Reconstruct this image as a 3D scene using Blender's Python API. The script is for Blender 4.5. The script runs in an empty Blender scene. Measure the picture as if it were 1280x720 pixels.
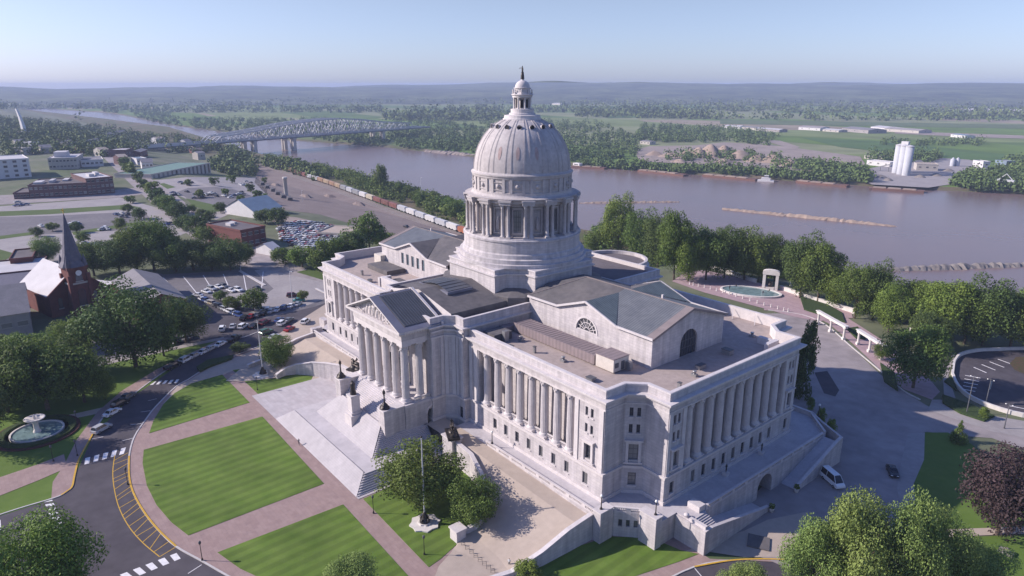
import bpy, math, random
import numpy as np
from mathutils import Vector, Matrix
R_ = random.Random(7)
scene = bpy.context.scene
col = scene.collection
rad = math.radians
# ---------------------------------------------------------------- camera model (also turns measured picture points into world points)
FOC = 853.; PIT = rad(16.6); TH = rad(50.8); CAM = (134.6, -113.1, 80.)
FW = (-math.sin(TH), math.cos(TH)); RT = (math.cos(TH), math.sin(TH))
def ray(px, py):
    u = px-640; v = py-360
    D = FOC*math.sin(PIT)+v*math.cos(PIT); F = FOC*math.cos(PIT)-v*math.sin(PIT)
    return (FW[0]*F+RT[0]*u, FW[1]*F+RT[1]*u, -D)
def at(px, py, z=0.):
    r = ray(px, py); t = (z-CAM[2])/r[2]
    return Vector((CAM[0]+t*r[0], CAM[1]+t*r[1], z))
def depth(p):
    dx, dy, dz = p[0]-CAM[0], p[1]-CAM[1], p[2]-CAM[2]
    F = dx*FW[0]+dy*FW[1]
    return F*math.cos(PIT)-dz*math.sin(PIT)
def projy(x, y, z):
    F = (x-CAM[0])*FW[0]+(y-CAM[1])*FW[1]
    return 360-FOC*(F*math.sin(PIT)+(z-CAM[2])*math.cos(PIT))/(F*math.cos(PIT)-(z-CAM[2])*math.sin(PIT))
def top_z(x, y, py):
    F = (x-CAM[0])*FW[0]+(y-CAM[1])*FW[1]; k = (360-py)/FOC
    # k*(F c - d s) = F s + d c
    return CAM[2]+F*(k*math.cos(PIT)-math.sin(PIT))/(math.cos(PIT)+k*math.sin(PIT))
def lerp_tab(tab, x):
    if x <= tab[0][0]: return tab[0][1]
    for (a, b), (c, d) in zip(tab, tab[1:]):
        if x <= c: return b+(d-b)*(x-a)/(c-a)
    return tab[-1][1]
SB = [(-9000,-600),(-5000,-60),(-3500,160),(-2200,285),(-1650,325),(-1060,275),(-870,260),(-600,250),(-467,240),(-326,228),(-187,240),(-84,262),(0,266),(45,276),(130,296),(300,340),(900,420),(3000,600)]
NB = [(-9000,0),(-5000,150),(-3450,330),(-2944,420),(-2422,395),(-1831,378),(-1465,422),(-1260,420),(-1152,454),(-979,498),(-851,510),(-741,520),(-541,559),(-393,602),(-308,635),(-237,658),(-156,689),(-75,735),(300,850),(900,960),(3000,1300)]
def height(x, y):
    sb = lerp_tab(SB, x)
    if y > sb: return -28.0 if y < lerp_tab(NB, x) else -25.0
    def prof(pts):
        return lerp_tab(pts, y)
    if sb-25 > 150:
        w = prof([(50,0),(140,-15),(max(145,sb-25),-15),(sb,-28)])
    else:
        w = prof([(sb-120,0),(sb-25,-15),(sb,-28)])
    e = prof([(150,0),(sb,-28)])
    t = min(1, max(0, (x+95)/40))
    return w*(1-t)+e*t
def tp(px, py):
    r = ray(px, py); lo = 0.; hi = (-28-CAM[2])/r[2]
    n = 400; prev = 0
    for i in range(1, n+1):
        t = hi*i/n
        if CAM[2]+t*r[2] <= height(CAM[0]+t*r[0], CAM[1]+t*r[1]): hi = t; lo = prev; break
        prev = t
    for _ in range(30):
        m = (lo+hi)/2
        if CAM[2]+m*r[2] <= height(CAM[0]+m*r[0], CAM[1]+m*r[1]): hi = m
        else: lo = m
    return Vector((CAM[0]+hi*r[0], CAM[1]+hi*r[1], CAM[2]+hi*r[2]))
# ---------------------------------------------------------------- materials
def mat(name, colr, rough=.8, var=.0, scale=1., spec=.3, col2=None, bump=0., bscale=None, metal=0., objcol=False, detail=4, island=0., stripes=None, transl=0., noise2=None):
    m = bpy.data.materials.new(name); m.use_nodes = True
    nt = m.node_tree; N = nt.nodes; L = nt.links
    b = N['Principled BSDF']; b.inputs['Roughness'].default_value = rough
    b.inputs['Specular IOR Level'].default_value = spec; b.inputs['Metallic'].default_value = metal
    c = tuple(colr)+(1,)
    b.inputs['Base Color'].default_value = c
    geo = N.new('ShaderNodeNewGeometry')
    out = None
    if objcol:
        oi = N.new('ShaderNodeObjectInfo'); out = oi.outputs['Color']
    if var > 0 or col2:
        ns = N.new('ShaderNodeTexNoise'); ns.inputs['Scale'].default_value = scale; ns.inputs['Detail'].default_value = detail
        ns.inputs['Roughness'].default_value = .62
        L.new(geo.outputs['Position'], ns.inputs['Vector'])
        rmp = N.new('ShaderNodeValToRGB'); L.new(ns.outputs['Fac'], rmp.inputs['Fac'])
        e = rmp.color_ramp.elements; e[0].position = .33; e[1].position = .68
        c2 = tuple(col2)+(1,) if col2 else tuple(min(1, x*(1+var)) for x in colr)+(1,)
        c1 = c if col2 else tuple(x*(1-var) for x in colr)+(1,)
        e[0].color = c1; e[1].color = c2
        if out is None: out = rmp.outputs['Color']
    if noise2:      # (scale, amount): a second, larger mottling
        n2 = N.new('ShaderNodeTexNoise'); n2.inputs['Scale'].default_value = noise2[0]; n2.inputs['Detail'].default_value = 3
        L.new(geo.outputs['Position'], n2.inputs['Vector'])
        mr = N.new('ShaderNodeMapRange'); mr.inputs[1].default_value = .3; mr.inputs[2].default_value = .7
        mr.inputs[3].default_value = 1-noise2[1]; mr.inputs[4].default_value = 1+noise2[1]; L.new(n2.outputs['Fac'], mr.inputs[0])
        vm = N.new('ShaderNodeVectorMath'); vm.operation = 'SCALE'; L.new(mr.outputs[0], vm.inputs['Scale'])
        if out is None:
            vm.inputs[0].default_value = colr
        else: L.new(out, vm.inputs[0])
        out = vm.outputs[0]
    if stripes:     # (direction xy, period, amount)
        (sx, sy), per, amt = stripes
        dp = N.new('ShaderNodeVectorMath'); dp.operation = 'DOT_PRODUCT'; dp.inputs[1].default_value = (sx, sy, 0)
        L.new(geo.outputs['Position'], dp.inputs[0])
        ml = N.new('ShaderNodeMath'); ml.operation = 'MULTIPLY'; ml.inputs[1].default_value = 2*math.pi/per; L.new(dp.outputs['Value'], ml.inputs[0])
        sn = N.new('ShaderNodeMath'); sn.operation = 'SINE'; L.new(ml.outputs[0], sn.inputs[0])
        mr = N.new('ShaderNodeMapRange'); mr.inputs[1].default_value = -.5; mr.inputs[2].default_value = .5
        mr.inputs[3].default_value = 1-amt; mr.inputs[4].default_value = 1+amt; L.new(sn.outputs[0], mr.inputs[0])
        vm = N.new('ShaderNodeVectorMath'); vm.operation = 'SCALE'; L.new(mr.outputs[0], vm.inputs['Scale'])
        if out is None: vm.inputs[0].default_value = colr
        else: L.new(out, vm.inputs[0])
        out = vm.outputs[0]
    if island > 0:
        hs = N.new('ShaderNodeHueSaturation')
        mr = N.new('ShaderNodeMapRange'); mr.inputs[3].default_value = 1-island; mr.inputs[4].default_value = 1+island
        L.new(geo.outputs['Random Per Island'], mr.inputs[0]); L.new(mr.outputs[0], hs.inputs['Value'])
        oi = N.new('ShaderNodeObjectInfo')
        mh = N.new('ShaderNodeMapRange'); mh.inputs[3].default_value = .485; mh.inputs[4].default_value = .512
        L.new(oi.outputs['Random'], mh.inputs[0]); L.new(mh.outputs[0], hs.inputs['Hue'])
        if out is None: hs.inputs['Color'].default_value = c
        else: L.new(out, hs.inputs['Color'])
        out = hs.outputs['Color']
    if out is not None: L.new(out, b.inputs['Base Color'])
    if bump > 0:
        nb = N.new('ShaderNodeTexNoise'); nb.inputs['Scale'].default_value = bscale or scale*4; nb.inputs['Detail'].default_value = 4
        L.new(geo.outputs['Position'], nb.inputs['Vector'])
        bp = N.new('ShaderNodeBump'); bp.inputs['Strength'].default_value = 1.; bp.inputs['Distance'].default_value = bump
        L.new(nb.outputs['Fac'], bp.inputs['Height']); L.new(bp.outputs['Normal'], b.inputs['Normal'])
    if transl > 0:
        b.inputs['Subsurface Weight'].default_value = 0
        tr = N.new('ShaderNodeBsdfTranslucent'); mx = N.new('ShaderNodeMixShader'); mx.inputs[0].default_value = transl
        if out is not None: L.new(out, tr.inputs['Color'])
        else: tr.inputs['Color'].default_value = c
        o = N['Material Output']; L.new(b.outputs[0], mx.inputs[1]); L.new(tr.outputs[0], mx.inputs[2]); L.new(mx.outputs[0], o.inputs['Surface'])
    return m
def stone_mat(name, base, dark, joint=.12):
    """ashlar limestone: mottled blocks with thin joints on vertical faces, streaks of weather"""
    m = mat(name, base, .85, col2=dark, scale=.35, noise2=(1.6, .035), bump=.01, bscale=3)
    nt = m.node_tree; N = nt.nodes; L = nt.links
    b = N['Principled BSDF']; src = b.inputs['Base Color'].links[0].from_socket
    geo = N.new('ShaderNodeNewGeometry'); sp = N.new('ShaderNodeSeparateXYZ'); L.new(geo.outputs['Position'], sp.inputs[0])
    ad = N.new('ShaderNodeMath'); ad.operation = 'ADD'; L.new(sp.outputs[0], ad.inputs[0]); L.new(sp.outputs[1], ad.inputs[1])
    cb = N.new('ShaderNodeCombineXYZ'); L.new(ad.outputs[0], cb.inputs[0]); L.new(sp.outputs[2], cb.inputs[1])
    br = N.new('ShaderNodeTexBrick'); L.new(cb.outputs[0], br.inputs['Vector'])
    br.inputs['Scale'].default_value = 1; br.inputs['Brick Width'].default_value = 1.5; br.inputs['Row Height'].default_value = .6
    br.inputs['Mortar Size'].default_value = .018; br.inputs['Mortar Smooth'].default_value = .3
    br.inputs['Color1'].default_value = (1,1,1,1); br.inputs['Color2'].default_value = (.87,.87,.89,1); br.inputs['Mortar'].default_value = (1-joint*3,)*3+(1,)
    mx = N.new('ShaderNodeMix'); mx.data_type = 'RGBA'; mx.blend_type = 'MULTIPLY'; mx.inputs[0].default_value = 1
    L.new(src, mx.inputs[6]); L.new(br.outputs['Color'], mx.inputs[7])
    # vertical weather streaks
    mp = N.new('ShaderNodeMapping'); mp.inputs['Scale'].default_value = (.9,.9,.07); L.new(geo.outputs['Position'], mp.inputs['Vector'])
    ns = N.new('ShaderNodeTexNoise'); ns.inputs['Scale'].default_value = 1.; ns.inputs['Detail'].default_value = 5; L.new(mp.outputs[0], ns.inputs['Vector'])
    mr = N.new('ShaderNodeMapRange'); mr.inputs[1].default_value = .35; mr.inputs[2].default_value = .75; mr.inputs[3].default_value = 1.03; mr.inputs[4].default_value = .72
    L.new(ns.outputs['Fac'], mr.inputs[0])
    vm = N.new('ShaderNodeVectorMath'); vm.operation = 'SCALE'; L.new(mx.outputs[2], vm.inputs[0]); L.new(mr.outputs[0], vm.inputs['Scale'])
    L.new(vm.outputs[0], b.inputs['Base Color'])
    return m
def brick_mat(name, c1, c2, mortar, w=1.2, h=.35, rough=.9):
    m = mat(name, c1, rough, col2=c2, scale=.5)
    nt = m.node_tree; N = nt.nodes; L = nt.links; b = N['Principled BSDF']; src = b.inputs['Base Color'].links[0].from_socket
    geo = N.new('ShaderNodeNewGeometry'); br = N.new('ShaderNodeTexBrick'); L.new(geo.outputs['Position'], br.inputs['Vector'])
    br.inputs['Scale'].default_value = 1; br.inputs['Brick Width'].default_value = w; br.inputs['Row Height'].default_value = h; br.inputs['Mortar Size'].default_value = .03
    br.inputs['Color1'].default_value = (1,1,1,1); br.inputs['Color2'].default_value = (.9,.88,.88,1); br.inputs['Mortar'].default_value = (*mortar,1)
    mx = N.new('ShaderNodeMix'); mx.data_type = 'RGBA'; mx.blend_type = 'MULTIPLY'; mx.inputs[0].default_value = 1
    L.new(src, mx.inputs[6]); L.new(br.outputs['Color'], mx.inputs[7]); L.new(mx.outputs[2], b.inputs['Base Color'])
    return m
M = {}
M['stone'] = stone_mat('limestone_ashlar', (.59,.545,.54), (.50,.46,.465))
M['stone_dome'] = mat('weathered_limestone', (.49,.45,.44), .88, col2=(.385,.35,.35), scale=.28, noise2=(1.4,.10), bump=.015, bscale=2.5, detail=6)
M['stone_plain'] = mat('smooth_limestone', (.60,.555,.55), .85, col2=(.515,.475,.475), scale=.6, noise2=(2.5,.05))
M['step'] = mat('stair_stone', (.54,.50,.51), .88, col2=(.45,.42,.43), scale=.5, noise2=(.15,.05))
M['plaza'] = brick_mat('plaza_stone', (.52,.48,.49), (.44,.41,.42), (.8,.8,.8), 2.2, 1.1)
M['terr'] = mat('terrace_stone', (.50,.47,.48), .9, col2=(.42,.39,.41), scale=.3, noise2=(1.8,.06))
M['roofgravel'] = mat('gravel_roof', (.41,.335,.30), .95, col2=(.315,.26,.24), scale=.07, noise2=(.9,.10), bump=.01, detail=7)
M['copper'] = mat('grey_green_metal_roof', (.145,.152,.162), .5, col2=(.11,.117,.13), scale=.3, noise2=(.8,.1), stripes=((1,0),.62,.16))
M['copperY'] = mat('grey_green_metal_roof_cross', (.135,.16,.16), .5, col2=(.10,.12,.125), scale=.3, noise2=(.8,.1), stripes=((0,1),.62,.16))
M['lead'] = mat('dark_membrane', (.145,.132,.132), .75, col2=(.10,.093,.097), scale=.25, noise2=(.8,.12))
M['ribroof'] = mat('dark_standing_seam', (.085,.09,.105), .45, var=.12, scale=.5)
M['slateblue'] = mat('slate_blue_metal', (.19,.19,.235), .5, col2=(.15,.15,.19), scale=.4)
M['skyl'] = mat('louvred_metal', (.25,.20,.20), .55, col2=(.21,.17,.175), scale=.6, stripes=((1,0),1.1,.09))
M['box'] = mat('cream_metal', (.55,.50,.45), .7, var=.07, scale=1)
M['glass'] = mat('window_glass', (.035,.04,.055), .12, spec=.6, var=.4, scale=.4)
_n = M['glass'].node_tree; _o = _n.nodes.new('ShaderNodeObjectInfo'); _r = _n.nodes.new('ShaderNodeValToRGB'); _r.color_ramp.interpolation = 'CONSTANT'
_e = _r.color_ramp.elements; _e[0].color = (.05,.052,.065,1); _e[1].color = (.26,.25,.245,1); _e[1].position = .86
for _p, _c in ((.3,(.10,.10,.12,1)),(.5,(.04,.043,.055,1)),(.68,(.17,.165,.17,1))): _x = _e.new(_p); _x.color = _c
_n.links.new(_o.outputs['Random'], _r.inputs[0]); _n.links.new(_r.outputs[0], _n.nodes['Principled BSDF'].inputs['Base Color'])
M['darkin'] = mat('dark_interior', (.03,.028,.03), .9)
M['frame'] = mat('window_frame', (.10,.10,.11), .5)
M['bronze'] = mat('dark_bronze', (.045,.038,.035), .45, spec=.5, metal=.5, var=.3, scale=3)
M['asphalt'] = mat('asphalt', (.060,.052,.062), .9, col2=(.090,.08,.09), scale=.09, noise2=(.35,.14), detail=9)
M['asphalt_old'] = mat('old_asphalt', (.13,.12,.13), .92, col2=(.185,.17,.175), scale=.05, noise2=(.6,.1), detail=8)
M['roadpale'] = mat('worn_road', (.245,.215,.215), .92, col2=(.33,.29,.285), scale=.06, noise2=(.25,.14), detail=10)
M['concrete'] = mat('concrete', (.34,.31,.30), .9, col2=(.27,.245,.245), scale=.1, noise2=(.9,.07), detail=7)
M['tan'] = mat('tan_concrete', (.44,.365,.305), .9, col2=(.38,.315,.265), scale=.12, noise2=(.9,.05), detail=7)
M['brick'] = brick_mat('pink_brick_walk', (.36,.26,.235), (.30,.215,.20), (.85,.85,.85), 1.4, .7)
M['brickplaza'] = brick_mat('rose_plaza_brick', (.43,.31,.32), (.36,.26,.28), (.85,.85,.85), 1.6, .8)
M['curb'] = mat('kerb_stone', (.5,.47,.46), .85, var=.1, scale=1)
M['yellow'] = mat('yellow_paint', (.55,.33,.04), .7, var=.1, scale=1.5)
M['white'] = mat('white_paint', (.72,.70,.70), .7, var=.12, scale=1.5)
M['lawn'] = mat('mown_lawn', (.082,.142,.016), .95, col2=(.120,.178,.032), scale=.22, noise2=(.10,.16), stripes=((1,.04),2.6,.11), bump=.03, bscale=5, detail=9)
M['grass'] = mat('rough_grass', (.058,.095,.018), .95, col2=(.085,.12,.030), scale=.08, noise2=(.01,.12), bump=.03, bscale=4, detail=9)
M['grassE'] = mat('park_grass', (.085,.145,.020), .95, col2=(.11,.17,.03), scale=.3, noise2=(.05,.08), bump=.03, bscale=4, detail=8)
M['bed'] = mat('planting_bed', (.05,.065,.02), .95, col2=(.10,.05,.04), scale=1.2, bump=.1, bscale=3)
M['earth'] = mat('town_ground', (.17,.165,.115), .95, col2=(.075,.105,.04), scale=.018, noise2=(.1,.15), detail=10)
M['field'] = None
M['gravel'] = mat('rail_ballast', (.19,.145,.13), .95, col2=(.25,.20,.18), scale=.05, noise2=(.6,.12), detail=9)
M['dirt'] = mat('pale_dirt', (.33,.27,.235), .95, col2=(.25,.205,.18), scale=.03, noise2=(.3,.1), detail=8)
M['sand'] = mat('river_sand', (.36,.275,.22), .95, col2=(.28,.21,.165), scale=.05, noise2=(.5,.08), bump=.3, bscale=.3)
M['rock'] = mat('dike_rock', (.27,.235,.21), .95, col2=(.17,.15,.14), scale=.3, bump=.2, bscale=1)
M['redbrick'] = mat('red_brick', (.17,.065,.055), .9, col2=(.125,.05,.045), scale=.6, stripes=None, noise2=(3,.08))
M['brownbrick'] = mat('brown_brick', (.16,.09,.085), .9, col2=(.12,.07,.068), scale=.5, noise2=(2,.08))
M['cream'] = mat('cream_wall', (.46,.42,.38), .85, var=.07, scale=.4)
M['whitewall'] = mat('white_panel', (.62,.60,.60), .8, var=.06, scale=.4)
M['greyroof'] = mat('grey_shingle', (.24,.225,.235), .9, col2=(.19,.18,.19), scale=.3, noise2=(2,.06))
M['darkroof'] = mat('tar_roof', (.11,.095,.10), .9, col2=(.15,.13,.135), scale=.15, noise2=(1,.08))
M['paleroof'] = mat('pale_membrane_roof', (.50,.48,.49), .8, var=.08, scale=.2)
M['greenroof'] = mat('green_metal_roof', (.16,.25,.20), .6, var=.1, scale=.3)
M['blueroof'] = mat('blue_metal_roof', (.20,.26,.32), .55, var=.1, scale=.3)
M['slate'] = mat('slate', (.10,.095,.125), .7, col2=(.14,.13,.16), scale=1)
M['leaf'] = mat('leaf_mid', (.140,.195,.040), .7, col2=(.098,.152,.030), scale=.14, island=.42, transl=.3)
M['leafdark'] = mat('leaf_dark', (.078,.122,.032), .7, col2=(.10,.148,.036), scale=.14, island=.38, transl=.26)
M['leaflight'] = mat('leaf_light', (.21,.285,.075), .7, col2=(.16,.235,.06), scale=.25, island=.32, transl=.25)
M['leafbright'] = mat('leaf_bright', (.175,.245,.044), .7, col2=(.13,.20,.034), scale=.25, island=.3, transl=.25)
M['leafpurple'] = mat('leaf_purple', (.075,.045,.045), .7, col2=(.05,.035,.034), scale=.25, island=.3, transl=.15)
M['leaffar'] = mat('leaf_far', (.082,.122,.034), .8, col2=(.125,.168,.048), scale=.02, island=.28)
M['bark'] = mat('bark', (.11,.085,.065), .95, var=.3, scale=2)
M['deadwood'] = mat('bleached_wood', (.32,.29,.26), .95, var=.2, scale=2)
M['carpaint'] = mat('car_paint', (.5,.5,.5), .25, spec=.6, objcol=True)
M['carglass'] = mat('car_glass', (.02,.022,.03), .08, spec=.7)
M['tyre'] = mat('tyre_rubber', (.02,.02,.02), .9)
M['chrome'] = mat('grey_metal', (.35,.35,.36), .35, metal=.6)
M['lampglow'] = mat('frosted_globe', (.75,.73,.70), .35)
M['redlamp'] = mat('red_lens', (.3,.02,.02), .3)
M['rusthull'] = mat('rusty_hull', (.20,.10,.075), .8, col2=(.13,.08,.07), scale=.1)
M['steel'] = mat('bridge_steel', (.42,.43,.45), .6, var=.1, scale=.1)
M['metalpole'] = mat('galvanised_pole', (.5,.5,.51), .45, var=.05, scale=1)
M['pierconc'] = mat('pier_concrete', (.46,.43,.40), .9, var=.12, scale=.1)
M['objpaint'] = mat('painted_steel', (.5,.5,.5), .6, objcol=True)
M['cloth'] = mat('cloth', (.3,.3,.3), .9, objcol=True)
M['skin'] = mat('skin', (.42,.26,.2), .6)
M['hair'] = mat('hair', (.05,.035,.03), .8)
M['stain'] = mat('rust_streak_stone', (.40,.30,.285), .9, var=.15, scale=1)
M['pool'] = mat('pool_water', (.17,.25,.26), .2, spec=.5, var=.25, scale=.5)
M['lime'] = mat('white_lime_stone', (.62,.58,.55), .85, var=.08, scale=.8)
M['siloc'] = mat('silo_concrete', (.47,.475,.51), .8, var=.06, scale=.2)
# river water: brown, glossy enough to mirror the pale sky
M['water'] = mat('river_water', (.205,.14,.125), .25, spec=.5, col2=(.165,.12,.115), scale=.006, bump=.05, bscale=.10, detail=6)
# ---------------------------------------------------------------- mesh builder
class MB:
    def __init__(s): s.v = []; s.f = []; s.m = []; s.sm = []; s.mats = []
    def mi(s, m):
        if m is None: return 0
        if m not in s.mats: s.mats.append(m)
        return s.mats.index(m)
    def face(s, pts, m=None, smooth=False):
        n = len(s.v); s.v += [tuple(p) for p in pts]; s.f.append(tuple(range(n, n+len(pts)))); s.m.append(s.mi(m)); s.sm.append(smooth)
    def box(s, x0, y0, z0, x1, y1, z1, m=None, T=None):
        P = [(x0,y0,z0),(x1,y0,z0),(x1,y1,z0),(x0,y1,z0),(x0,y0,z1),(x1,y0,z1),(x1,y1,z1),(x0,y1,z1)]
        if T: P = [T(p) for p in P]
        n = len(s.v); s.v += [tuple(p) for p in P]
        for f in ((0,3,2,1),(4,5,6,7),(0,1,5,4),(1,2,6,5),(2,3,7,6),(3,0,4,7)): s.f.append(tuple(n+i for i in f)); s.m.append(s.mi(m)); s.sm.append(False)
    def prism(s, poly, z0, z1, m=None, mtop=None, bottom=False):
        """vertical prism over a plan polygon; z1 may be a function of the point"""
        f1 = z1 if callable(z1) else (lambda p: z1)
        f0 = z0 if callable(z0) else (lambda p: z0)
        n = len(s.v); k = len(poly)
        s.v += [(p[0],p[1],f0(p)) for p in poly]+[(p[0],p[1],f1(p)) for p in poly]
        for i in range(k): j = (i+1)%k; s.f.append((n+i,n+j,n+k+j,n+k+i)); s.m.append(s.mi(m)); s.sm.append(False)
        s.f.append(tuple(n+k+i for i in range(k))); s.m.append(s.mi(mtop or m)); s.sm.append(False)
        if bottom: s.f.append(tuple(n+k-1-i for i in range(k))); s.m.append(s.mi(m)); s.sm.append(False)
    def lathe(s, prof, c, m=None, seg=24, a0=0, a1=None, smooth=True, capb=False, capt=True):
        full = a1 is None; a1 = a0+2*math.pi if full else a1
        ns = seg if full else seg+1; n = len(s.v)
        for (r, z) in prof:
            for i in range(ns):
                a = a0+(a1-a0)*i/seg; s.v.append((c[0]+r*math.cos(a), c[1]+r*math.sin(a), c[2]+z))
        for j in range(len(prof)-1):
            for i in range(seg):
                k = (i+1)%ns
                s.f.append((n+j*ns+i,n+j*ns+k,n+(j+1)*ns+k,n+(j+1)*ns+i)); s.m.append(s.mi(m))
                # short steps flat, long shafts smooth
                s.sm.append(smooth)
        if full and capt: s.f.append(tuple(n+(len(prof)-1)*ns+i for i in range(ns))); s.m.append(s.mi(m)); s.sm.append(False)
        if full and capb: s.f.append(tuple(n+ns-1-i for i in range(ns))); s.m.append(s.mi(m)); s.sm.append(False)
    def tube(s, a, b, r0, r1=None, m=None, seg=8, cap=True):
        a = Vector(a); b = Vector(b); r1 = r0 if r1 is None else r1
        d = (b-a).normalized(); u = d.orthogonal().normalized(); w = d.cross(u); n = len(s.v)
        for (p, r) in ((a, r0), (b, r1)):
            for i in range(seg):
                t = 2*math.pi*i/seg; s.v.append(tuple(p+u*(r*math.cos(t))+w*(r*math.sin(t))))
        for i in range(seg): k = (i+1)%seg; s.f.append((n+i,n+k,n+seg+k,n+seg+i)); s.m.append(s.mi(m)); s.sm.append(True)
        if cap:
            s.f.append(tuple(n+seg+i for i in range(seg))); s.m.append(s.mi(m)); s.sm.append(False)
            s.f.append(tuple(n+seg-1-i for i in range(seg))); s.m.append(s.mi(m)); s.sm.append(False)
    def beam(s, a, b, w, h, m=None):
        a = Vector(a); b = Vector(b); d = (b-a).normalized(); up = Vector((0,0,1))
        if abs(d.z) > .95: up = Vector((1,0,0))
        u = d.cross(up).normalized()*w/2; v = u.cross(d).normalized()*h/2
        n = len(s.v)
        for p in (a, b): s.v += [tuple(p-u-v), tuple(p+u-v), tuple(p+u+v), tuple(p-u+v)]
        for f in ((0,1,2,3),(7,6,5,4),(0,4,5,1),(1,5,6,2),(2,6,7,3),(3,7,4,0)): s.f.append(tuple(n+i for i in f)); s.m.append(s.mi(m)); s.sm.append(False)
    def ball(s, c, rx, ry, rz, m=None, seg=12, rings=8, z0=-1.):
        pr = []
        n = len(s.v)
        for j in range(rings+1):
            t = -math.pi/2+math.pi*j/rings
            for i in range(seg):
                a = 2*math.pi*i/seg; s.v.append((c[0]+rx*math.cos(t)*math.cos(a), c[1]+ry*math.cos(t)*math.sin(a), c[2]+rz*max(z0, math.sin(t))))
        for j in range(rings):
            for i in range(seg): k = (i+1)%seg; s.f.append((n+j*seg+i,n+j*seg+k,n+(j+1)*seg+k,n+(j+1)*seg+i)); s.m.append(s.mi(m)); s.sm.append(True)
    def build(s, name, m=None, parent=None, **kw):
        me = bpy.data.meshes.new(name)
        me.from_pydata(s.v, [], s.f)
        mats = s.mats if s.mats else ([m] if m else [])
        if m and s.mats and m not in s.mats: pass
        for x in mats: me.materials.append(x)
        me.polygons.foreach_set('material_index', s.m); me.polygons.foreach_set('use_smooth', s.sm)
        me.validate(); me.update()
        o = bpy.data.objects.new(name, me); col.objects.link(o)
        if parent: o.parent = parent
        tag(o, **kw)
        return o
def tag(o, label=None, cat=None, group=None, kind=None):
    if label: o['label'] = label
    if cat: o['category'] = cat
    if group: o['group'] = group
    if kind: o['kind'] = kind
    return o
def empty(name, loc, rz=0, **kw):
    o = bpy.data.objects.new(name, None); col.objects.link(o); o.location = loc; o.rotation_euler = (0,0,rz); o.empty_display_size = .5
    return tag(o, **kw)
def copy_tree(o, loc=None, rz=None, scale=None, label=None, group=None, color=None):
    def cp(s, par):
        c = s.copy(); col.objects.link(c)
        if par: c.parent = par
        if color is not None: c.color = color
        for ch in list(s.children): cp(ch, c)
        return c
    kids = list(o.children)
    c = cp(o, None)
    if loc is not None: c.location = loc
    if rz is not None: c.rotation_euler = (0,0,rz)
    if scale is not None: c.scale = (scale,)*3 if not isinstance(scale, tuple) else scale
    if label: c['label'] = label
    if group: c['group'] = group
    elif group == '' and 'group' in c: del c['group']
    return c
def setcolor(o, c):
    o.color = c
    for ch in o.children: setcolor(ch, c)
def ORD(i): return ['first','second','third','fourth','fifth','sixth','seventh','eighth','ninth','tenth','eleventh','twelfth','thirteenth','fourteenth','fifteenth','sixteenth','seventeenth','eighteenth','nineteenth','twentieth','twenty-first','twenty-second','twenty-third','twenty-fourth','twenty-fifth','twenty-sixth','twenty-seventh','twenty-eighth','twenty-ninth','thirtieth'][i]
# ================================================================ world, camera, light
SUN_AZ = math.atan2(-.74, -.67)      # direction in plan towards the sun (south-west)
SUN_EL = rad(30)
w = bpy.data.worlds.new('World'); scene.world = w; w.use_nodes = True
wn = w.node_tree; bgn = wn.nodes['Background']
sky = wn.nodes.new('ShaderNodeTexSky'); sky.sky_type = 'NISHITA'; sky.sun_disc = False
sky.sun_elevation = SUN_EL; sky.sun_rotation = math.pi/2-SUN_AZ; sky.air_density = 1.1; sky.dust_density = .7; sky.ozone_density = 3.5; sky.altitude = 200
tc = wn.nodes.new('ShaderNodeTexCoord'); sx = wn.nodes.new('ShaderNodeSeparateXYZ'); wn.links.new(tc.outputs['Generated'], sx.inputs[0])
rp = wn.nodes.new('ShaderNodeValToRGB'); wn.links.new(sx.outputs[2], rp.inputs[0])
el = rp.color_ramp.elements; el[0].position = 0.; el[0].color = (.84,.97,1.68,1); el[1].position = .16; el[1].color = (1.13,.90,.88,1)
q_ = el.new(.55); q_.color = (.74,.84,1.27,1); q_ = el.new(.05); q_.color = (.92,.94,1.36,1)
mm = wn.nodes.new('ShaderNodeMix'); mm.data_type = 'RGBA'; mm.blend_type = 'MULTIPLY'; mm.inputs[0].default_value = 1; mm.clamp_result = False
wn.links.new(sky.outputs[0], mm.inputs[6]); wn.links.new(rp.outputs[0], mm.inputs[7]); wn.links.new(mm.outputs[2], bgn.inputs['Color']); bgn.inputs['Strength'].default_value = .105
sd = bpy.data.lights.new('sun', 'SUN'); sd.energy = 4.8; sd.angle = rad(.55); sd.color = (1.,.90,.83)
so = bpy.data.objects.new('sun', sd); col.objects.link(so)
dv = Vector((math.cos(SUN_AZ)*math.cos(SUN_EL), math.sin(SUN_AZ)*math.cos(SUN_EL), math.sin(SUN_EL)))
so.rotation_euler = dv.to_track_quat('Z','Y').to_euler(); so.location = (0,-200,300)
cd = bpy.data.cameras.new('camera'); cam = bpy.data.objects.new('camera', cd); col.objects.link(cam)
cam.location = CAM; cam.rotation_euler = (math.pi/2-PIT, 0, TH)
cd.sensor_width = 36; cd.lens = 36*FOC/1280; cd.clip_start = .5; cd.clip_end = 60000
scene.camera = cam
scene.view_settings.view_transform = 'Standard'; scene.view_settings.look = 'None'; scene.view_settings.exposure = 0.44; scene.view_settings.gamma = 1
scene.cycles.volume_bounces = 0; scene.cycles.max_bounces = 6; scene.cycles.diffuse_bounces = 3; scene.cycles.glossy_bounces = 2
scene.cycles.transparent_max_bounces = 6; scene.cycles.caustics_reflective = False; scene.cycles.caustics_refractive = False
scene.cycles.use_denoising = True
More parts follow.
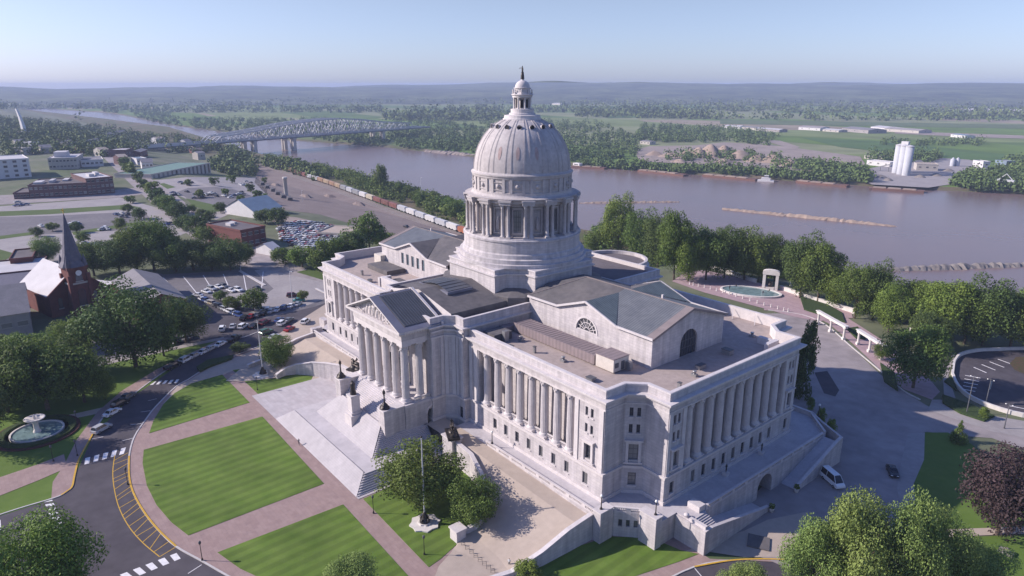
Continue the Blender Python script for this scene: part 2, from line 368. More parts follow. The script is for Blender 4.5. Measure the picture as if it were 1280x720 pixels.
# ================================================================ ground
def field_material():
    m = bpy.data.materials.new('farm_fields'); m.use_nodes = True; nt = m.node_tree; N = nt.nodes; L = nt.links; b = N['Principled BSDF']
    b.inputs['Roughness'].default_value = .95; b.inputs['Specular IOR Level'].default_value = .1
    geo = N.new('ShaderNodeNewGeometry'); mp = N.new('ShaderNodeMapping'); L.new(geo.outputs['Position'], mp.inputs['Vector'])
    mp.inputs['Rotation'].default_value = (0,0,rad(18)); mp.inputs['Scale'].default_value = (1/620.,1/260.,0)
    vo = N.new('ShaderNodeTexVoronoi'); vo.distance = 'CHEBYCHEV'; vo.inputs['Scale'].default_value = 1; vo.inputs['Randomness'].default_value = .75; L.new(mp.outputs[0], vo.inputs['Vector'])
    sp = N.new('ShaderNodeSeparateColor'); L.new(vo.outputs['Color'], sp.inputs[0])
    r = N.new('ShaderNodeValToRGB'); L.new(sp.outputs[0], r.inputs[0]); r.color_ramp.interpolation = 'CONSTANT'
    e = r.color_ramp.elements; e[0].color = (.12,.185,.045,1); e[0].position = 0
    for p, c in ((.22,(.17,.21,.08,1)),(.42,(.10,.155,.045,1)),(.6,(.21,.23,.12,1)),(.8,(.14,.21,.055,1)),(.93,(.28,.235,.17,1))):
        x = e.new(p); x.color = c
    e[-1].color = (.19,.16,.11,1)
    ns = N.new('ShaderNodeTexNoise'); ns.inputs['Scale'].default_value = .012; ns.inputs['Detail'].default_value = 8; L.new(geo.outputs['Position'], ns.inputs['Vector'])
    mr = N.new('ShaderNodeMapRange'); mr.inputs[1].default_value = .3; mr.inputs[2].default_value = .7; mr.inputs[3].default_value = .8; mr.inputs[4].default_value = 1.2; L.new(ns.outputs['Fac'], mr.inputs[0])
    vm = N.new('ShaderNodeVectorMath'); vm.operation = 'SCALE'; L.new(r.outputs[0], vm.inputs[0]); L.new(mr.outputs[0], vm.inputs['Scale']); L.new(vm.outputs[0], b.inputs['Base Color'])
    return m
M['field'] = field_material()
M['bank'] = mat('river_bank', (.055,.085,.022), .95, col2=(.16,.115,.08), scale=.03, detail=8)
gx = [-9000,-7000,-5000,-4200,-3500,-3000,-2600,-2200,-1900,-1650,-1450,-1260,-1152,-1060,-979,-870,-850,-800,-741,-680,-600,-541,-500,-467,-420,-393,-350,-326,-308,-270,-237,-200,-187,-156,-125,-95,-84,-75,-65,-55,-40,-20,0,45,80,130,200,300,450,650,900,1400,2200,3000,6000]
rows_per = []
for x in gx:
    s = lerp_tab(SB, x); n = lerp_tab(NB, x); sh = min(0, s-200)
    r = [y+sh for y in (-9000,-3000,-1500,-800,-400,-200,-100,0,50,80,110,140,150)]
    y0 = r[-1]; y1 = s-25
    r += [y0+(y1-y0)*f for f in (.2,.45,.7,1)]
    r += [s, s+14, n-14, n, n+12, n+300, n+1500, 9000, 24000]
    rows_per.append(r)
gb = MB(); nr = len(rows_per[0])
for i, x in enumerate(gx):
    for j, y in enumerate(rows_per[i]):
        if j <= 17: z = height(x, y)
        elif j in (18,19): z = -31
        elif j == 20: z = -28
        else: z = -25
        gb.v.append((x, y, z))
me_, mb_, mf_ = gb.mi(M['earth']), gb.mi(M['bank']), gb.mi(M['field'])
for i in range(len(gx)-1):
    for j in range(nr-1):
        a = i*nr+j; gb.f.append((a, a+nr, a+nr+1, a+1)); gb.m.append(me_ if j < 13 else mb_ if j < 21 else mf_); gb.sm.append(False)
gb.build('ground', kind='structure')
wb = MB()
for a, b in zip(gx, gx[1:]):
    wb.face([(a,lerp_tab(SB,a)-6,-27.9),(b,lerp_tab(SB,b)-6,-27.9),(b,lerp_tab(NB,b)+4,-27.9),(a,lerp_tab(NB,a)+4,-27.9)], M['water'])
wb.build('river_water', kind='structure')
# ---- ridges that close the view
def hill_h(x, y):
    from mathutils import noise
    r = math.hypot(x-CAM[0], y-CAM[1]); az = math.atan2(x-CAM[0], y-CAM[1])   # 0 = +Y, negative to the west
    d = math.degrees(az)
    base = lerp_tab([(-110,74),(-92,70),(-84,50),(-76,46),(-66,62),(-58,78),(-52,84),(-47,98),(-41,99),(-36,90),(-28,84),(-18,82),(-6,80)], d)
    n = noise.fractal(Vector((x/1300., y/1300., 3.1)), .9, 2.1, 6)
    return base+30*n
hb = MB(); AZ = [rad(-118+i*.75) for i in range(172)]; RR = [3900,4150,4400,4700,5000,5300,5600,5900,6300,6800,7500,8500]
ker = [0,.10,.26,.40,.52,.6,.72,.86,.95,1.,.98,.8]
for i, a in enumerate(AZ):
    for r, k in zip(RR, ker):
        x = CAM[0]+r*math.sin(a); y = CAM[1]+r*math.cos(a)
        k2 = k
        hb.v.append((x, y, -26+(hill_h(x, y)+26)*k2))
for i in range(len(AZ)-1):
    for j in range(len(RR)-1):
        a = i*len(RR)+j; hb.f.append((a, a+1, a+1+len(RR), a+len(RR))); hb.m.append(0); hb.sm.append(True)
M['wooded'] = mat('wooded_ridge', (.012,.024,.012), .95, col2=(.13,.15,.07), scale=.0032, noise2=(.015,.5), bump=8, bscale=.03, detail=10)
hb.build('hills', M['wooded'], kind='structure')
# ---- haze
hz = MB(); hz.box(-8600,-2600,-33, 3400,9600,93)
hm = bpy.data.materials.new('haze_air'); hm.use_nodes = True; hn = hm.node_tree
hn.nodes.remove(hn.nodes['Principled BSDF']); pv = hn.nodes.new('ShaderNodeVolumePrincipled')
pv.inputs['Color'].default_value = (.60,.71,1.,1); pv.inputs['Density'].default_value = HAZE if 'HAZE' in globals() else .00013; pv.inputs['Anisotropy'].default_value = 0.
hn.links.new(pv.outputs[0], hn.nodes['Material Output'].inputs['Volume'])
hz.build('haze', hm, kind='stuff')
# ---- draped sheets
import bmesh
def sheet(name, pts, m, lift=.02, cuts=(), kind='structure', px=True, flat=None, thick=0, **kw):
    if px:
        P = [at(*p, flat) if flat is not None else tp(*p) for p in pts]
    else: P = [Vector((p[0],p[1],0)) for p in pts]
    bm = bmesh.new(); vs = [bm.verts.new((p[0],p[1],0)) for p in P]
    f = bm.faces.new(vs); f.normal_update(); bmesh.ops.triangulate(bm, faces=[f])
    ys = [p[1] for p in P]; xs = [p[0] for p in P]
    for cy in (50,80,110,140,150):
        if min(ys) < cy < max(ys): bmesh.ops.bisect_plane(bm, geom=bm.verts[:]+bm.edges[:]+bm.faces[:], plane_co=(0,cy,0), plane_no=(0,1,0))
    if max(ys) > 50:
        for cx in (-125,-95,-84,-75,-65,-55,-40):
            if min(xs) < cx < max(xs): bmesh.ops.bisect_plane(bm, geom=bm.verts[:]+bm.edges[:]+bm.faces[:], plane_co=(cx,0,0), plane_no=(1,0,0))
    for v in bm.verts: v.co.z = (flat if flat is not None else height(v.co.x, v.co.y))+lift
    bmesh.ops.recalc_face_normals(bm, faces=bm.faces[:])
    if bm.faces and sum(f.normal.z for f in bm.faces) < 0: bmesh.ops.reverse_faces(bm, faces=bm.faces[:])
    if thick:
        r = bmesh.ops.extrude_face_region(bm, geom=bm.faces[:])
        for g in r['geom']:
            if isinstance(g, bmesh.types.BMVert): g.co.z += thick
    me = bpy.data.meshes.new(name); bm.to_mesh(me); bm.free(); me.materials.append(m)
    o = bpy.data.objects.new(name, me); col.objects.link(o)
    return tag(o, kind=kind, **kw)
def ribbon(mb, pts, w, z0, z1, m, closed=False):
    """kerb, painted line or low wall along a plan polyline"""
    P = [Vector((p[0],p[1])) for p in pts]; n = len(P); Ls = []; Rs = []
    for i in range(n):
        a = P[(i-1)%n] if (closed or i > 0) else P[i]; b = P[(i+1)%n] if (closed or i < n-1) else P[i]
        d = (b-a).normalized(); nn = Vector((-d.y, d.x))*w/2
        Ls.append(P[i]+nn); Rs.append(P[i]-nn)
    zz0 = z0 if callable(z0) else (lambda p: z0); zz1 = z1 if callable(z1) else (lambda p: z1)
    rng = range(n if closed else n-1)
    for i in rng:
        j = (i+1)%n
        a0,a1,b0,b1 = Ls[i],Ls[j],Rs[i],Rs[j]; h0,h1 = zz1(P[i]),zz1(P[j]); g0,g1 = zz0(P[i]),zz0(P[j])
        mb.face([(b0.x,b0.y,h0),(b1.x,b1.y,h1),(a1.x,a1.y,h1),(a0.x,a0.y,h0)], m)
        if h0-g0 > .011:
            mb.face([(a0.x,a0.y,g0),(a0.x,a0.y,h0),(a1.x,a1.y,h1),(a1.x,a1.y,g1)], m)
            mb.face([(b0.x,b0.y,g0),(b1.x,b1.y,g1),(b1.x,b1.y,h1),(b0.x,b0.y,h0)], m)
    if not closed:
        for k in (0, n-1):
            mb.face([(Ls[k].x,Ls[k].y,zz0(P[k])),(Rs[k].x,Rs[k].y,zz0(P[k])),(Rs[k].x,Rs[k].y,zz1(P[k])),(Ls[k].x,Ls[k].y,zz1(P[k]))], m)
def smooth_pts(pts, n=4):
    """Catmull-Rom through picture points -> world points at z 0"""
    P = [Vector(at(*p)) if len(p) == 2 else Vector(p) for p in pts]; out = []
    for i in range(len(P)-1):
        p0 = P[max(0,i-1)]; p1 = P[i]; p2 = P[i+1]; p3 = P[min(len(P)-1,i+2)]
        for k in range(n):
            t = k/n; out.append(.5*((2*p1)+(-p0+p2)*t+(2*p0-5*p1+4*p2-p3)*t*t+(-p0+3*p1-3*p2+p3)*t**3))
    out.append(P[-1]); return out
def wsheet(name, W, m, lift, **kw): return sheet(name, W, m, lift, px=False, **kw)
# ---------------- the memorial drive and the south grounds
DR = [(352,424),(314,436.7),(261,459),(236,474),(219.4,484),(194.4,508.9),(183.5,523),(168.2,545.9),(161.5,570.3),(161.5,594.8),(166.7,616.2),(180.4,640.7),(198.8,663.6),(220.2,683.5),(253.8,702.4),(284.4,720),(330,745),(400,775),(520,800),(700,790),(800,742),(868,709),(920,700.5),(980,700),(1040,706),(1100,712)]
DL = [(330,412),(305.6,421.4),(289,424),(230.6,450.6),(205.6,464.4),(163.9,495),(133.3,517),(116.2,542.8),(99.4,573.4),(93.3,594.8),(90.2,608.6),(83,615),(76.5,619.3),(64.2,623.9),(30,634),(0,643.7),(-70,668)]
dr = smooth_pts(DR); dl = smooth_pts(DL, 4)
road = [p[:2] for p in dr]+[(150,-40),(170,-60),(175,-150),(20,-170),(-60,-150),(-60,-128)]+[p[:2] for p in reversed(dl)]
wsheet('road', road, M['asphalt'], .012)
# brick walks under the lawns
LW = smooth_pts(DR[1:20], 4)
walk = [p[:2] for p in LW]+[(75,-66),(50,-61.7),(-38,-61.7),(-57.5,-62.5)]
plz = [at(314,436.7), at(352,424)]
wsheet('pavement', [p[:2] for p in smooth_pts(DR[1:25],4)]+[(78,-22),(-64,-22)], M['brick'], .06)
# pale concrete apron north-west of the walks
wsheet('path', [at(*p)[:2] for p in [(316,438),(263,460),(238,474.5),(222,483),(204,505),(214,497),(240,482),(280,468.5),(292,463),(330,478),(380,475),(434,468),(470,440),(450,380),(420,372)]], M['tan'], .075)
def lawn(pts, m='lawn', lift=.13, name='lawn'):
    W = [at(*p)[:2] for p in pts]
    o = wsheet(name, W, M[m], .065, thick=.05)
    return o
lawn([(186.5,542),(192,526),(204,506),(218,492),(238.9,479.7),(277.8,468.6),(312,503.5)])
lawn([(179.8,562.7),(178.3,579.5),(183.5,607),(195.7,631.5),(214,653),(235.5,669.7),(405,605),(328,521)])
lawn([(272,691),(429,631),(530,742),(345,732),(300,711)])
lawn([(291,463),(316,459),(352,451),(378,447),(405,452),(429,467),(327,497)])
lawn([(454,624),(575,571),(592,590),(606,615),(611,640),(585,661),(572,680),(551,699),(536,709.5)])
lawn([(630,727),(650,708),(700,690),(740,678),(756,671),(790,672),(812,672),(850,688),(873,693),(850,702),(790,722),(700,742),(650,745)])
# kerbs and markings
kb = MB(); ribbon(kb, [p[:2] for p in dr], .32, 0, .15, M['curb']); kb.build('kerb', kind='structure')
kb = MB(); ribbon(kb, [p[:2] for p in dl], .32, 0, .15, M['curb']); kb.build('kerb', kind='structure')
mk = MB()
def mline(a, b, w=.12, m='white', z=.022):
    A = at(*a); B = at(*b); ribbon(mk, [A[:2], B[:2]], w, z-.01, z, M[m])
def band(p0, p1, p2, p3, n, frac=.5, m='white'):
    """zebra bars between two edges p0->p1 and p3->p2"""
    A,B,C,D = at(*p0),at(*p1),at(*p2),at(*p3)
    for i in range(n):
        t0 = (i+.5-frac/2)/n; t1 = (i+.5+frac/2)/n
        q = [A.lerp(B,t0),A.lerp(B,t1),D.lerp(C,t1),D.lerp(C,t0)]
        mk.face([(x.x,x.y,.022) for x in q], M[m])
band((104,573.5),(160,558.5),(157,566.5),(103,581.5),5,.55)
band((183,477.5),(226,474),(223,478.5),(178,482),6,.5)
band((64,622),(88,676),(74,676),(54,624),9,.5)
band((146,720),(224,690),(229,697),(156,727),5,.55)
# hatched yellow island line
hy = smooth_pts([(143.5,569),(141,590),(143,612),(149,635),(161,658),(178,678),(199.5,696)],5)
ribbon(mk, [p[:2] for p in hy], .16, .01, .024, M['yellow'])
hr = smooth_pts([(160,566),(160.2,590),(165,613),(178.5,639),(196.5,662),(218.5,684.5)],5)
for i in range(17):
    t = (i+.6)/17.8
    a = hy[int(t*(len(hy)-1))]; b = hr[int(min(.999, t*1.0)*(len(hr)-1))]; 
    a2 = hy[min(len(hy)-1, int(t*(len(hy)-1))+1)]
    ribbon(mk, [a2[:2], b[:2]], .13, .01, .0225, M['yellow'])
ribbon(mk, [hy[-1][:2], hr[-1][:2]], .14, .01, .024, M['yellow'])
for a, b in [((113,549),(129,546)),((153,551),(167,547.5)),((163,531),(177,529.5)),((176,515),(188,513.5)),((185,501),(196,498.5)),((235,717),(252,706)),((868,710),(878,722)),((0,650),(1,662))]: mline(a, b, .14)
mk.build('road_markings', kind='structure')
yk = MB(); ribbon(yk, [p[:2] for p in smooth_pts(DR[8:14],5)], .34, .14, .158, M['yellow'])
ribbon(yk, [p[:2] for p in smooth_pts(DR[21:25],5)], .34, .14, .158, M['yellow'])
ribbon(yk, [p[:2] for p in smooth_pts(DL[7:13],5)], .34, .14, .158, M['yellow']); yk.build('road_markings', kind='structure')
# left side: park with the fountain
wsheet('park_grass', [at(*p)[:2] for p in [(305,424),(289,426),(230.6,452),(163.9,497),(116.2,544.8),(93.3,596),(90.2,609.6),(76.5,620.3),(64,625),(0,645),(-90,680),(-120,520),(-30,450),(60,448),(150,452),(215,437),(260,427)]], M['grassE'], .03)
sw = [(303,422.5),(289,424),(230.6,450.6),(205.6,464.4),(163.9,495),(133.3,517),(116.2,542.8),(99.4,573.4),(93.3,594.8),(90.2,608.6),(83,615),(76.5,619.3),(64.2,623.9),(66,603),(80,582),(96,550),(122,515),(152,489),(196,462),(222,449),(280,422.5)]
wsheet('pavement', [at(*p)[:2] for p in sw], M['brick'], .10)
wsheet('path', [at(*p)[:2] for p in [(-60,605),(0,597),(50,580),(80,568),(84,585),(50,600),(0,620),(-60,632)]], M['brick'], .09)
wsheet('path', [at(*p)[:2] for p in [(60,524),(95,517),(140,507),(134,515),(95,523),(60,530)]], M['tan'], .085)
wsheet('path', [at(*p)[:2] for p in [(110,462),(150,452),(215,438),(280,424.5),(280,421.5),(215,434),(150,447),(108,455)]], M['concrete'], .085)
# ---------------- west lots and streets
wsheet('parking_lot', [at(*p)[:2] for p in [(100,460),(150,449),(215,436),(283,422),(332,411.5),(352,424),(470,375),(420,345),(330,332),(215,347),(195,340),(160,390),(120,420)]], M['asphalt_old'], .016)
wsheet('parking_lot', [at(*p)[:2] for p in [(160,356),(205,343),(330,336),(322,343),(340,362),(330,369),(300,366),(245,372),(232,378)]], M['asphalt_old'], .024)
wsheet('parking_lot', [at(*p)[:2] for p in [(300,366),(330,369),(342,361),(318,338),(345,334),(385,345),(410,352),(415,370),(375,385),(320,392),(262,371)]], M['concrete'], .028)
wsheet('road', [at(*p)[:2] for p in [(240,373),(262,371),(330,398),(395,383),(414,376),(430,382),(405,398),(352,424),(314,430),(290,425),(225,430),(215,400)]], M['asphalt'], .032)
wsheet('road', [at(*p)[:2] for p in [(297,333),(310,322),(318,300),(335,318),(420,350),(422,357),(338,338)]], M['roadpale'], .04)
wsheet('grass_verge', [at(*p)[:2] for p in [(370,340),(390,336),(422,350),(420,355)]], M['grass'], .05)
lm = MB()
for k in range(6):
    a = at(204+k*25, 347-k*1.5); b = at(232+k*19, 376-k*3.2)
    ribbon(lm, [a[:2], b[:2]], .3, .02, .034, M['white'])
ribbon(lm, [at(300,339)[:2], at(331,357)[:2]], 1.2, .02, .3, M['curb'])
ribbon(lm, [at(395,361)[:2], at(424,375)[:2]], .8, .02, .3, M['curb'])
lm.build('parking_markings', kind='structure')
# big pale lots and the broad avenue to the west
sheet('parking_lot', [(-60,262),(0,258),(150,247),(205,262),(235,290),(200,305),(120,335),(0,345),(-60,350)], M['concrete'], .03)
sheet('parking_lot', [(-40,272),(60,270),(180,264),(190,276),(150,288),(60,293),(-40,300)], M['asphalt_old'], .06)
sheet('grass_verge', [(-40,266),(60,262),(160,256),(178,260),(60,268),(-40,272)], M['grass'], .08)
sheet('grass_verge', [(-40,300),(40,290),(44,293),(-40,305)], M['grass'], .08)
sheet('grass_verge', [(90,290),(180,276),(186,279),(92,294)], M['grass'], .08)
sheet('grass_verge', [(-40,318),(0,312),(22,318),(0,328),(-40,335)], M['grass'], .08)
sheet('road', [(-60,247),(140,238),(195,232),(200,240),(150,247),(0,256),(-60,260)], M['roadpale'], .10)
sheet('road', [(128,196),(146,196),(170,212),(215,240),(262,278),(315,325),(300,336),(262,316),(210,272),(165,232)], M['roadpale'], .12)
sheet('parking_lot', [(185,226),(230,222),(320,222),(335,232),(330,262),(300,262),(270,275),(235,250)], M['concrete'], .05)
sheet('parking_lot', [(222,240),(235,235),(290,236),(318,246),(295,256),(245,256)], M['asphalt_old'], .09)
sheet('grass_verge', [(188,231),(205,229),(220,234),(205,237)], M['grass'], .10)
sheet('grass_verge', [(232,248),(276,258),(292,262),(262,266),(240,256)], M['grass'], .12)
# rail yard
sheet('rail_yard', [(322,206),(338,203),(420,232),(480,258),(582,290),(600,305),(520,305),(455,285),(400,268),(352,262),(335,245),(318,228)], M['gravel'], .05)
sheet('road', [(330,245),(340,268),(400,278),(450,292),(500,300),(520,306),(440,300),(400,288),(350,285),(320,262)], M['dirt'], .09)
sheet('parking_lot', [(355,300),(345,285),(375,276),(420,283),(440,296),(425,312),(385,318)], M['concrete'], .13)
rt = MB()
for off in (0, 3.1, 6.2, -4.5, -9, -13.5):
    P = [tp(x, y) for x, y in [(337,206.5),(372,219),(415,233),(450,246),(500,264),(545,280),(590,296)]]
    pl = []
    for a, b in zip(P, P[1:]):
        pl.append(a)
    pl.append(P[-1])
    for sg in (-.75, .75):
        ribbon(rt, [(p.x-(off if off < 4 else off)*.05, p.y-off-2+sg) for p in pl], .12, -14.93, -14.72, M['chrome'])
rt.build('railway_track', kind='structure')
# ---------------- east side
wsheet('road', [at(*p)[:2] for p in [(955,392),(1000,392),(1030,405),(1062,432),(1100,468),(1130,490),(1160,508),(1210,522),(1300,545),(1300,570),(1240,548),(1200,545),(1158,540),(1142,543),(1134,580),(1128,620),(1136,655),(1150,690),(1180,720),(1050,740),(960,700),(930,690),(880,690),(960,600),(1000,560),(985,520),(985,440)]], M['roadpale'], .07)
wsheet('road', [at(*p)[:2] for p in [(1018,466),(1034,464),(1049,488),(1044,496),(1030,492)]], M['asphalt'], .09)
wsheet('lawn', [at(*p)[:2] for p in [(1156,541),(1185,541),(1215,556),(1240,580),(1290,610),(1290,660),(1250,660),(1165,662),(1145,640),(1141,610),(1153,575)]], M['grassE'], .09)
wsheet('pavement', [at(*p)[:2] for p in [(1135,542),(1156,541),(1155,575),(1142,605),(1145,640),(1166,663),(1150,668),(1128,640),(1121,612),(1126,580)]], M['concrete'], .11)
wsheet('path', [at(*p)[:2] for p in [(1166,663),(1300,658),(1300,667),(1175,672),(1150,690),(1100,690),(1100,680)]], M['tan'], .12)
wsheet('lawn', [at(*p)[:2] for p in [(1175,673),(1300,668),(1300,760),(1150,760),(1120,712)]], M['grassE'], .09)
wsheet('pavement', [at(*p)[:2] for p in [(855,690),(884,690),(930,697),(985,697),(1000,670),(1010,640),(960,650),(930,664)]], M['tan'], .10)
wsheet('pavement', [at(*p)[:2] for p in [(955,388),(1003,390),(1035,404),(1066,430),(1098,460),(1130,487),(1165,500),(1175,490),(1150,460),(1110,430),(1060,398),(1000,380),(955,384)]], M['brickplaza'], .10)
wsheet('pavement', [at(*p)[:2] for p in [(1165,500),(1180,500),(1178,455),(1195,440),(1185,470),(1195,500),(1240,520),(1300,530),(1300,552),(1240,540),(1160,513)]], M['concrete'], .12)
rbc = at(1276,462); 
def arc(c, rx, ry, a0, a1, n=24, rot=0):
    out = []
    for i in range(n+1):
        a = rad(a0+(a1-a0)*i/n); x = rx*math.cos(a); y = ry*math.sin(a)
        out.append((c[0]+x*math.cos(rot)-y*math.sin(rot), c[1]+x*math.sin(rot)+y*math.cos(rot)))
    return out
lotpx = [(1192,455),(1199,446),(1215,441),(1240,439),(1300,440),(1340,470),(1320,520),(1290,523),(1250,514),(1215,500),(1197,485),(1190,470)]
lot = smooth_pts(lotpx,3)
wsheet('parking_lot', [p[:2] for p in lot], M['asphalt'], .15)
wsheet('planting_bed', [at(*p)[:2] for p in [(1262,455),(1270,447),(1290,446),(1320,455),(1310,470),(1280,468),(1268,463)]], M['bed'], .2)
b2 = MB(); ribbon(b2, [p[:2] for p in lot], .6, 0, 1.1, M['lime'], closed=True); b2.build('low_wall', label='curved pale stone parapet around the dark oval parking lot', cat='wall')
em = MB()
for k in range(9):
    a = at(1203+k*.8, 487-k*4.3) if k < 5 else at(1207+(k-4)*10, 463-(k-4)*3.4); b = at(1219+k*1.6, 490-k*4.2) if k < 5 else at(1222+(k-4)*11, 470-(k-4)*3.4)
    ribbon(em, [a[:2], b[:2]], .35, .16, .175, M['white'])
a, b = at(1262,508), at(1285,512.5); ribbon(em, [a[:2], b[:2]], .3, .16, .175, M['white'])
em.build('parking_markings', kind='structure')
kb = MB(); ribbon(kb, [p[:2] for p in smooth_pts([(960,388),(1003,394),(1033,407),(1062,432),(1098,462),(1128,488),(1150,500)],4)], .35, 0, .28, M['curb']); kb.build('kerb', kind='structure')
# river terrace with the oval fountain
wsheet('fountain_terrace', [at(*p)[:2] for p in [(840,352),(858,340),(880,338),(905,343),(960,357),(1064,389),(1066,398),(1048,398),(1024,402),(990,396),(955,386),(880,366)]], M['brickplaza'], .16)
# ================================================================ the capitol (one thing with its parts)
ZT, ZS, ZC, ZP, ZR = 5.2, 11.2, 24.0, 27.9, 25.5      # terrace, main floor line, column tops, parapet top, roof
cap = empty('capitol_building', (0,0,0), label='domed white limestone capitol with columned wings and portico on the bluff', cat='capitol')
def PB(mb, name, m=None, par=None, **kw): return mb.build(name, m, par or cap, **kw)
class Fr:
    def __init__(s, o, u): s.o = Vector((o[0],o[1])); s.u = Vector(u).normalized(); s.n = Vector((s.u.y, -s.u.x))
    def __call__(s, p): q = s.o+s.u*p[0]+s.n*p[1]; return (q.x, q.y, p[2])
def wall_holes(mb, F, u0, u1, z0, z1, holes, m, rev=.35, d=0.):
    us = sorted({u0, u1, *[h[0] for h in holes], *[h[1] for h in holes]}); zs = sorted({z0, z1, *[h[2] for h in holes], *[h[3] for h in holes]})
    for a, b in zip(us, us[1:]):
        for c, e in zip(zs, zs[1:]):
            mu, mz = (a+b)/2, (c+e)/2
            if any(h[0] < mu < h[1] and h[2] < mz < h[3] for h in holes): continue
            mb.face([F((a,d,c)),F((b,d,c)),F((b,d,e)),F((a,d,e))], m)
    for h in holes:
        a, b, c, e = h[:4]; r = d-rev
        mb.face([F((a,d,c)),F((a,d,e)),F((a,r,e)),F((a,r,c))], m); mb.face([F((b,d,c)),F((b,r,c)),F((b,r,e)),F((b,d,e))], m)
        mb.face([F((a,d,c)),F((a,r,c)),F((b,r,c)),F((b,d,c))], m); mb.face([F((a,d,e)),F((b,d,e)),F((b,r,e)),F((a,r,e))], m)
def window(F, h, d=0., rev=.35, name='window', mull=True, sill=True, par=None):
    a, b, c, e = h[:4]; r = d-rev+.02; mb = MB()
    mb.box(a, r-.06, c, b, r, e, M['glass'], F)
    fw = .09
    for x0,x1,y0,y1 in ((a,a+fw,c,e),(b-fw,b,c,e),(a+fw,b-fw,c,c+fw),(a+fw,b-fw,e-fw,e)): mb.box(x0, r+.003, y0, x1, r+.07, y1, M['frame'], F)
    if mull and b-a > .7:
        mb.box((a+b)/2-.03, r+.003, c+fw, (a+b)/2+.03, r+.05, e-fw, M['frame'], F)
        n = max(1, int((e-c)/1.1))
        for k in range(1, n+1): z = c+(e-c)*k/(n+1); mb.box(a+fw, r+.003, z-.025, (a+b)/2-.03, r+.045, z+.025, M['frame'], F); mb.box((a+b)/2+.03, r+.003, z-.025, b-fw, r+.045, z+.025, M['frame'], F)
    if sill: mb.box(a-.15, d+.003, c-.22, b+.15, d+.18, c-.02, M['stone_plain'], F)
    return PB(mb, name, par=par)
def hood(mb, F, a, b, c, e, d=0.):
    """aedicule round a big window: jambs, lintel and cornice"""
    S = M['stone_plain']
    mb.box(a-.55, d+.003, c-.35, a-.02, d+.38, e+.2, S, F); mb.box(b+.02, d+.003, c-.35, b+.55, d+.38, e+.2, S, F)
    mb.box(a-.55, d+.003, e+.2, b+.55, d+.40, e+.75, S, F); mb.box(a-.85, d+.003, e+.75, b+.85, d+.75, e+1.05, S, F); mb.box(a-.8, d+.003, c-.65, b+.8, d+.5, c-.35, S, F)
# column: fluted look through a slightly star-shaped section
def column_mesh(h, r, fl=20, name='column'):
    mb = MB(); S = M['stone_plain']
    mb.box(-r*1.35,-r*1.35,0, r*1.35,r*1.35,.28, S); mb.lathe([(r*1.3,.28),(r*1.32,.42),(r*1.12,.55),(r*1.18,.68),(r*1.02,.8)], (0,0,0), S, 20)
    n = fl*2; prof = [(0.80,1.),(h*.33,.995),(h*.66,.93),(h-1.35,.85)]; b0 = len(mb.v)
    for z, k in prof:
        for i in range(n):
            a = 2*math.pi*i/n; rr = r*k*(1. if i%2 else .92); mb.v.append((rr*math.cos(a), rr*math.sin(a), z))
    for j in range(len(prof)-1):
        for i in range(n): k = (i+1)%n; mb.f.append((b0+j*n+i,b0+j*n+k,b0+(j+1)*n+k,b0+(j+1)*n+i)); mb.m.append(mb.mi(S)); mb.sm.append(False)
    # corinthian capital: flaring bell with two rings of leaves and an abacus
    mb.lathe([(r*.86,h-1.35),(r*.98,h-1.3),(r*.88,h-1.24),(r*.9,h-.9),(r*1.15,h-.3),(r*1.2,h-.22)], (0,0,0), S, 16)
    for ring, (z, rr, hh) in enumerate(((h-1.22,r*.93,.42),(h-.85,r*1.0,.45))):
        for i in range(8):
            a = 2*math.pi*(i+.5*ring)/8; ca, sa = math.cos(a), math.sin(a)
            T = lambda p: (p[0]*ca-p[1]*sa, p[0]*sa+p[1]*ca, p[2])
            mb.box(rr-.05,-.16,z, rr+.13,.16,z+hh, S, T)
    mb.box(-r*1.28,-r*1.28,h-.22, r*1.28,r*1.28,h, S)
    me = mb.build(name); return me
colA = column_mesh(ZC-ZS-.35, .86); colA.parent = cap
first_used = [False]
def put_column(x, y, z, proto, par=None, s=None, first=None):
    if first is not None and not first[0]: c = proto; first[0] = True
    else: c = proto.copy(); col.objects.link(c)
    c.parent = par or cap; c.location = (x, y, z)
    if s: c.scale = s
    return c
def entab(F, mb, a, b, d0, d1, corn=.9):
    """architrave, frieze, dentils, cornice between the column tops and the parapet"""
    S = M['stone_plain']
def quad_outline():
    q = [(17.5,-30.1),(59.3,-30.1),(59.3,-24.9),(62.1,-22.1),(67.2,-22.1)]
    e = [(67.2,22.1),(62.1,22.1),(59.3,24.9),(59.3,30.1),(17.5,30.1)]
    return q+e
def offset_poly(P, d):
    n = len(P); out = []
    for i in range(n):
        a, b, c = Vector(P[i-1]), Vector(P[i]), Vector(P[(i+1)%n])
        d1 = (b-a).normalized(); d2 = (c-b).normalized(); n1 = Vector((d1.y,-d1.x)); n2 = Vector((d2.y,-d2.x))
        k = (n1+n2); k = k/max(.3, k.dot(n1)); out.append(tuple(b+k*d))
    return out
def ring_band(mb, P, d0, d1, z0, z1, m, skip=()):
    """band along a closed outline between two offsets (positive outwards)"""
    A = offset_poly(P, d0); B = offset_poly(P, d1); n = len(P)
    for i in range(n):
        if i in skip: continue
        j = (i+1)%n
        mb.face([(*B[i],z0),(*B[j],z0),(*B[j],z1),(*B[i],z1)], m); mb.face([(*A[i],z1),(*B[i],z1),(*B[j],z1),(*A[j],z1)], m)
        mb.face([(*A[i],z0),(*A[j],z0),(*B[j],z0),(*B[i],z0)], m); mb.face([(*A[i],z0),(*A[i],z1),(*A[j],z1),(*A[j],z0)], m)
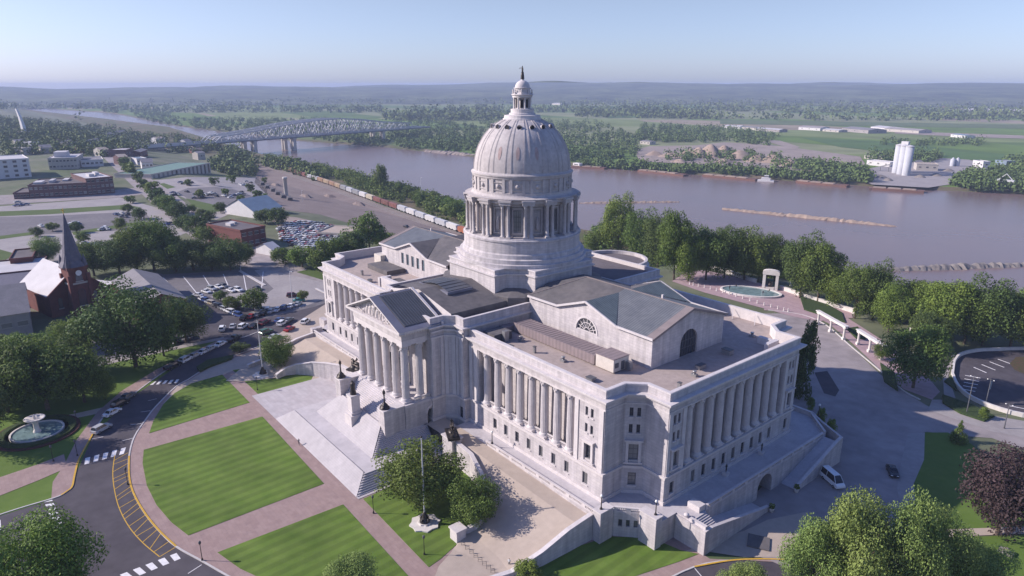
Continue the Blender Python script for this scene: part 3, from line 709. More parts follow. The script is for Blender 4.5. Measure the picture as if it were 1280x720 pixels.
# whole plan outline, both wings, counter-clockwise from the south-east
E_ = quad_outline()
W_ = [(-x, y) for x, y in reversed(E_)]
FULL = E_+[(17.5,36),(-17.5,36)]+W_+[(-17.5,-31.5),(-14.5,-31.5),(-12.5,-33.5),(-12.5,-37),(12.5,-37),(12.5,-33.5),(14.5,-31.5),(17.5,-31.5)]
# walls ---------------------------------------------------------
wl = MB(); S = M['stone']
def seg_wall(a, b, holes=(), z0=0., z1=ZP, win=True, mull=True, small=None):
    F = Fr(a, Vector(b)-Vector(a)); L = (Vector(b)-Vector(a)).length
    wall_holes(wl, F, 0, L, z0, z1, [h[:4] for h in holes], S)
    for h in holes:
        window(F, h)
    return F, L
colx = [23.1+3.8*k for k in range(8)]
loggia_pieces = []
def wing_front(flip, side=-1):
    """long facade of a wing; side -1 faces south, +1 faces north"""
    ys = 30.1*side
    def FX(o_x):  # frame so that u runs counter-clockwise
        pass
    # u measured in world x for convenience through a custom frame
    sx = -1 if flip else 1
    if side < 0:
        F = lambda p: (sx*p[0], ys-p[1], p[2])
    else:
        F = lambda p: (sx*p[0], ys+p[1], p[2])
    low = [(x-.6, x+.6, 7.0, 9.4) for x in colx if x > 26]+[(54.1,55.5,6.9,9.4)]
    pav = [(54.35,55.05,17.9,19.7),(55.75,56.45,17.9,19.7),(54.35,55.05,21.3,23.1),(55.75,56.45,21.3,23.1),(54.6,56.3,12.6,15.6)]
    wall_holes(wl, F, 17.5, 59.3, ZT-5.2, ZS, low, S)
    wall_holes(wl, F, 51.5, 59.3, ZS, ZC, pav, S)
    wall_holes(wl, F, 17.5, 21.2, ZS, ZC, [], S)
    wl.face([F((17.5,0,ZC)),F((59.3,0,ZC)),F((59.3,0,ZP)),F((17.5,0,ZP))], S)
    if side < 0:
        for h in low+pav: window(F, h)
        hd = MB(); hood(hd, F, 54.6,56.3,12.6,15.6); PB(hd, 'window_surround')
    # recess
    dp = -2.5
    bw = []
    for k in range(8):
        x = 25.0+3.8*k
        if x > 51.4: continue
        bw += [(x-.95,x+.95,12.2,16.4),(x-.75,x+.75,17.6,19.8),(x-.75,x+.75,20.9,22.9)]
    wall_holes(wl, F, 21.2, 51.5, ZS, ZC, bw, S, d=dp)
    wl.face([F((21.2,0,ZS)),F((21.2,dp,ZS)),F((21.2,dp,ZC)),F((21.2,0,ZC))], S); wl.face([F((51.5,0,ZS)),F((51.5,dp,ZS)),F((51.5,dp,ZC)),F((51.5,0,ZC))], S)
    wl.face([F((21.2,dp,ZS)),F((51.5,dp,ZS)),F((51.5,0,ZS)),F((21.2,0,ZS))], M['terr']); wl.face([F((21.2,dp,ZC)),F((51.5,dp,ZC)),F((51.5,0,ZC)),F((21.2,0,ZC))], S)
    if side < 0:
        for h in bw: window(F, h, d=dp, sill=False, name='loggia_window')
        for k in range(7):
            x = 25.0+3.8*k; b = MB()
            for q in range(7): b.lathe([(.07,0),(.12,.2),(.06,.45),(.1,.7)], F((x-.9+q*.3,-.9,ZS+.35)), M['stone_plain'], 6, capt=False)
            b.box(x-1.1,-1.05,ZS+1.05,x+1.1,-.75,ZS+1.2, M['stone_plain'], F); b.box(x-1.1,-1.05,ZS+.005,x+1.1,-.75,ZS+.35, M['stone_plain'], F); PB(b, 'balustrade')
    st = MB(); st.box(21.2,-2.4,ZS+.004,51.5,-.0-.02,ZS+.35, M['stone_plain'], F) if False else None
    for x in colx:
        p = F((x,-.95,ZS+.35)) if False else F((x,-.95,0)); put_column(p[0], p[1], ZS+.35, colA, first=first_used)
    for x in colx: pl = MB(); pl.box(x-1.2,-2.1,ZS+.004,x+1.2,-.02,ZS+.35, M['stone_plain'], F); PB(pl, 'column_plinth')
for fl in (False, True):
    wing_front(fl, -1)
wing_front(False, 1); wing_front(True, 1)
def end_front(flip):
    sx = -1 if flip else 1
    F = lambda p: (sx*(67.2+p[1]), p[0], p[2])
    ys = [-15+3.333*k for k in range(10)]
    low = [((ys[k]+ys[k+1])/2-.6,(ys[k]+ys[k+1])/2+.6,6.7,9.3) for k in range(9)]+[(-20.4,-19.2,6.9,9.3),(19.2,20.4,6.9,9.3)]
    wall_holes(wl, F, -22.1, 22.1, 0, ZS, low, S)
    dp = -2.5; bw = []
    for k in range(9):
        y = (ys[k]+ys[k+1])/2; bw += [(y-.85,y+.85,12.2,16.4),(y-.7,y+.7,17.6,19.8),(y-.7,y+.7,20.9,22.9)]
    wall_holes(wl, F, -16.8, 16.8, ZS, ZC, bw, S, d=dp)
    for y in (-16.8, 16.8): wl.face([F((y,0,ZS)),F((y,dp,ZS)),F((y,dp,ZC)),F((y,0,ZC))], S)
    wl.face([F((-16.8,dp,ZS)),F((16.8,dp,ZS)),F((16.8,0,ZS)),F((-16.8,0,ZS))], M['terr']); wl.face([F((-16.8,dp,ZC)),F((16.8,dp,ZC)),F((16.8,0,ZC)),F((-16.8,0,ZC))], S)
    wl.face([F((-22.1,0,ZC)),F((22.1,0,ZC)),F((22.1,0,ZP)),F((-22.1,0,ZP))], S)
    pv = []
    for c in (-19.6, 19.6): pv += [(c-.95,c-.3,17.9,19.7),(c+.3,c+.95,17.9,19.7),(c-.95,c-.3,21.3,23.1),(c+.3,c+.95,21.3,23.1),(c-.8,c+.8,12.6,15.6)]
    wall_holes(wl, F, -22.1, -16.8, ZS, ZC, [h for h in pv if h[0] < 0], S); wall_holes(wl, F, 16.8, 22.1, ZS, ZC, [h for h in pv if h[0] > 0], S)
    if not flip:
        for h in low+pv: window(F, h)
        for h in bw: window(F, h, d=dp, sill=False, name='loggia_window')
        for c in (-19.6, 19.6): hd = MB(); hood(hd, F, c-.8,c+.8,12.6,15.6); PB(hd, 'window_surround')
    for y in ys:
        p = F((y,-.95,0)); put_column(p[0], p[1], ZS+.35, colA, first=first_used)
    for y in ys: pl = MB(); pl.box(y-1.1,-2.1,ZS+.004,y+1.1,-.02,ZS+.35, M['stone_plain'], F); PB(pl, 'column_plinth')
end_front(False); end_front(True)
def notch(mx, my):
    A, B, C_, D = (59.3*mx,30.1*my),(59.3*mx,24.9*my),(62.1*mx,22.1*my),(67.2*mx,22.1*my)
    pts = [A,B,C_,D]
    for i, (a, b) in enumerate(zip(pts, pts[1:])):
        F0 = Fr(a, Vector(b)-Vector(a)); L = (Vector(b)-Vector(a)).length
        out = Vector((mx,my)); F = F0
        if F0.n.dot(out) < 0:
            F0n = Fr(a, Vector(b)-Vector(a)); F0n.n = -F0n.n; F = F0n
        if i == 1:
            c = L/2; hs = [(c-1.05,c-.35,17.9,19.7),(c+.35,c+1.05,17.9,19.7),(c-1.05,c-.35,21.3,23.1),(c+.35,c+1.05,21.3,23.1),(c-.9,c+.9,12.3,15.6),(c-.75,c+.75,6.9,9.6)]
            wall_holes(wl, F, 0, L, 0, ZP, hs, S)
            if (mx, my) == (1,-1):
                for h in hs: window(F, h)
                hd = MB(); hood(hd, F, c-.9,c+.9,12.3,15.6); PB(hd, 'window_surround')
        else: wall_holes(wl, F, 0, L, 0, ZP, [], S)
for mx in (1,-1):
    for my in (1,-1): notch(mx, my)
# central block walls (south and north)
SB_ = [(-17.5,-31.5),(-14.5,-31.5),(-12.5,-33.5),(-12.5,-37),(12.5,-37),(12.5,-33.5),(14.5,-31.5),(17.5,-31.5)]
ZB = 30.3
for a, b in zip(SB_, SB_[1:]):
    F = Fr(a, Vector(b)-Vector(a)); L = (Vector(b)-Vector(a)).length
    hs = []
    if a == (14.5,-31.5): hs = [(.9,2.1,5.2,8.6)]
    if a == (-12.5,-37): hs = [(x+12.5-.95,x+12.5+.95,11.3,16.6) for x in (-6.15,-2.05,2.05,6.15)]+[(x+12.5-.7,x+12.5+.7,18.2,21.4) for x in (-6.15,-2.05,2.05,6.15)]
    wall_holes(wl, F, 0, L, 0, ZB, hs, S)
    for h in hs: window(F, h, sill=False)
for x in (17.5,-17.5):
    wl.face([(x,-31.5,0),(x,-8,0),(x,-8,ZB),(x,-31.5,ZB)], S); wl.face([(x,12,ZR),(x,36,ZR),(x,36,ZB),(x,12,ZB)], S)
    wl.face([(x,29,0),(x,36,0),(x,36,ZR),(x,29,ZR)], S)
wl.face([(-17.5,36,0),(17.5,36,0),(17.5,36,ZB),(-17.5,36,ZB)], S)
PB(wl, 'wall')
# string course at the main floor and base course
sc = MB()
ring_band(sc, FULL, .003, .28, ZS-.55, ZS-.15, M['stone_plain']); ring_band(sc, FULL, .003, .42, ZS-.15, ZS+.02, M['stone_plain']); ring_band(sc, FULL, .003, .22, ZT+.01, ZT+.75, M['stone_plain'])
PB(sc, 'string_course')
# cornice with dentils (wings)
wingP = lambda s: [(s*x, y) for x, y in E_] if s > 0 else [(-x, y) for x, y in reversed(E_)]
dn = []
for s in (1,-1):
    cn = MB(); P = wingP(s)
    skip = (len(P)-1,)
    ring_band(cn, P, .003, .12, ZC-.15, ZC+.1, M['stone_plain'], skip); ring_band(cn, P, .003, .3, 25.15, 25.45, M['stone_plain'], skip)
    ring_band(cn, P, .003, .95, 25.75, 26.05, M['stone_plain'], skip); ring_band(cn, P, .003, 1.1, 26.05, 26.25, M['stone_plain'], skip)
    ring_band(cn, P, .003, .12, 27.6, 27.9, M['stone_plain'], skip)
    O = offset_poly(P, .3)
    for i in range(len(P)-1):
        a, b = Vector(O[i]), Vector(O[i+1]); d = (b-a); L = d.length; d.normalize(); F = Fr(a, d); k = .25
        while k < L-.25: cn.box(k,-.28,25.47,k+.28,.32,25.74, M['stone_plain'], F); k += .62
    PB(cn, 'cornice')
# parapet inner faces + coping, roof slab
for s in (1,-1):
    pp = MB(); P = wingP(s); skip = (len(P)-1,)
    ring_band(pp, P, -.75, -.003, ZR-.3, ZP+.03, M['stone_plain'], skip)
    PB(pp, 'parapet')
    rf = MB(); rf.face([(x,y,ZR) for x, y in offset_poly(wingP(s), -.4)], M['roofgravel']); PB(rf, 'roof')
# north parapet attic and south block attic
blk = [(-17.5,-8)]+SB_+[(17.5,-8)]
def wallpath(mb, pts, t, z0, z1, m): 
    for a, b in zip(pts, pts[1:]):
        a = Vector(a); b = Vector(b); F = Fr(a, b-a); L = (b-a).length
        mb.box(-.0,-t,z0,L,-.004,z1,m,F)
at_ = MB(); ring_band(at_, blk, -.7, -.004, 28.2, ZB+.03, M['stone_plain'], (len(blk)-1,)); PB(at_, 'parapet')
nb_ = [(17.5,12),(17.5,36),(-17.5,36),(-17.5,12)]
at_ = MB(); ring_band(at_, nb_, -.7, -.004, 28.2, ZB+.03, M['stone_plain'], (len(nb_)-1,))
PB(at_, 'parapet')
for P in (blk, nb_):
    bc = MB()
    ring_band(bc, P, .003, .55, 27.9, 28.2, M['stone_plain'], (len(P)-1,)); ring_band(bc, P, .003, .75, 28.2, 28.42, M['stone_plain'], (len(P)-1,))
    PB(bc, 'cornice')
br_ = MB()
br_.face([(-17.3,-31.3),(-14.4,-31.3),(-12.3,-33.4),(-12.3,-36.8),(12.3,-36.8),(12.3,-33.4),(14.4,-31.3),(17.3,-31.3),(17.3,-8),(-17.3,-8)] and [(x,y,29.2) for x,y in [(-17.3,-31.3),(-14.4,-31.3),(-12.3,-33.4),(-12.3,-36.8),(12.3,-36.8),(12.3,-33.4),(14.4,-31.3),(17.3,-31.3),(17.3,-8),(-17.3,-8)]], M['darkroof']); PB(br_, 'roof'); br_ = MB()
br_.face([(x,y,29.2) for x,y in [(17.3,12),(17.3,35.8),(-17.3,35.8),(-17.3,12)]], M['darkroof'])
PB(br_, 'roof')
# dark low-slope roof of the south block with its louvred panel
dr_ = MB()
dr_.face([(-9.5,-32,32.2),(0,-32,33.3),(0,-10,33.3),(-9.5,-10,32.2)], M['lead']); dr_.face([(0,-32,33.3),(13.5,-32,30.6),(13.5,-11,30.6),(0,-10,33.3)], M['lead'])
dr_.face([(-9.5,-32,32.2),(-9.5,-10,32.2),(-13.5,-10,30.6),(-13.5,-32,30.6)], M['lead'])
dr_.face([(-13.5,-32,29.2),(13.5,-32,29.2),(13.5,-32,30.6),(0,-32,33.3),(-13.5,-32,30.6)], M['stone_plain'])
dr_.face([(13.5,-32,29.2),(13.5,-11,29.2),(13.5,-11,30.6),(13.5,-32,30.6)], M['lead'])
PB(dr_, 'roof')
pn = MB()
T = lambda p: (p[0], p[1], p[2]-abs(p[0])*.18)
pn.box(-7.2,-27.5,33.3,5.6,-20.3,33.95, M['slateblue'], T)
for k in range(8): pn.box(-6.9+k*1.55,-27.2,33.955,-6.9+k*1.55+1.2,-20.6,34.02, M['ribroof'], T)
PB(pn, 'skylight')
# ---- portico: columns, entablature, pediment, ribbed roof
ppx = [-10.25+4.1*k for k in range(6)]
fl = MB(); fl.box(-12.3,-44.1,ZS-.6,12.3,-37.1,ZS, M['step']); fl.box(-12.3,-44.1,9.6,12.3,-37.1,ZS-.604, M['stone'])
for sx in (-1, 1): fl.box(min(sx*11.6,sx*12.2),-44.0,0,max(sx*11.6,sx*12.2),-38.9,9.59, M['stone']); fl.box(min(sx*11.6,sx*12.2),-38.895,8.6,max(sx*11.6,sx*12.2),-37.1,9.59, M['stone'])
PB(fl, 'portico_floor')
for i, x in enumerate(ppx): put_column(x, -42.6, ZS+.004, colA, first=first_used, s=(1.06,1.06,(25-ZS)/(ZC-ZS-.35)))
for x in (-10.25, 10.25): put_column(x, -38.9, ZS+.004, colA, first=first_used, s=(1.06,1.06,(25-ZS)/(ZC-ZS-.35)))
en = MB(); SP = M['stone_plain']
en.box(-11.4,-43.7,25.0,11.4,-36.9,26.2,SP); en.box(-11.5,-43.8,26.2,11.5,-36.9,27.6,M['stone']); en.box(-12.0,-44.3,27.95,12.0,-36.9,28.25,SP); en.box(-12.7,-45.0,28.25,12.7,-36.9,28.75,SP); en.box(-11.7,-44.0,27.6,11.7,-36.9,27.95,SP)
k = -11.6
while k < 11.4: en.box(k,-44.25,27.62,k+.32,-44.005,27.93,SP); k += .68
k = -43.9
while k < -37.5: en.box(11.705,k,27.62,11.95,k+.32,27.93,SP); k += .68
PB(en, 'entablature')
pd = MB(); apx = 33.6
# tympanum (set back) and raking cornices
pd.face([(-11.6,-43.6,28.76),(11.6,-43.6,28.76),(0,-43.6,33.0)], M['stone'])
for s in (-1, 1):
    a = (s*12.9, 28.76); b = (0, 33.9)
    for y0, y1, off, th in ((-45.0,-43.6,0,.42),(-44.5,-43.6,-.42,.32)):
        v = [(a[0],y0,a[1]+off),(b[0],y0,b[1]+off),(b[0],y0,b[1]+off-th),(a[0]-s*th*2.0,y0,a[1]+off-.0)]
        w_ = [(p[0],y1,p[2]) for p in v]
        pd.face(v, SP); pd.face(w_[::-1], SP)
        for i in range(4): j = (i+1)%4; pd.face([v[i],w_[i],w_[j],v[j]], SP)
PB(pd, 'pediment')
def figure(pos, h=1.75, pose='stand', name='figure', parent=None, mats=None, rz=0, seedv=0):
    """one continuous skinned body; joints in metres for a 1.75 m figure facing +y"""
    J = dict(pel=(0,0,.95), ch=(0,0,1.22), nk=(0,0,1.47), hd=(0,.02,1.56), ht=(0,.03,1.68),
             ls=(-.19,0,1.42), le=(-.26,0,1.14), lh=(-.25,.08,.9), rs=(.19,0,1.42), re=(.26,0,1.14), rh=(.25,.08,.9),
             lp=(-.1,0,.92), lk=(-.11,.03,.5), lf=(-.12,0,.07), lt=(-.13,.14,.03), rp=(.1,0,.92), rk=(.12,.03,.5), rf=(.13,0,.07), rt=(.14,.14,.03))
    if pose == 'walk': J.update(lk=(-.11,.2,.52), lf=(-.11,.24,.08), lt=(-.11,.38,.05), rk=(.11,-.05,.5), rf=(.11,-.3,.12), rt=(.11,-.2,.03), le=(-.25,-.1,1.16), lh=(-.24,-.12,.93), re=(.25,.08,1.16), rh=(.24,.22,.98))
    if pose == 'arm': J.update(rs=(.19,0,1.42), re=(.35,.18,1.40), rh=(.42,.42,1.36), le=(-.3,-.02,1.2), lh=(-.22,.14,1.02))
    if pose == 'sit': J.update(lk=(-.15,.46,.92), lf=(-.16,.5,.48), lt=(-.16,.64,.44), rk=(.15,.46,.92), rf=(.16,.42,.48), rt=(.16,.56,.44), le=(-.3,.12,1.16), lh=(-.2,.35,1.0))
    if pose == 'recline': J.update(pel=(0,0,.28), ch=(0,-.25,.5), nk=(0,-.42,.72), hd=(0,-.44,.8), ht=(0,-.45,.92), ls=(-.2,-.38,.68), le=(-.36,-.55,.45), lh=(-.3,-.35,.3), rs=(.2,-.38,.68), re=(.38,-.2,.62), rh=(.42,.1,.6), lp=(-.1,.03,.26), lk=(-.12,.48,.5), lf=(-.1,.85,.2), lt=(-.1,.98,.16), rp=(.1,.03,.26), rk=(.16,.5,.3), rf=(.2,.95,.16), rt=(.2,1.08,.14))
    rr = dict(pel=.15, ch=.16, nk=.065, hd=.09, ht=.085, ls=.075, le=.05, lh=.035, rs=.075, re=.05, rh=.035, lp=.1, lk=.065, lf=.045, lt=.04, rp=.1, rk=.065, rf=.045, rt=.04)
    E2 = [('pel','ch'),('ch','nk'),('nk','hd'),('hd','ht'),('ch','ls'),('ls','le'),('le','lh'),('ch','rs'),('rs','re'),('re','rh'),('pel','lp'),('lp','lk'),('lk','lf'),('lf','lt'),('pel','rp'),('rp','rk'),('rk','rf'),('rf','rt')]
    keys = list(J); k = h/1.75
    me = bpy.data.meshes.new(name); me.from_pydata([tuple(c*k for c in J[x]) for x in keys], [(keys.index(a), keys.index(b)) for a, b in E2], [])
    o = bpy.data.objects.new(name, me); col.objects.link(o); o.modifiers.new('skin','SKIN')
    # radii need the skin layer
    bm = bmesh.new(); bm.from_mesh(me); sk = bm.verts.layers.skin.verify(); bm.verts.ensure_lookup_table()
    for i, x in enumerate(keys): bm.verts[i][sk].radius = (rr[x]*k, rr[x]*k*.85); bm.verts[i][sk].use_root = (x == 'pel')
    bm.to_mesh(me); bm.free()
    ss = o.modifiers.new('sub','SUBSURF'); ss.levels = 1; ss.render_levels = 1
    dg = bpy.context.evaluated_depsgraph_get(); ev = o.evaluated_get(dg); m2 = bpy.data.meshes.new_from_object(ev)
    o.modifiers.clear(); o.data = m2
    for p in m2.polygons: p.use_smooth = True
    if mats:
        for m_ in mats: m2.materials.append(m_)
        if len(mats) > 1:
            for p in m2.polygons:
                z = p.center.z/k; x = abs(p.center.x/k)
                lo, hi, sk_ = 0, 1, 2
                p.material_index = (3 if z > 1.64 else 2) if z > 1.47 else (2 if (x > .2 and z < 1.0 and z > .8) else (1 if z > .95 else 0))
    o.location = pos; o.rotation_euler = (0,0,rz)
    if parent: o.parent = parent
    return o
# pediment sculpture: relief figures, tallest in the middle
for i, x in enumerate((-8.2,-6.6,-4.9,-3.3,-1.7,0,1.7,3.3,4.9,6.6,8.2)):
    h = 3.1*(1-abs(x)/10.5)+.25
    g = figure((x,-44.05,28.76), h/.97*1.0 if abs(x) < 6 else h*1.9, 'stand' if abs(x) < 3.5 else ('sit' if abs(x) < 6 else 'recline'), 'pediment_figure', cap, [M['stone_plain']], rz=rad(180 if abs(x) < 6 else (90 if x > 0 else -90)))
    if 3.5 < abs(x) < 6: g.location.z = 28.76-.44*(h/.97)/1.75
pr = MB()   # gable roof behind the pediment: smooth skirt plus ribbed panel
for s in (-1, 1):
    pr.face([(s*12.9,-45.0,28.80),(0,-45.0,33.95),(0,-34.2,33.95),(s*12.9,-34.2,28.80)], M['slateblue'] if 'slateblue' in M else M['copper'])
    for k in range(13):
        y0 = -42.7+k*.66
        T = lambda p, s=s: (s*p[0], p[1], 33.95-(p[0])*(5.15/12.9)+p[2])
        pr.box(.6,y0,.01,11.3,y0+.44,.16, M['ribroof'], T)
    T = lambda p, s=s: (s*p[0], p[1], 33.95-(p[0])*(5.15/12.9)+p[2])
    pr.box(.5,-42.9,.006,11.5,-34.3,.03, M['lead'], T)
    pr.box(.05,-34.2,-.6,12.9,-33.6,.35, SP, T)
PB(pr, 'portico_roof')
# driveway arch in the portico's east cheek
def arch_frame(mb, F, c, w_, zs, zt, m, dep=.5, seg=10, d=0.):
    """half-round arch ring: c centre along u, w_ half width, zs springing, zt ignored"""
    for i in range(seg):
        a0 = math.pi*i/seg; a1 = math.pi*(i+1)/seg
        q = [(c+w_*math.cos(a0),d,zs+w_*math.sin(a0)),(c+w_*math.cos(a1),d,zs+w_*math.sin(a1)),(c+(w_+.4)*math.cos(a1),d,zs+(w_+.4)*math.sin(a1)),(c+(w_+.4)*math.cos(a0),d,zs+(w_+.4)*math.sin(a0))]
        q2 = [(p[0],d+.12,p[2]) for p in q]
        mb.face([F(p) for p in q2], m)
        for j in range(4): mb.face([F(q[j]),F(q[(j+1)%4]),F(q2[(j+1)%4]),F(q2[j])], m)
def arch_wall(mb, F, u0, u1, z0, z1, c, w_, zs, m, d=0., dep=3., seg=12, dark=None):
    """wall with one round-headed opening and its barrel"""
    mb.face([F((u0,d,z0)),F((c-w_,d,z0)),F((c-w_,d,z1)),F((u0,d,z1))], m); mb.face([F((c+w_,d,z0)),F((u1,d,z0)),F((u1,d,z1)),F((c+w_,d,z1))], m)
    prev = None
    for i in range(seg+1):
        a = math.pi*i/seg; p = (c-w_*math.cos(a), zs+w_*math.sin(a))
        if prev: 
            mb.face([F((prev[0],d,prev[1])),F((p[0],d,p[1])),F((p[0],d,z1)),F((prev[0],d,z1))], m)
            mb.face([F((prev[0],d,prev[1])),F((prev[0],d-dep,prev[1])),F((p[0],d-dep,p[1])),F((p[0],d,p[1]))], dark or m)
        prev = p
    for x in (c-w_, c+w_): mb.face([F((x,d,z0)),F((x,d-dep,z0)),F((x,d-dep,zs)),F((x,d,zs))], dark or m)
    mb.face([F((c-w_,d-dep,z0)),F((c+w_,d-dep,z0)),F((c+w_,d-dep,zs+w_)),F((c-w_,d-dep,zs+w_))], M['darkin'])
for sx in (1,-1):
    aw = MB(); F = lambda p, sx=sx: (sx*(12.25+p[1]), p[0], p[2])
    arch_wall(aw, F, -39.4, -34.0, 0, 9.55, -36.6, 1.75, 7.6, M['stone'], dep=8); arch_frame(aw, F, -36.6, 1.75, 7.6, 0, SP)
    PB(aw, 'driveway_arch')
# balustrade on the portico's east side
for sx in (1,-1):
    b = MB(); F = lambda p, sx=sx: (sx*(11.9+p[1]), p[0], p[2])
    for q in range(14): b.lathe([(.08,0),(.14,.25),(.07,.5),(.12,.75)], F((-41.3+q*.3,0,ZS+.2)), SP, 6, capt=False)
    b.box(-41.5,-.2,ZS+.95,-37.2,.2,ZS+1.12,SP,F); b.box(-41.5,-.2,ZS+.005,-37.2,.2,ZS+.2,SP,F); PB(b, 'balustrade')
# pilasters on the block walls and tall openings
pi = MB()
for a, b in (((12.5,-37),(12.5,-33.5)),((12.5,-33.5),(14.5,-31.5)),((14.5,-31.5),(17.5,-31.5))):
    for sx in (1,-1):
        A = Vector((a[0]*sx,a[1])); B = Vector((b[0]*sx,b[1]))
        F = Fr(A, B-A) if sx > 0 else Fr(B, A-B); L = (B-A).length
        for u in ((.15,1.0),(L-1.0,L-.15)): (lambda q: (q.box(u[0],.003,ZS+.03,u[1],.22,25.4,SP,F), PB(q,'pilaster')))(MB())
        (lambda q: (q.box(0,.003,25.4,L,.3,25.9,SP,F), q.box(0,.003,26.9,L,.45,27.3,SP,F), PB(q,'entablature_band')))(MB())
for sx in (1,-1):
    F = lambda p, sx=sx: (sx*p[0], -30.1-p[1], p[2])
    for u in ((17.7,18.9),(19.6,20.9),(51.7,52.7),(58.0,59.1)): (lambda q: (q.box(u[0],.003,ZS+.03,u[1],.18,ZC-.16,SP,F), PB(q,'pilaster')))(MB())
    G = lambda p, sx=sx: (sx*(67.2+p[1]), p[0], p[2])
    for u in ((-22.0,-21.1),(-18.0,-17.0),(17.0,18.0),(21.1,22.0)): (lambda q: (q.box(u[0],.003,ZS+.03,u[1],.18,ZC-.16,SP,G), PB(q,'pilaster')))(MB())

# ---- chamber halls on the wings
def hall(s):
    hb_ = MB(); X0, X1, Y, ZE, ZA = 17.2, 54.5, 12., 32.1, 35.8
    fx = lambda p: (s*p[0], p[1], p[2])
    lun = MB()
    # long side walls with a gable in the middle (x 36), east gable end
    cx, gw, ga = 36.3, 9.0, 35.2
    for sy in (-1, 1):
        F = lambda p, sy=sy: (s*p[0], sy*(Y+p[1]), p[2])
        if s > 0:   # lunette wall
            w_ = 3.1; zs = 28.3; seg = 14
            def topz(x): return ZE+max(0,(ga-ZE)*(1-abs(x-cx)/gw))
            hb_.face([F((X0,0,ZR)),F((cx-w_,0,ZR)),F((cx-w_,0,topz(cx-w_))),F((cx-gw,0,ZE)),F((X0,0,ZE))], M['stone']); hb_.face([F((cx+w_,0,ZR)),F((X1,0,ZR)),F((X1,0,ZE)),F((cx+gw,0,ZE)),F((cx+w_,0,topz(cx+w_)))], M['stone'])
            hb_.face([F((cx-w_,0,ZR)),F((cx+w_,0,ZR)),F((cx+w_,0,zs)),F((cx-w_,0,zs))], M['stone'])
            for i in range(seg):
                a0 = math.pi*i/seg; a1 = math.pi*(i+1)/seg; p = [(cx-w_*math.cos(a), zs+w_*.95*math.sin(a)) for a in (a0,a1)]
                hb_.face([F((p[0][0],0,p[0][1])),F((p[1][0],0,p[1][1])),F((p[1][0],0,topz(p[1][0]))),F((p[0][0],0,topz(p[0][0])))], M['stone'])
                hb_.face([F((p[0][0],0,p[0][1])),F((p[0][0],-.4,p[0][1])),F((p[1][0],-.4,p[1][1])),F((p[1][0],0,p[1][1]))], SP)
            lw = MB(); n = 16
            lw.face([F((cx-w_*math.cos(math.pi*i/n),-.3,zs+w_*.95*math.sin(math.pi*i/n))) for i in range(n+1)], M['glass'])
            for i in range(1, 8): a = math.pi*i/8; lw.beam(F((cx-.9*math.cos(a),-.24,zs+.9*math.sin(a))), F((cx-w_*math.cos(a),-.24,zs+w_*.95*math.sin(a))), .14,.14, SP)
            for rr_ in (.9, 2.1, w_): 
                for i in range(12): a0,a1 = math.pi*i/12, math.pi*(i+1)/12; lw.beam(F((cx-rr_*math.cos(a0),-.22,zs+rr_*.95*math.sin(a0))),F((cx-rr_*math.cos(a1),-.22,zs+rr_*.95*math.sin(a1))),.14,.14,SP)
            lw.beam(F((cx-w_,-.2,zs+.05)),F((cx+w_,-.2,zs+.05)),.3,.2,SP)
            arch_frame(lw, F, cx, w_, zs, 0, SP)
            PB(lw, 'lunette_window')
        else:
            hs = [(cx-6.9+k*2.9, cx-6.9+k*2.9+1.5, 28.0, 31.3) for k in range(5)]
            wall_holes(hb_, F, X0, X1, ZR, ZE, hs, M['stone']); hb_.face([F((cx-gw,0,ZE)),F((cx+gw,0,ZE)),F((cx,0,ga))], M['stone'])
            for h in hs:
                wnd = window(F, h, sill=False, mull=True)
                wnd.data.materials[0] = M['blueglass']
    for sy in (-1, 1):
        F = lambda p, sy=sy: (s*p[0], sy*(Y+p[1]), p[2])
    # end gable with arched window
    F = lambda p: (s*(X1+p[1]), p[0], p[2])
    w_ = 2.9; zs = 28.4
    arch_wall(hb_, F, -Y, Y, ZR, ZE, 0, w_, zs, M['stone'], dep=.5) if False else None
    hb_.face([F((-Y,0,ZR)),F((-w_,0,ZR)),F((-w_,0,ZE)),F((-Y,0,ZE))], M['stone']); hb_.face([F((w_,0,ZR)),F((Y,0,ZR)),F((Y,0,ZE)),F((w_,0,ZE))], M['stone'])
    for i in range(12):
        p = [(-w_*math.cos(math.pi*(i+k)/12), zs+w_*math.sin(math.pi*(i+k)/12)) for k in (0,1)]
        hb_.face([F((p[0][0],0,p[0][1])),F((p[1][0],0,p[1][1])),F((p[1][0],0,ZE)),F((p[0][0],0,ZE))], M['stone'])
        hb_.face([F((p[0][0],0,p[0][1])),F((p[0][0],-.5,p[0][1])),F((p[1][0],-.5,p[1][1])),F((p[1][0],0,p[1][1]))], SP)
    for q in (-w_, w_): hb_.face([F((q,0,ZR)),F((q,-.5,ZR)),F((q,-.5,zs)),F((q,0,zs))], SP)
    hb_.face([F((-Y,0,ZE)),F((Y,0,ZE)),F((0,0,ZA))], M['stone'])
    PB(hb_, 'chamber_wall')
    aw = MB(); aw.face([F((-w_,-.4,ZR)),F((w_,-.4,ZR))]+[F((w_*math.cos(math.pi*i/14),-.4,zs+w_*math.sin(math.pi*i/14))) for i in range(15)], M['glass'])
    for u in (-1.9,-.95,0,.95,1.9): aw.beam(F((u,-.33,ZR+.1)),F((u,-.33,zs+math.sqrt(w_*w_-u*u)-.05)),.1,.1,M['frame'])
    for z in (27.3,28.9): aw.beam(F((-w_,-.33,z)),F((w_,-.33,z)),.1,.1,M['frame'])
    PB(aw, 'arched_window')
    # roofs
    ro = MB(); ov = .5
    Z = lambda y: ZA+.15-(ZA-ZE)*abs(y)/Y
    y1 = Y+ov
    xr = X0+12
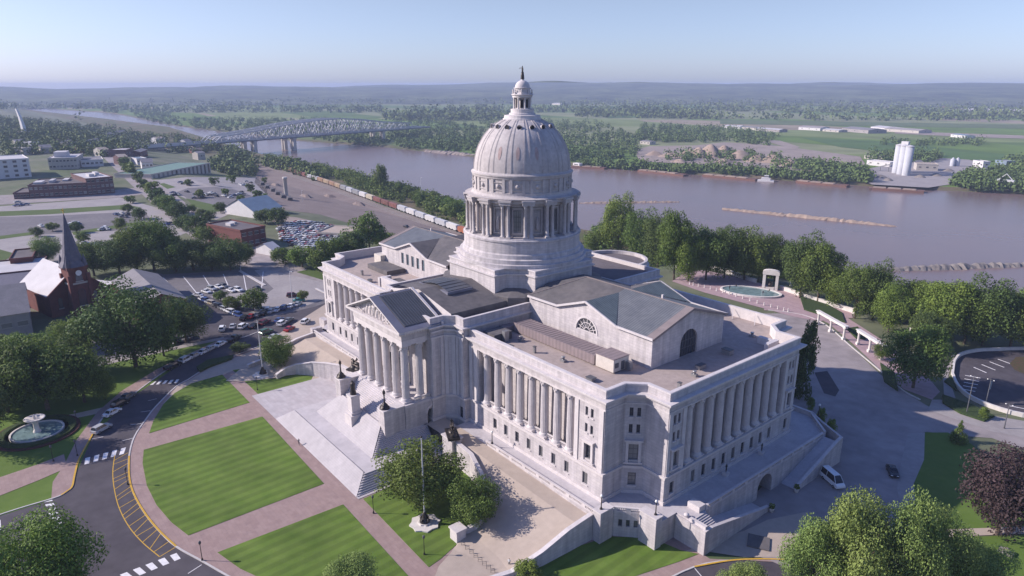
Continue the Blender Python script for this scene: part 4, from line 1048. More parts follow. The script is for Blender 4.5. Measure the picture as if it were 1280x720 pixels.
    for sy in (-1, 1):
        # main slopes, split where the cross gable meets
        k = (ZA-ZE)/Y; g = (ga-ZE)/gw
        yr = (ZA-ga)/k           # where the cross ridge meets the main slope
        # valley from (cx±gw, Y) to (cx, yr)
        P = lambda x, y: fx((x, sy*y, ZA+.15-k*y))
        vx = gw*1.0
        ro.face([P(X1+ov,0),P(X1+ov,y1),P(cx+vx,y1),P(cx,yr),P(cx,0)], M['copper'])
        ro.face([P(X0+7,0),P(cx,0),P(cx,yr),P(cx-vx,y1),P(X0,y1),P(X0,6)], M['lead'])
        for sg in (1,-1):
            Q = lambda x, y: fx((x, sy*y, ga+.15-g*abs(x-cx)))
            ro.face([fx((cx,sy*yr,ga+.15)),fx((cx,sy*y1,ga+.17)),fx((cx+sg*vx,sy*y1,ga+.17-g*vx))], M['copperY'] if sg > 0 else M['lead'])
            # rake trim of the cross gable and eave fascia
            a = fx((cx,sy*(y1+.05),ga+.02)); b = fx((cx+sg*(vx),sy*(y1+.05),ga+.02-g*vx)); ro.beam(a, b, .3, .45, SP)
            ro.beam(b, fx((X1+ov if sg > 0 else X0,sy*(y1+.05),ZE-.12)), .3, .45, SP)
        ro.beam(fx((X1+ov+.05,0,ZA+.0)), fx((X1+ov+.05,sy*y1,ZE-.12)), .3,.5, M['flash'])
        ro.beam(fx((X1+ov-.9,0,ZA+.14)), fx((X1+ov-.9,sy*y1,ZE+.02)), 1.7,.1, M['flash'])
        ro.beam(P(X0+7,0), P(X0,y1), .2,.2, M['flash'])
    ro.face([fx((X0+7,0,ZA+.15)),fx((X0,6,ZA+.15-.31*6)),fx((X0,-6,ZA+.15-.31*6))], M['lead'])
    ro.beam(fx((X0+7,0,ZA+.2)), fx((X1+ov,0,ZA+.2)), .25,.15, M['flash'])
    ro.beam(fx((46,1.2,ZA-.2)), fx((46,1.2,ZA+.7)), .4,.4, SP)
    PB(ro, 'chamber_roof')
M['flash'] = mat('roof_flashing', (.23,.19,.185), .7, var=.1, scale=.5)
M['blueglass'] = mat('pale_blue_glazing', (.16,.21,.24), .15, spec=.6, var=.2, scale=.6)
hall(1); hall(-1)
# rooftop equipment on the east wing: louvred light well and cabinet
sk_ = MB()
sk_.box(20.5,-19.6,ZR+.3,46.2,-14.6,27.6, M['skyl']); 
for k in range(0): sk_.box(20.8+k*.64,-19.75,ZR+.45,20.8+k*.64+.3,-19.602,27.5, M['skyl'])
for k in range(24): sk_.box(21+k*1.04,-19.3,27.602,21+k*1.04+.07,-14.9,27.66, M['skyl'])
sk_.box(20.5,-19.6,27.603,46.2,-19.3,27.78, M['skyl']); sk_.box(21.5,-19.4,ZR+.0,22.2,-14.8,ZR+.4,M['lead']); sk_.box(45,-19.4,ZR+.0,45.8,-14.8,ZR+.4,M['lead'])
PB(sk_, 'louvred_lightwell')
bx = MB(); bx.box(46.6,-19.6,ZR+.25,51.4,-15.2,28.4, M['box']); bx.box(46.5,-19.7,28.4,51.5,-15.1,28.55, M['skyl'])
bx.box(51.41,-17.4,25.9,51.5,-16.5,27.7, M['frame']); bx.box(51.41,-19.2,26.6,51.5,-18.2,27.6, M['frame']); bx.box(51.55,-16.2,25.8,52.6,-15.3,27.4, M['chrome'])
PB(bx, 'equipment_cabinet')
bx = MB(); bx.box(19.5,-27.5,ZR,23.5,-22.5,27.3,M['lead']); bx.box(23.6,-25.4,ZR,24.6,-24.2,28.0,M['chrome']); bx.box(18.2,-22,ZR,20.2,-19,26.9,M['skyl']); PB(bx, 'equipment_cabinet')
for x, y in ((40.5,-22.8),(57,20),(26,-22),(62,-8)):
    v = MB(); v.box(x-.6,y-.4,ZR,x+.6,y+.4,ZR+.5,M['chrome']); v.lathe([(.3,.5),(.3,.9),(.45,.95),(.4,1.15)], (x,y,ZR), M['chrome'], 10); PB(v, 'roof_vent')
for x in (34,46,52): ov_ = MB(); ov_.beam((x,28.9,27.6),(x+1.2,27.0,ZR+.05),.12,.12,SP); PB(ov_, 'parapet_brace')
ov_ = MB(); ov_.box(59.8,17.5,ZR,63.2,18.6,27.0,SP); ov_.box(63.21,14.5,ZR,64.2,18.6,27.2,SP); PB(ov_, 'roof_plinth')
for x0,y0,x1,y1,h in ((28,-27.6,29.2,-26.6,.9),(33,-24.5,33.5,-24,1.4),(50,-25.8,51.6,-24.6,.7),(60,-5,61,-3,.8),(58.5,6,60.5,7.4,1.1),(64,-16,64.6,-15.4,1.6),(44,22,45.5,23.2,.9),(-38,-26,-36.8,-25,.8),(-46,-24,-45.4,-23.4,1.3),(-62,-2,-60.8,-.6,.9)):
    q = MB(); q.box(x0,y0,ZR,x1,y1,ZR+h,M['chrome']); q.box(x0-.08,y0-.08,ZR+h+.002,x1+.08,y1+.08,ZR+h+.1,M['frame']); PB(q, 'roof_vent')
# west wing rooftop: light wall box, dark flat annexe, raised skylight wall
bx = MB(); bx.box(-56.5,-13.8,ZR,-52.3,-6.2,28.6,M['box']); bx.box(-52.2,-18.5,ZR,-40,-12.5,26.9,M['lead']); PB(bx, 'stair_bulkhead')
bx = MB(); bx.box(-31,-25.5,ZR,-18.5,-24.4,28.6,SP); bx.box(-32,-25.8,ZR,-31,-22,28.2,SP); bx.box(-30.9,-24.3,ZR,-18.5,-19.5,27.2,M['lead']); PB(bx, 'stair_bulkhead')
# ---- dome base block: cross with notched corners
DB = MB()
def octo(a, c): # arms half length a, arm half width c, chamfer between the arms
    return [(a,-c),(a,c),(a-2.5,c+.0),(c+1.2,c+3.8-1.2)]
cr = []
a_, c_ = 16.5, 9.6
quad = [(a_,c_),(a_-3.4,c_),(c_,a_-3.4),(c_,a_)]
for q in range(4):
    ang = q*math.pi/2
    for p in quad: cr.append((p[0]*math.cos(ang)-p[1]*math.sin(ang), p[0]*math.sin(ang)+p[1]*math.cos(ang)))
DB.prism(cr, ZR, 37.3, M['stone'], M['terr'])
PB(DB, 'dome_base')
db2 = MB(); ring_band(db2, cr, .003, .35, 35.6, 35.85, SP); ring_band(db2, cr, .003, .55, 35.85, 36.05, SP); ring_band(db2, cr, .003, .15, 37.0, 37.32, SP); PB(db2, 'cornice')
sd_ = MB()   # low bowed roofs in the notches
for q in range(4):
    ang = q*math.pi/2+math.pi/4
    c = (14.0*math.cos(ang), 14.0*math.sin(ang), 31.0)
    sd_.lathe([(7.3,-5.4),(7.3,.3),(6.9,.5),(4,1.2),(0.05,1.5)], c, M['lead'], 8, a0=ang-math.pi*.75+math.pi/8, a1=ang+math.pi*.75+math.pi/8, smooth=False)
PB(sd_, 'corner_roof')
# ---- drum (lathe) with colonnade
dome = MB()
dprof = [(16.9,37.3),(16.9,38.1),(16.3,38.2),(16.3,39.2),(15.6,39.35),(15.5,40.2),(15.1,40.5),(15.1,43.2),(15.3,43.3),(15.35,43.75),(15.0,43.9),(14.9,44.2),(12.2,44.2)]
dome.lathe(dprof, (0,0,0), M['stone'], 96, smooth=False)
PB(dome, 'drum_base')
dr2 = MB()
# inner drum wall
seg = 64; rI = 12.1
dr2.lathe([(rI,44.2),(rI,53.2)], (0,0,0), M['stone_dome'], 96, smooth=True)
PB(dr2, 'drum_wall')
for k in range(16):
    a = rad(22.5*k); F = Fr((0,0),(1,0)); ca, sa = math.cos(a), math.sin(a)
    F = lambda p, ca=ca, sa=sa: ((rI+p[1])*ca-p[0]*sa, (rI+p[1])*sa+p[0]*ca, p[2])
    b = MB()
    if k % 2 == 0:
        b.box(-.95,.02,45.6,.95,.12,50.6,M['glass'],F)
        for x in (-.95,-.35,.25,.85): b.box(x,.12,45.6,x+.1,.2,50.6,M['frame'],F)
        for z in (46.7,47.9,49.1): b.box(-.95,.2,z,.95,.24,z+.1,M['frame'],F)
    else:
        b.box(-.9,.02,45.6,.9,.08,50.2,M['stonesh'] if 'stonesh' in M else M['stone_dome'],F)
        b.lathe([(.35,0),(.5,.4),(.3,1.2),(.45,2.0),(.2,2.5),(.28,2.9),(.05,3.2)], F((0,.45,46.0)), M['stone_dome'], 8)
    for x0,x1,z0,z1 in ((-1.3,-.97,45.2,51.0),(.97,1.3,45.2,51.0),(-1.3,1.3,51.0,51.5),(-1.45,1.45,44.9,45.2)): b.box(x0,.02,z0,x1,.42,z1,M['stone_dome'],F)
    PB(b, 'drum_window' if k%2 == 0 else 'drum_niche')
colD = MB(); r = .42; h = 8.0
colD.box(-.6,-.6,0,.6,.6,.25,M['stone_dome']); colD.lathe([(.56,.25),(.5,.45),(.43,.5),(.42,3),(.36,h-.95),(.42,h-.9),(.4,h-.8),(.42,h-.5),(.58,h-.2)],(0,0,0),M['stone_dome'],14); colD.box(-.6,-.6,h-.2,.6,.6,h,M['stone_dome'])
cD = colD.build('drum_column', None, cap); fu = [False]
for k in range(16):
    for s in (-1, 1):
        a = rad(11.25+22.5*k)+s*.052
        c = put_column(14.15*math.cos(a), 14.15*math.sin(a), 44.35, cD, first=fu); c.rotation_euler = (0,0,a)
en = MB()
for k in range(16):
    a = rad(11.25+22.5*k); ca, sa = math.cos(a), math.sin(a)
    F = lambda p, ca=ca, sa=sa: (p[1]*ca-p[0]*sa, p[1]*sa+p[0]*ca, p[2])
    en.box(-1.45,12.0,52.35,1.45,14.85,53.0,M['stone_dome'],F); en.box(-1.6,12.0,53.0,1.6,15.05,53.45,M['stone_dome'],F); en.box(-1.3,12.05,44.2,1.3,14.8,44.36,M['stone_dome'],F)
    en.box(-.55,12.0,44.4,.55,12.7,52.3,M['stone_dome'],F)
en.lathe([(12.0,51.6),(12.9,51.7),(12.9,52.5),(13.9,52.6),(13.9,53.2),(14.5,53.45),(14.6,53.75),(13.2,53.9),(12.9,54.1)], (0,0,0), M['stone_dome'], 96, smooth=False, capt=False)
PB(en, 'drum_entablature')
ac = MB()
ac.lathe([(12.9,54.1),(12.75,54.4),(12.75,54.9),(12.5,55.0),(12.5,58.0),(12.75,58.2),(12.85,58.7),(13.0,58.8),(13.0,59.1),(12.6,59.3),(12.4,59.6)], (0,0,0), M['stone_dome'], 96, smooth=False, capt=False)
for k in range(32):
    a = rad(11.25*k)+(.085 if k%2 else -.085)+rad(0 if k%2 else 11.25)*1.; 
for k in range(16):
    for s in (-1, 1):
        a = rad(11.25+22.5*k)+s*.075; ca, sa = math.cos(a), math.sin(a)
        F = lambda p, ca=ca, sa=sa: (p[1]*ca-p[0]*sa, p[1]*sa+p[0]*ca, p[2])
        ac.box(-.33,12.2,54.9,.33,12.78,58.1,M['stone_dome'],F)
    a = rad(22.5*k); ca, sa = math.cos(a), math.sin(a); F = lambda p, ca=ca, sa=sa: (p[1]*ca-p[0]*sa, p[1]*sa+p[0]*ca, p[2])
    for x0,x1,z0,z1 in ((-1.3,1.3,55.5,55.65),(-1.3,1.3,57.3,57.45),(-1.3,-1.15,55.65,57.3),(1.15,1.3,55.65,57.3)): ac.box(x0,12.3,z0,x1,12.66,z1,M['stone_dome'],F)
    c0 = F((0,12.5,56.5)); ac.ball(c0, .55,.55,.55, M['stone_dome'], 8, 6)
PB(ac, 'dome_attic')
# dome shell
dm = MB(); DZ, DRx, DH = 59.5, 12.35, 13.1
def dp_(t): return (DRx*math.cos(t)**.94, DZ+DH*math.sin(t))
tt = [1.235*i/22 for i in range(23)]
dm.lathe([dp_(t) for t in tt]+[(3.9,72.0)], (0,0,0), M['stone_dome'], 96, smooth=True, capt=True)
PB(dm, 'dome_shell')
for k in range(16):
    rb = MB()
    for s in (-1, 1):
        for w_, off in ((.36,.09),(.17,.14)):
            prev = None
            for i, t in enumerate(tt):
                rr_, zz = dp_(t); da = s*.062*(1-.25*i/22)
                a = rad(11.25+22.5*k)+da; ww = w_*(1-.45*i/22)
                nx = math.cos(t); nz = math.sin(t)*.9
                P = []
                for e in (-ww, ww):
                    x, y = (rr_-.05)*math.cos(a)-e*math.sin(a), (rr_-.05)*math.sin(a)+e*math.cos(a)
                    P.append((x, y, zz)); P.append((x+off*nx*math.cos(a), y+off*nx*math.sin(a), zz+off*nz))
                if prev:
                    rb.face([prev[1],prev[3],P[3],P[1]], M['stone_plain2']) if 'stone_plain2' in M else rb.face([prev[1],prev[3],P[3],P[1]], M['stone_dome'])
                    rb.face([prev[0],prev[1],P[1],P[0]], M['stone_dome']); rb.face([prev[2],P[2],P[3],prev[3]], M['stone_dome'])
                prev = P
    PB(rb, 'dome_rib')
for k in range(16):
    a = rad(22.5*k); t = .93; rr_, zz = dp_(t); ca, sa = math.cos(a), math.sin(a)
    oc = MB(); n = Vector((math.cos(t)*ca, math.cos(t)*sa, math.sin(t)))
    p = Vector((rr_*ca, rr_*sa, zz)); hdir = Vector((ca, sa, .25)).normalized()
    oc.tube(p-hdir*.4, p+hdir*.42, .62, .62, M['stone_dome'], 14, cap=False); oc.tube(p-hdir*.4, p+hdir*.28, .42, .42, M['darkin'], 14)
    PB(oc, 'dome_oculus')
    t = .36; st = MB()
    for i in range(7):
        t0 = .25+.035*i; t1 = t0+.035; w0 = .45*math.sqrt(max(0,1-((i-3.5)/3.7)**2)); w1 = .45*math.sqrt(max(0,1-((i+1-3.5)/3.7)**2))
        (r0, z0), (r1, z1) = dp_(t0), dp_(t1)
        F = lambda e, r, z: ((r+.05)*ca-e*sa, (r+.05)*sa+e*ca, z+.02)
        st.face([F(-w0,r0,z0),F(w0,r0,z0),F(w1,r1,z1),F(-w1,r1,z1)], M['stain'])
    if k in (13,14,15): PB(st, 'dome_panel', label='rust-stained oval panel')
# lantern
ln = MB(); LM = M['stone_plain']
ln.lathe([(4.9,71.3),(4.9,71.9),(4.6,72.0),(4.5,72.7),(3.3,72.8),(3.3,73.2),(2.9,73.3),(2.9,74.2),(2.1,74.3)], (0,0,0), LM, 32, smooth=False)
ln.lathe([(1.7,74.2),(1.7,77.0)], (0,0,0), LM, 24)
for k in range(8):
    a = rad(45*k+22.5)
    b = MB(); b.lathe([(.28,0),(.22,.15),(.2,2.3),(.3,2.6)], (2.15*math.cos(a),2.15*math.sin(a),74.3), LM, 8); PB(b, 'lantern_column')
    ca, sa = math.cos(rad(45*k)), math.sin(rad(45*k)); F = lambda p, ca=ca, sa=sa: (p[1]*ca-p[0]*sa, p[1]*sa+p[0]*ca, p[2])
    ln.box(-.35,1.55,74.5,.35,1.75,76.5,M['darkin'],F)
ln.lathe([(1.7,76.9),(2.5,76.95),(2.5,77.4),(2.75,77.5),(2.75,77.7),(2.2,77.8),(2.0,78.2),(2.0,79.0),(2.2,79.1),(2.2,79.25),(1.85,79.3)], (0,0,0), LM, 32, smooth=False)
ln.lathe([(1.85*math.cos(t), 79.3+1.75*math.sin(t)) for t in [i*.19 for i in range(8)]]+[(.4,81.1),(.35,81.35)], (0,0,0), LM, 24)
for k in range(8):
    a = rad(45*k); ln.lathe([(.16,0),(.24,.3),(.12,.7),(.2,.95),(.03,1.2)], (2.35*math.cos(a),2.35*math.sin(a),77.75), LM, 8)
PB(ln, 'lantern')
st = figure((0,0,81.35), 3.2, 'arm', 'rooftop_statue', cap, [M['bronze']], rz=rad(150))
rbm = MB(); rbm.lathe([(.5,0),(.42,.9),(.3,1.7)], (0,0,81.3), M['bronze'], 10); PB(rbm, 'statue_drapery')
# ---- north bow
nbm = MB()
nbm.lathe([(10.2,0),(10.2,28.4),(10.7,28.5),(10.7,28.9),(10.2,29),(10.2,30.3),(9.4,30.3),(9.4,29.0)], (0,35.8,0), M['stone'], 32, a0=0, a1=math.pi, smooth=False)
nbm.face([(9.5*math.cos(rad(7.5*i)),35.8+9.5*math.sin(rad(7.5*i)),29.3) for i in range(25)], M['darkroof'])
PB(nbm, 'north_bow')


def under(parent, names):
    P = [c for c in cap.children if c.name.split('.')[0] == parent][0]
    for c in list(cap.children):
        if c.name.split('.')[0] in names: c.parent = P
under('drum_wall', ('drum_window','drum_niche','drum_column')); under('dome_shell', ('dome_rib','dome_oculus','dome_panel')); under('lantern', ('lantern_column',)); under('pediment', ('pediment_figure',))
under('skylight', ())
# ================================================================ stairs, podium, driveway
SP = M['stone_plain']
gs = MB()
def step_box(i, n, x0, y0, x1, y1, z0, z1, m):
    pass
n = 9
for k in range(n):
    t = k/n; x = 21.8-(21.8-18.3)*t; y = -61.4+(61.4-57.8)*t; z = 2.6*(k+1)/n
    gs.box(-x,y,z-2.6/n-.02,x,-38.7,z,M['step'])
n = 16
for k in range(n):
    t = k/n; x = 14.4-(14.4-10.1)*t; y = -53.6+(53.6-48.8)*t; z = 2.6+4.7*(k+1)/n
    gs.box(-x,y,z-4.7/n-.02,x,-38.72,z,M['step'])
n = 13
for k in range(n):
    t = k/n; y = -48.4+(48.4-44.15)*t; z = 7.3+(ZS-7.3)*(k+1)/n
    gs.box(-9.5,y,z-.32,9.5,-44.102,z,M['step'])
M['apron'] = mat('apron_steps', (.43,.40,.41), .88, col2=(.37,.345,.355), scale=.7, noise2=(.15,.07), stripes=((0,1),.36,.025))
def hipface(x0,y0,z0,x1,y1,z1): gs.face([(-x0,y0,z0),(x0,y0,z0),(x1,y1,z1),(-x1,y1,z1)], M['apron'])
hipface(21.75,-61.62,.16,18.15,-58.0,2.62+.16); hipface(14.3,-53.95,2.61,10.0,-49.1,7.33+.25); gs.face([(-18.1,-58.0,2.78),(18.1,-58.0,2.78),(18.1,-57.7,2.605),(-18.1,-57.7,2.605)],M['apron']); gs.face([(-9.95,-49.1,7.58),(9.95,-49.1,7.58),(9.95,-48.7,7.31),(-9.95,-48.7,7.31)],M['apron'])
gstair = gs.build('flight', None, None); 
gt = empty('grand_staircase', (0,0,0), label='broad white stone staircase with two flights below the columned portico', cat='staircase')
gstair.parent = gt
for s in (-1, 1):
    cw = MB(); F = lambda p, s=s: (s*p[0], p[1], p[2])
    cw.box(9.52,-47.2,5,12.0,-44.11,ZS-.2,M['stone'],F); cw.box(9.42,-49.4,5,12.2,-47.2,ZS+.0,M['stone'],F); cw.box(9.3,-49.55,ZS+.004,12.3,-47.1,ZS+.3,SP,F); cw.box(9.45,-47.08,ZS-.19,12.1,-44.12,ZS+.05,SP,F)
    o = cw.build('cheek_wall', None, gt)
# stone paved forecourt, west extension of the plaza
wsheet('plaza', [(22.6,-61.65),(22.6,-38),(-38.5,-36),(-38.8,-61.65)], M['plaza'], .14)
wsheet('path', [(-38.5,-36.2),(-38.5,-45),(-61,-30),(-61,-18),(-12,-18),(-12,-36.2)], M['tan'], .12)
# ---- podium
pod = empty('podium', (0,0,0), label='white limestone terrace with balustrades wrapping the foot of the capitol', cat='terrace')
A_ = [(17.5,-34.0),(62.7,-34.0),(62.7,-31.2),(66.4,-26.3),(68.2,-26.3),(68.2,-27.2),(70.0,-25.0),(70.3,-22.0),(73.2,-21.5),(73.2,27),(66,34)]
pm = MB()
P1 = [(17.55,-34.0),(62.7,-34.0),(62.7,-30.6),(66.8,-26.9),(70.2,-26.9),(70.2,-21.8),(73.2,-21.8),(73.2,27.0),(66.5,33.5),(60,33.5),(60,30.2)]
back = [(59.2,30.0),(59.2,-30.0),(17.55,-30.0)]
def wall_poly(mb, pts, z0, z1, m):
    for a, b in zip(pts, pts[1:]): mb.face([(*a,z0),(*b,z0),(*b,z1),(*a,z1)], m)
F = lambda p: (73.2+p[1], p[0], p[2])
wall_poly(pm, P1[:8], 0, ZT, M['stone']) if False else None
segs = list(zip(P1, P1[1:]))
for a, b in segs:
    if a == (73.2,-21.8): continue
    if a == (62.7,-30.6):
        Fd = Fr(a, Vector(b)-Vector(a)); L = (Vector(b)-Vector(a)).length
        hs = [(L/2-1.75+k*1.4, L/2-1.05+k*1.4, 2.2, 3.7) for k in range(3)]
        wall_holes(pm, Fd, 0, L, 0, ZT, hs, M['stone'])
        for h in hs: window(Fd, h, par=pod, mull=False, sill=False)
        continue
    pm.face([(*a,0),(*b,0),(*b,ZT),(*a,ZT)], M['stone'])
arch_wall(pm, F, -21.8, 27.0, 0, ZT, 3.0, 2.6, 2.2, M['stone'], dep=4)
pm.build('terrace_wall', None, pod)
pm = MB(); pm.face([(x,y,ZT) for x, y in P1+[(59.2,30.05),(67.1,22.0),(67.1,-22.0),(59.2,-30.05),(17.55,-30.05)]], M['terr']) if False else None
pm.face([(17.55,-34,ZT),(62.7,-34,ZT),(62.7,-30.6,ZT),(62.7,-29.9,ZT),(17.55,-29.9,ZT)], M['terr'])
pm.face([(62.7,-30.6,ZT),(66.8,-26.9,ZT),(70.2,-26.9,ZT),(70.2,-21.8,ZT),(73.2,-21.8,ZT),(73.2,27,ZT),(66.5,33.5,ZT),(58,33.5,ZT),(58,-29.9,ZT),(62.7,-29.9,ZT)], M['terr'])
pm.build('terrace_floor', None, pod)
# parapets: solid with baluster panels
def parapet_run(a, b, z, par, h=.95, w=.42, panels=True, name='parapet', every=4.2):
    a = Vector(a); b = Vector(b); L = (b-a).length; F = Fr(a, b-a); mb = MB()
    mb.box(0,-w,z+.004,L,-.02,z+.22,SP,F); mb.box(0,-w-.04,z+h-.16,L,.03,z+h,SP,F)
    n = max(1, round(L/every))
    for k in range(n+1):
        u = L*k/n; mb.box(max(0,u-.45),-w,z+.222,min(L,u+.45),-.02,z+h-.162,SP,F)
    for k in range(n):
        u0 = L*k/n+.45; u1 = L*(k+1)/n-.45; q = int((u1-u0)/.32)
        for i in range(q):
            u = u0+(i+.5)*(u1-u0)/q; mb.box(u-.07,-w*.68,z+.222,u+.07,-w*.3,z+h-.162,SP,F)
    mb.build(name, None, par)
def solid_run(pts, zf, par, h=.95, w=.5, name='parapet', base=None):
    mb = MB(); ribbon(mb, pts, w, base or (lambda p: zf(p)-.0), lambda p: zf(p)+h, SP)
    ribbon(mb, pts, w+.14, lambda p: zf(p)+h+.003, lambda p: zf(p)+h+.15, SP)
    return mb.build(name, None, par)
for s in (1, -1):
    pass
parapet_run((28.5,-34.0),(62.7,-34.0), ZT, pod, h=.95)
parapet_run((62.8,-30.5),(66.7,-27.0), ZT, pod, h=1.0, every=3)
for (x0,y0,x1,y1) in ((61.2,-34.25,63.0,-31.0),(66.6,-27.9,70.4,-26.2)):
    q = MB(); q.box(x0,y0,0,x1,y1,ZT+1.15,M['stone']); q.box(x0-.12,y0-.12,ZT+1.153,x1+.12,y1+.12,ZT+1.35,SP); q.build('pier', None, pod)
parapet_run((73.2,-17.0),(73.2,26.0), ZT, pod, h=1.0)
parapet_run((73.2,27.0),(66.6,33.4), ZT, pod, h=1.0)
solid_run([(66.6,33.3),(60.5,33.3)], lambda p: ZT, pod)
# east ramps
er = MB()
RS = lambda y: max(.0, min(3.9, (-1.5-y)*.21)); RN = lambda y: max(0., min(5.2, (y-9.5)*.31))
for k in range(7):  # steps from the terrace down to the south ramp
    er.box(70.2+k*.45,-21.79,2,73.19,-17.2,ZT-.02-(k)*.18,M['step']) if False else None
prev = None
ys = [-24.0,-20.0,-1.5]; 
er.face([(73.2,-21.8,3.9),(76.4,-21.8,3.9),(76.4,-20,3.9),(73.2,-20,3.9)], M['terr']); er.face([(73.2,-20.0,3.9),(76.4,-20,3.9),(76.4,-1.5,.15),(73.2,-1.5,.15)], M['terr'])
e2 = MB(); e2.face([(73.2,9.5,.15),(76.4,9.5,.15),(76.4,26.3,5.2),(73.2,26.3,5.2)], M['terr']); e2.build('ramp', None, pod)
for k in range(7): er.box(73.2,-21.79,3.9+k*.19,73.2+(7-k)*.38,-17.5,3.9+(k+1)*.19-.01,M['step'])
er.face([(70.2,-21.8,0),(76.4,-21.8,0),(76.4,-21.8,3.9),(70.2,-21.8,3.9)], M['stone'])
er.build('ramp', None, pod)
for (y0,y1,f) in ((-22.2,-1.2,RS),(9.2,27,RN)):
    ow = MB(); n = 10
    pts = [(76.6, y0+(y1-y0)*k/n) for k in range(n+1)]
    ribbon(ow, pts, .5, 0, lambda p, f=f: max(.9, f(p.y)+1.0), M['stone']); ribbon(ow, pts, .66, lambda p, f=f: max(.9, f(p.y)+1.0)+.003, lambda p, f=f: max(.9, f(p.y)+1.0)+.16, SP)
    ribbon(ow, [(70.3,-22.0),(76.8,-22.0)] if f is RS else [(76.8,27.0),(70.0,31.0),(66.5,33.6)], .5, 0, 5.0 if f is RS else 6.2, M['stone'])
    ow.build('ramp_wall', None, pod)
q = MB(); q.box(70.35,-18.9,ZT,72.95,-17.1,ZT+1.2,SP); q.build('pier', None, pod); q = MB(); q.box(73.0,-21.9,3.9,76.5,-21.2,5.6,SP); q.ball((72.2,-21.6,5.7),.5,.5,.35,SP); q.build('pier', None, pod)
# west podium (seen beyond the portico)
pwm = MB()
PW = [(-17.55,-34.0),(-62.7,-34.0),(-62.7,-30.6),(-66.8,-26.9),(-70.2,-26.9),(-70.2,20)]
for a, b in zip(PW, PW[1:]): pwm.face([(*a,0),(*b,0),(*b,ZT),(*a,ZT)], M['stone'])
pwm.face([(-17.55,-34,ZT),(-62.7,-34,ZT),(-62.7,-29.9,ZT),(-17.55,-29.9,ZT)], M['terr']); pwm.face([(-62.7,-30.6,ZT),(-66.8,-26.9,ZT),(-70.2,-26.9,ZT),(-70.2,20,ZT),(-58,20,ZT),(-58,-30.6,ZT)], M['terr'])
pwm.build('terrace_wall', None, pod)
parapet_run((-62.7,-34.0),(-28.5,-34.0), ZT, pod)
q = MB(); q.box(-70.6,-27.9,0,-66.6,-26.2,ZT+1.15,M['stone']); q.build('pier', None, pod); q = MB(); q.box(-63,-34.25,0,-61.2,-31,ZT+1.15,M['stone']); q.build('pier', None, pod)
# driveway ramps either side (the east one in full)
def zr(x, y): x = abs(x); return max(.02, min(ZT, (ZT-.9*max(0,min(1,(x-24)/33)))-max(0,(-37.5-y))*.29))
eastW = [(22.4,-38.75),(24.6,-38.9),(30.4,-39.2),(36.6,-41.2),(41.3,-43.4),(45.2,-46.6),(46.3,-49.5),(45.5,-52.3)]
for s in (1,-1):
    bm = bmesh.new()
    outl = [(17.55,-34.0),(12.3,-34.0),(12.3,-38.7),(22.4,-38.7)]+eastW[1:]+[(47.5,-55.5),(49.5,-60),(53,-64),(59,-58),(60.4,-52),(60.4,-43),(60.4,-34.0)]
    f = bm.faces.new([bm.verts.new((s*x, y, 0)) for x, y in outl]); f.normal_update(); bmesh.ops.triangulate(bm, faces=[f])
    for cx in (24,57): bmesh.ops.bisect_plane(bm, geom=bm.verts[:]+bm.edges[:]+bm.faces[:], plane_co=(s*cx,0,0), plane_no=(1,0,0))
    for cy in (-37.5,-41,-46,-51): bmesh.ops.bisect_plane(bm, geom=bm.verts[:]+bm.edges[:]+bm.faces[:], plane_co=(0,cy,0), plane_no=(0,1,0))
    for v in bm.verts: v.co.z = zr(v.co.x, v.co.y)+.12
    me = bpy.data.meshes.new('driveway'); bm.to_mesh(me); bm.free(); me.materials.append(M['tan']); o = bpy.data.objects.new('driveway', me); col.objects.link(o); tag(o, kind='structure')
    wm = MB()
    pts = [(s*x, y) for x, y in eastW]
    ribbon(wm, pts, .7, 0, lambda p: zr(p.x,p.y)+1.0, M['stone']); ribbon(wm, pts, .9, lambda p: zr(p.x,p.y)+1.003, lambda p: zr(p.x,p.y)+1.2, SP)
    (wm.box(s*45.5-1.1,-54.2,0,s*45.5+1.1,-52.2,2.3,SP), wm.box(s*45.5-1.3,-54.4,2.303,s*45.5+1.3,-52.0,2.6,SP)) if s > 0 else None
    w_ = wm.build('driveway_wall', None, None, label=('curved white stone wall along the driveway beside the two lawn trees' if s > 0 else 'curved white stone wall beyond the west flagpole lawn'), cat='wall')
    wm = MB(); pts = [(s*60.8,-34.3),(s*60.7,-40),(s*60.5,-46),(s*59.5,-52),(s*58.4,-56)]
    ribbon(wm, pts, .7, 0, lambda p: zr(p.x,p.y)+1.0, M['stone']); ribbon(wm, pts, .9, lambda p: zr(p.x,p.y)+1.003, lambda p: zr(p.x,p.y)+1.18, SP)
    wm.build('driveway_wall', None, None, label=('stone retaining wall between the driveway mouth and the corner lawn' if s > 0 else 'stone retaining wall at the far west driveway mouth'), cat='wall')
wsheet('pavement', [(47,-55),(52,-63),(60,-66),(75,-58),(64,-50),(58,-47)], M['tan'], .15)
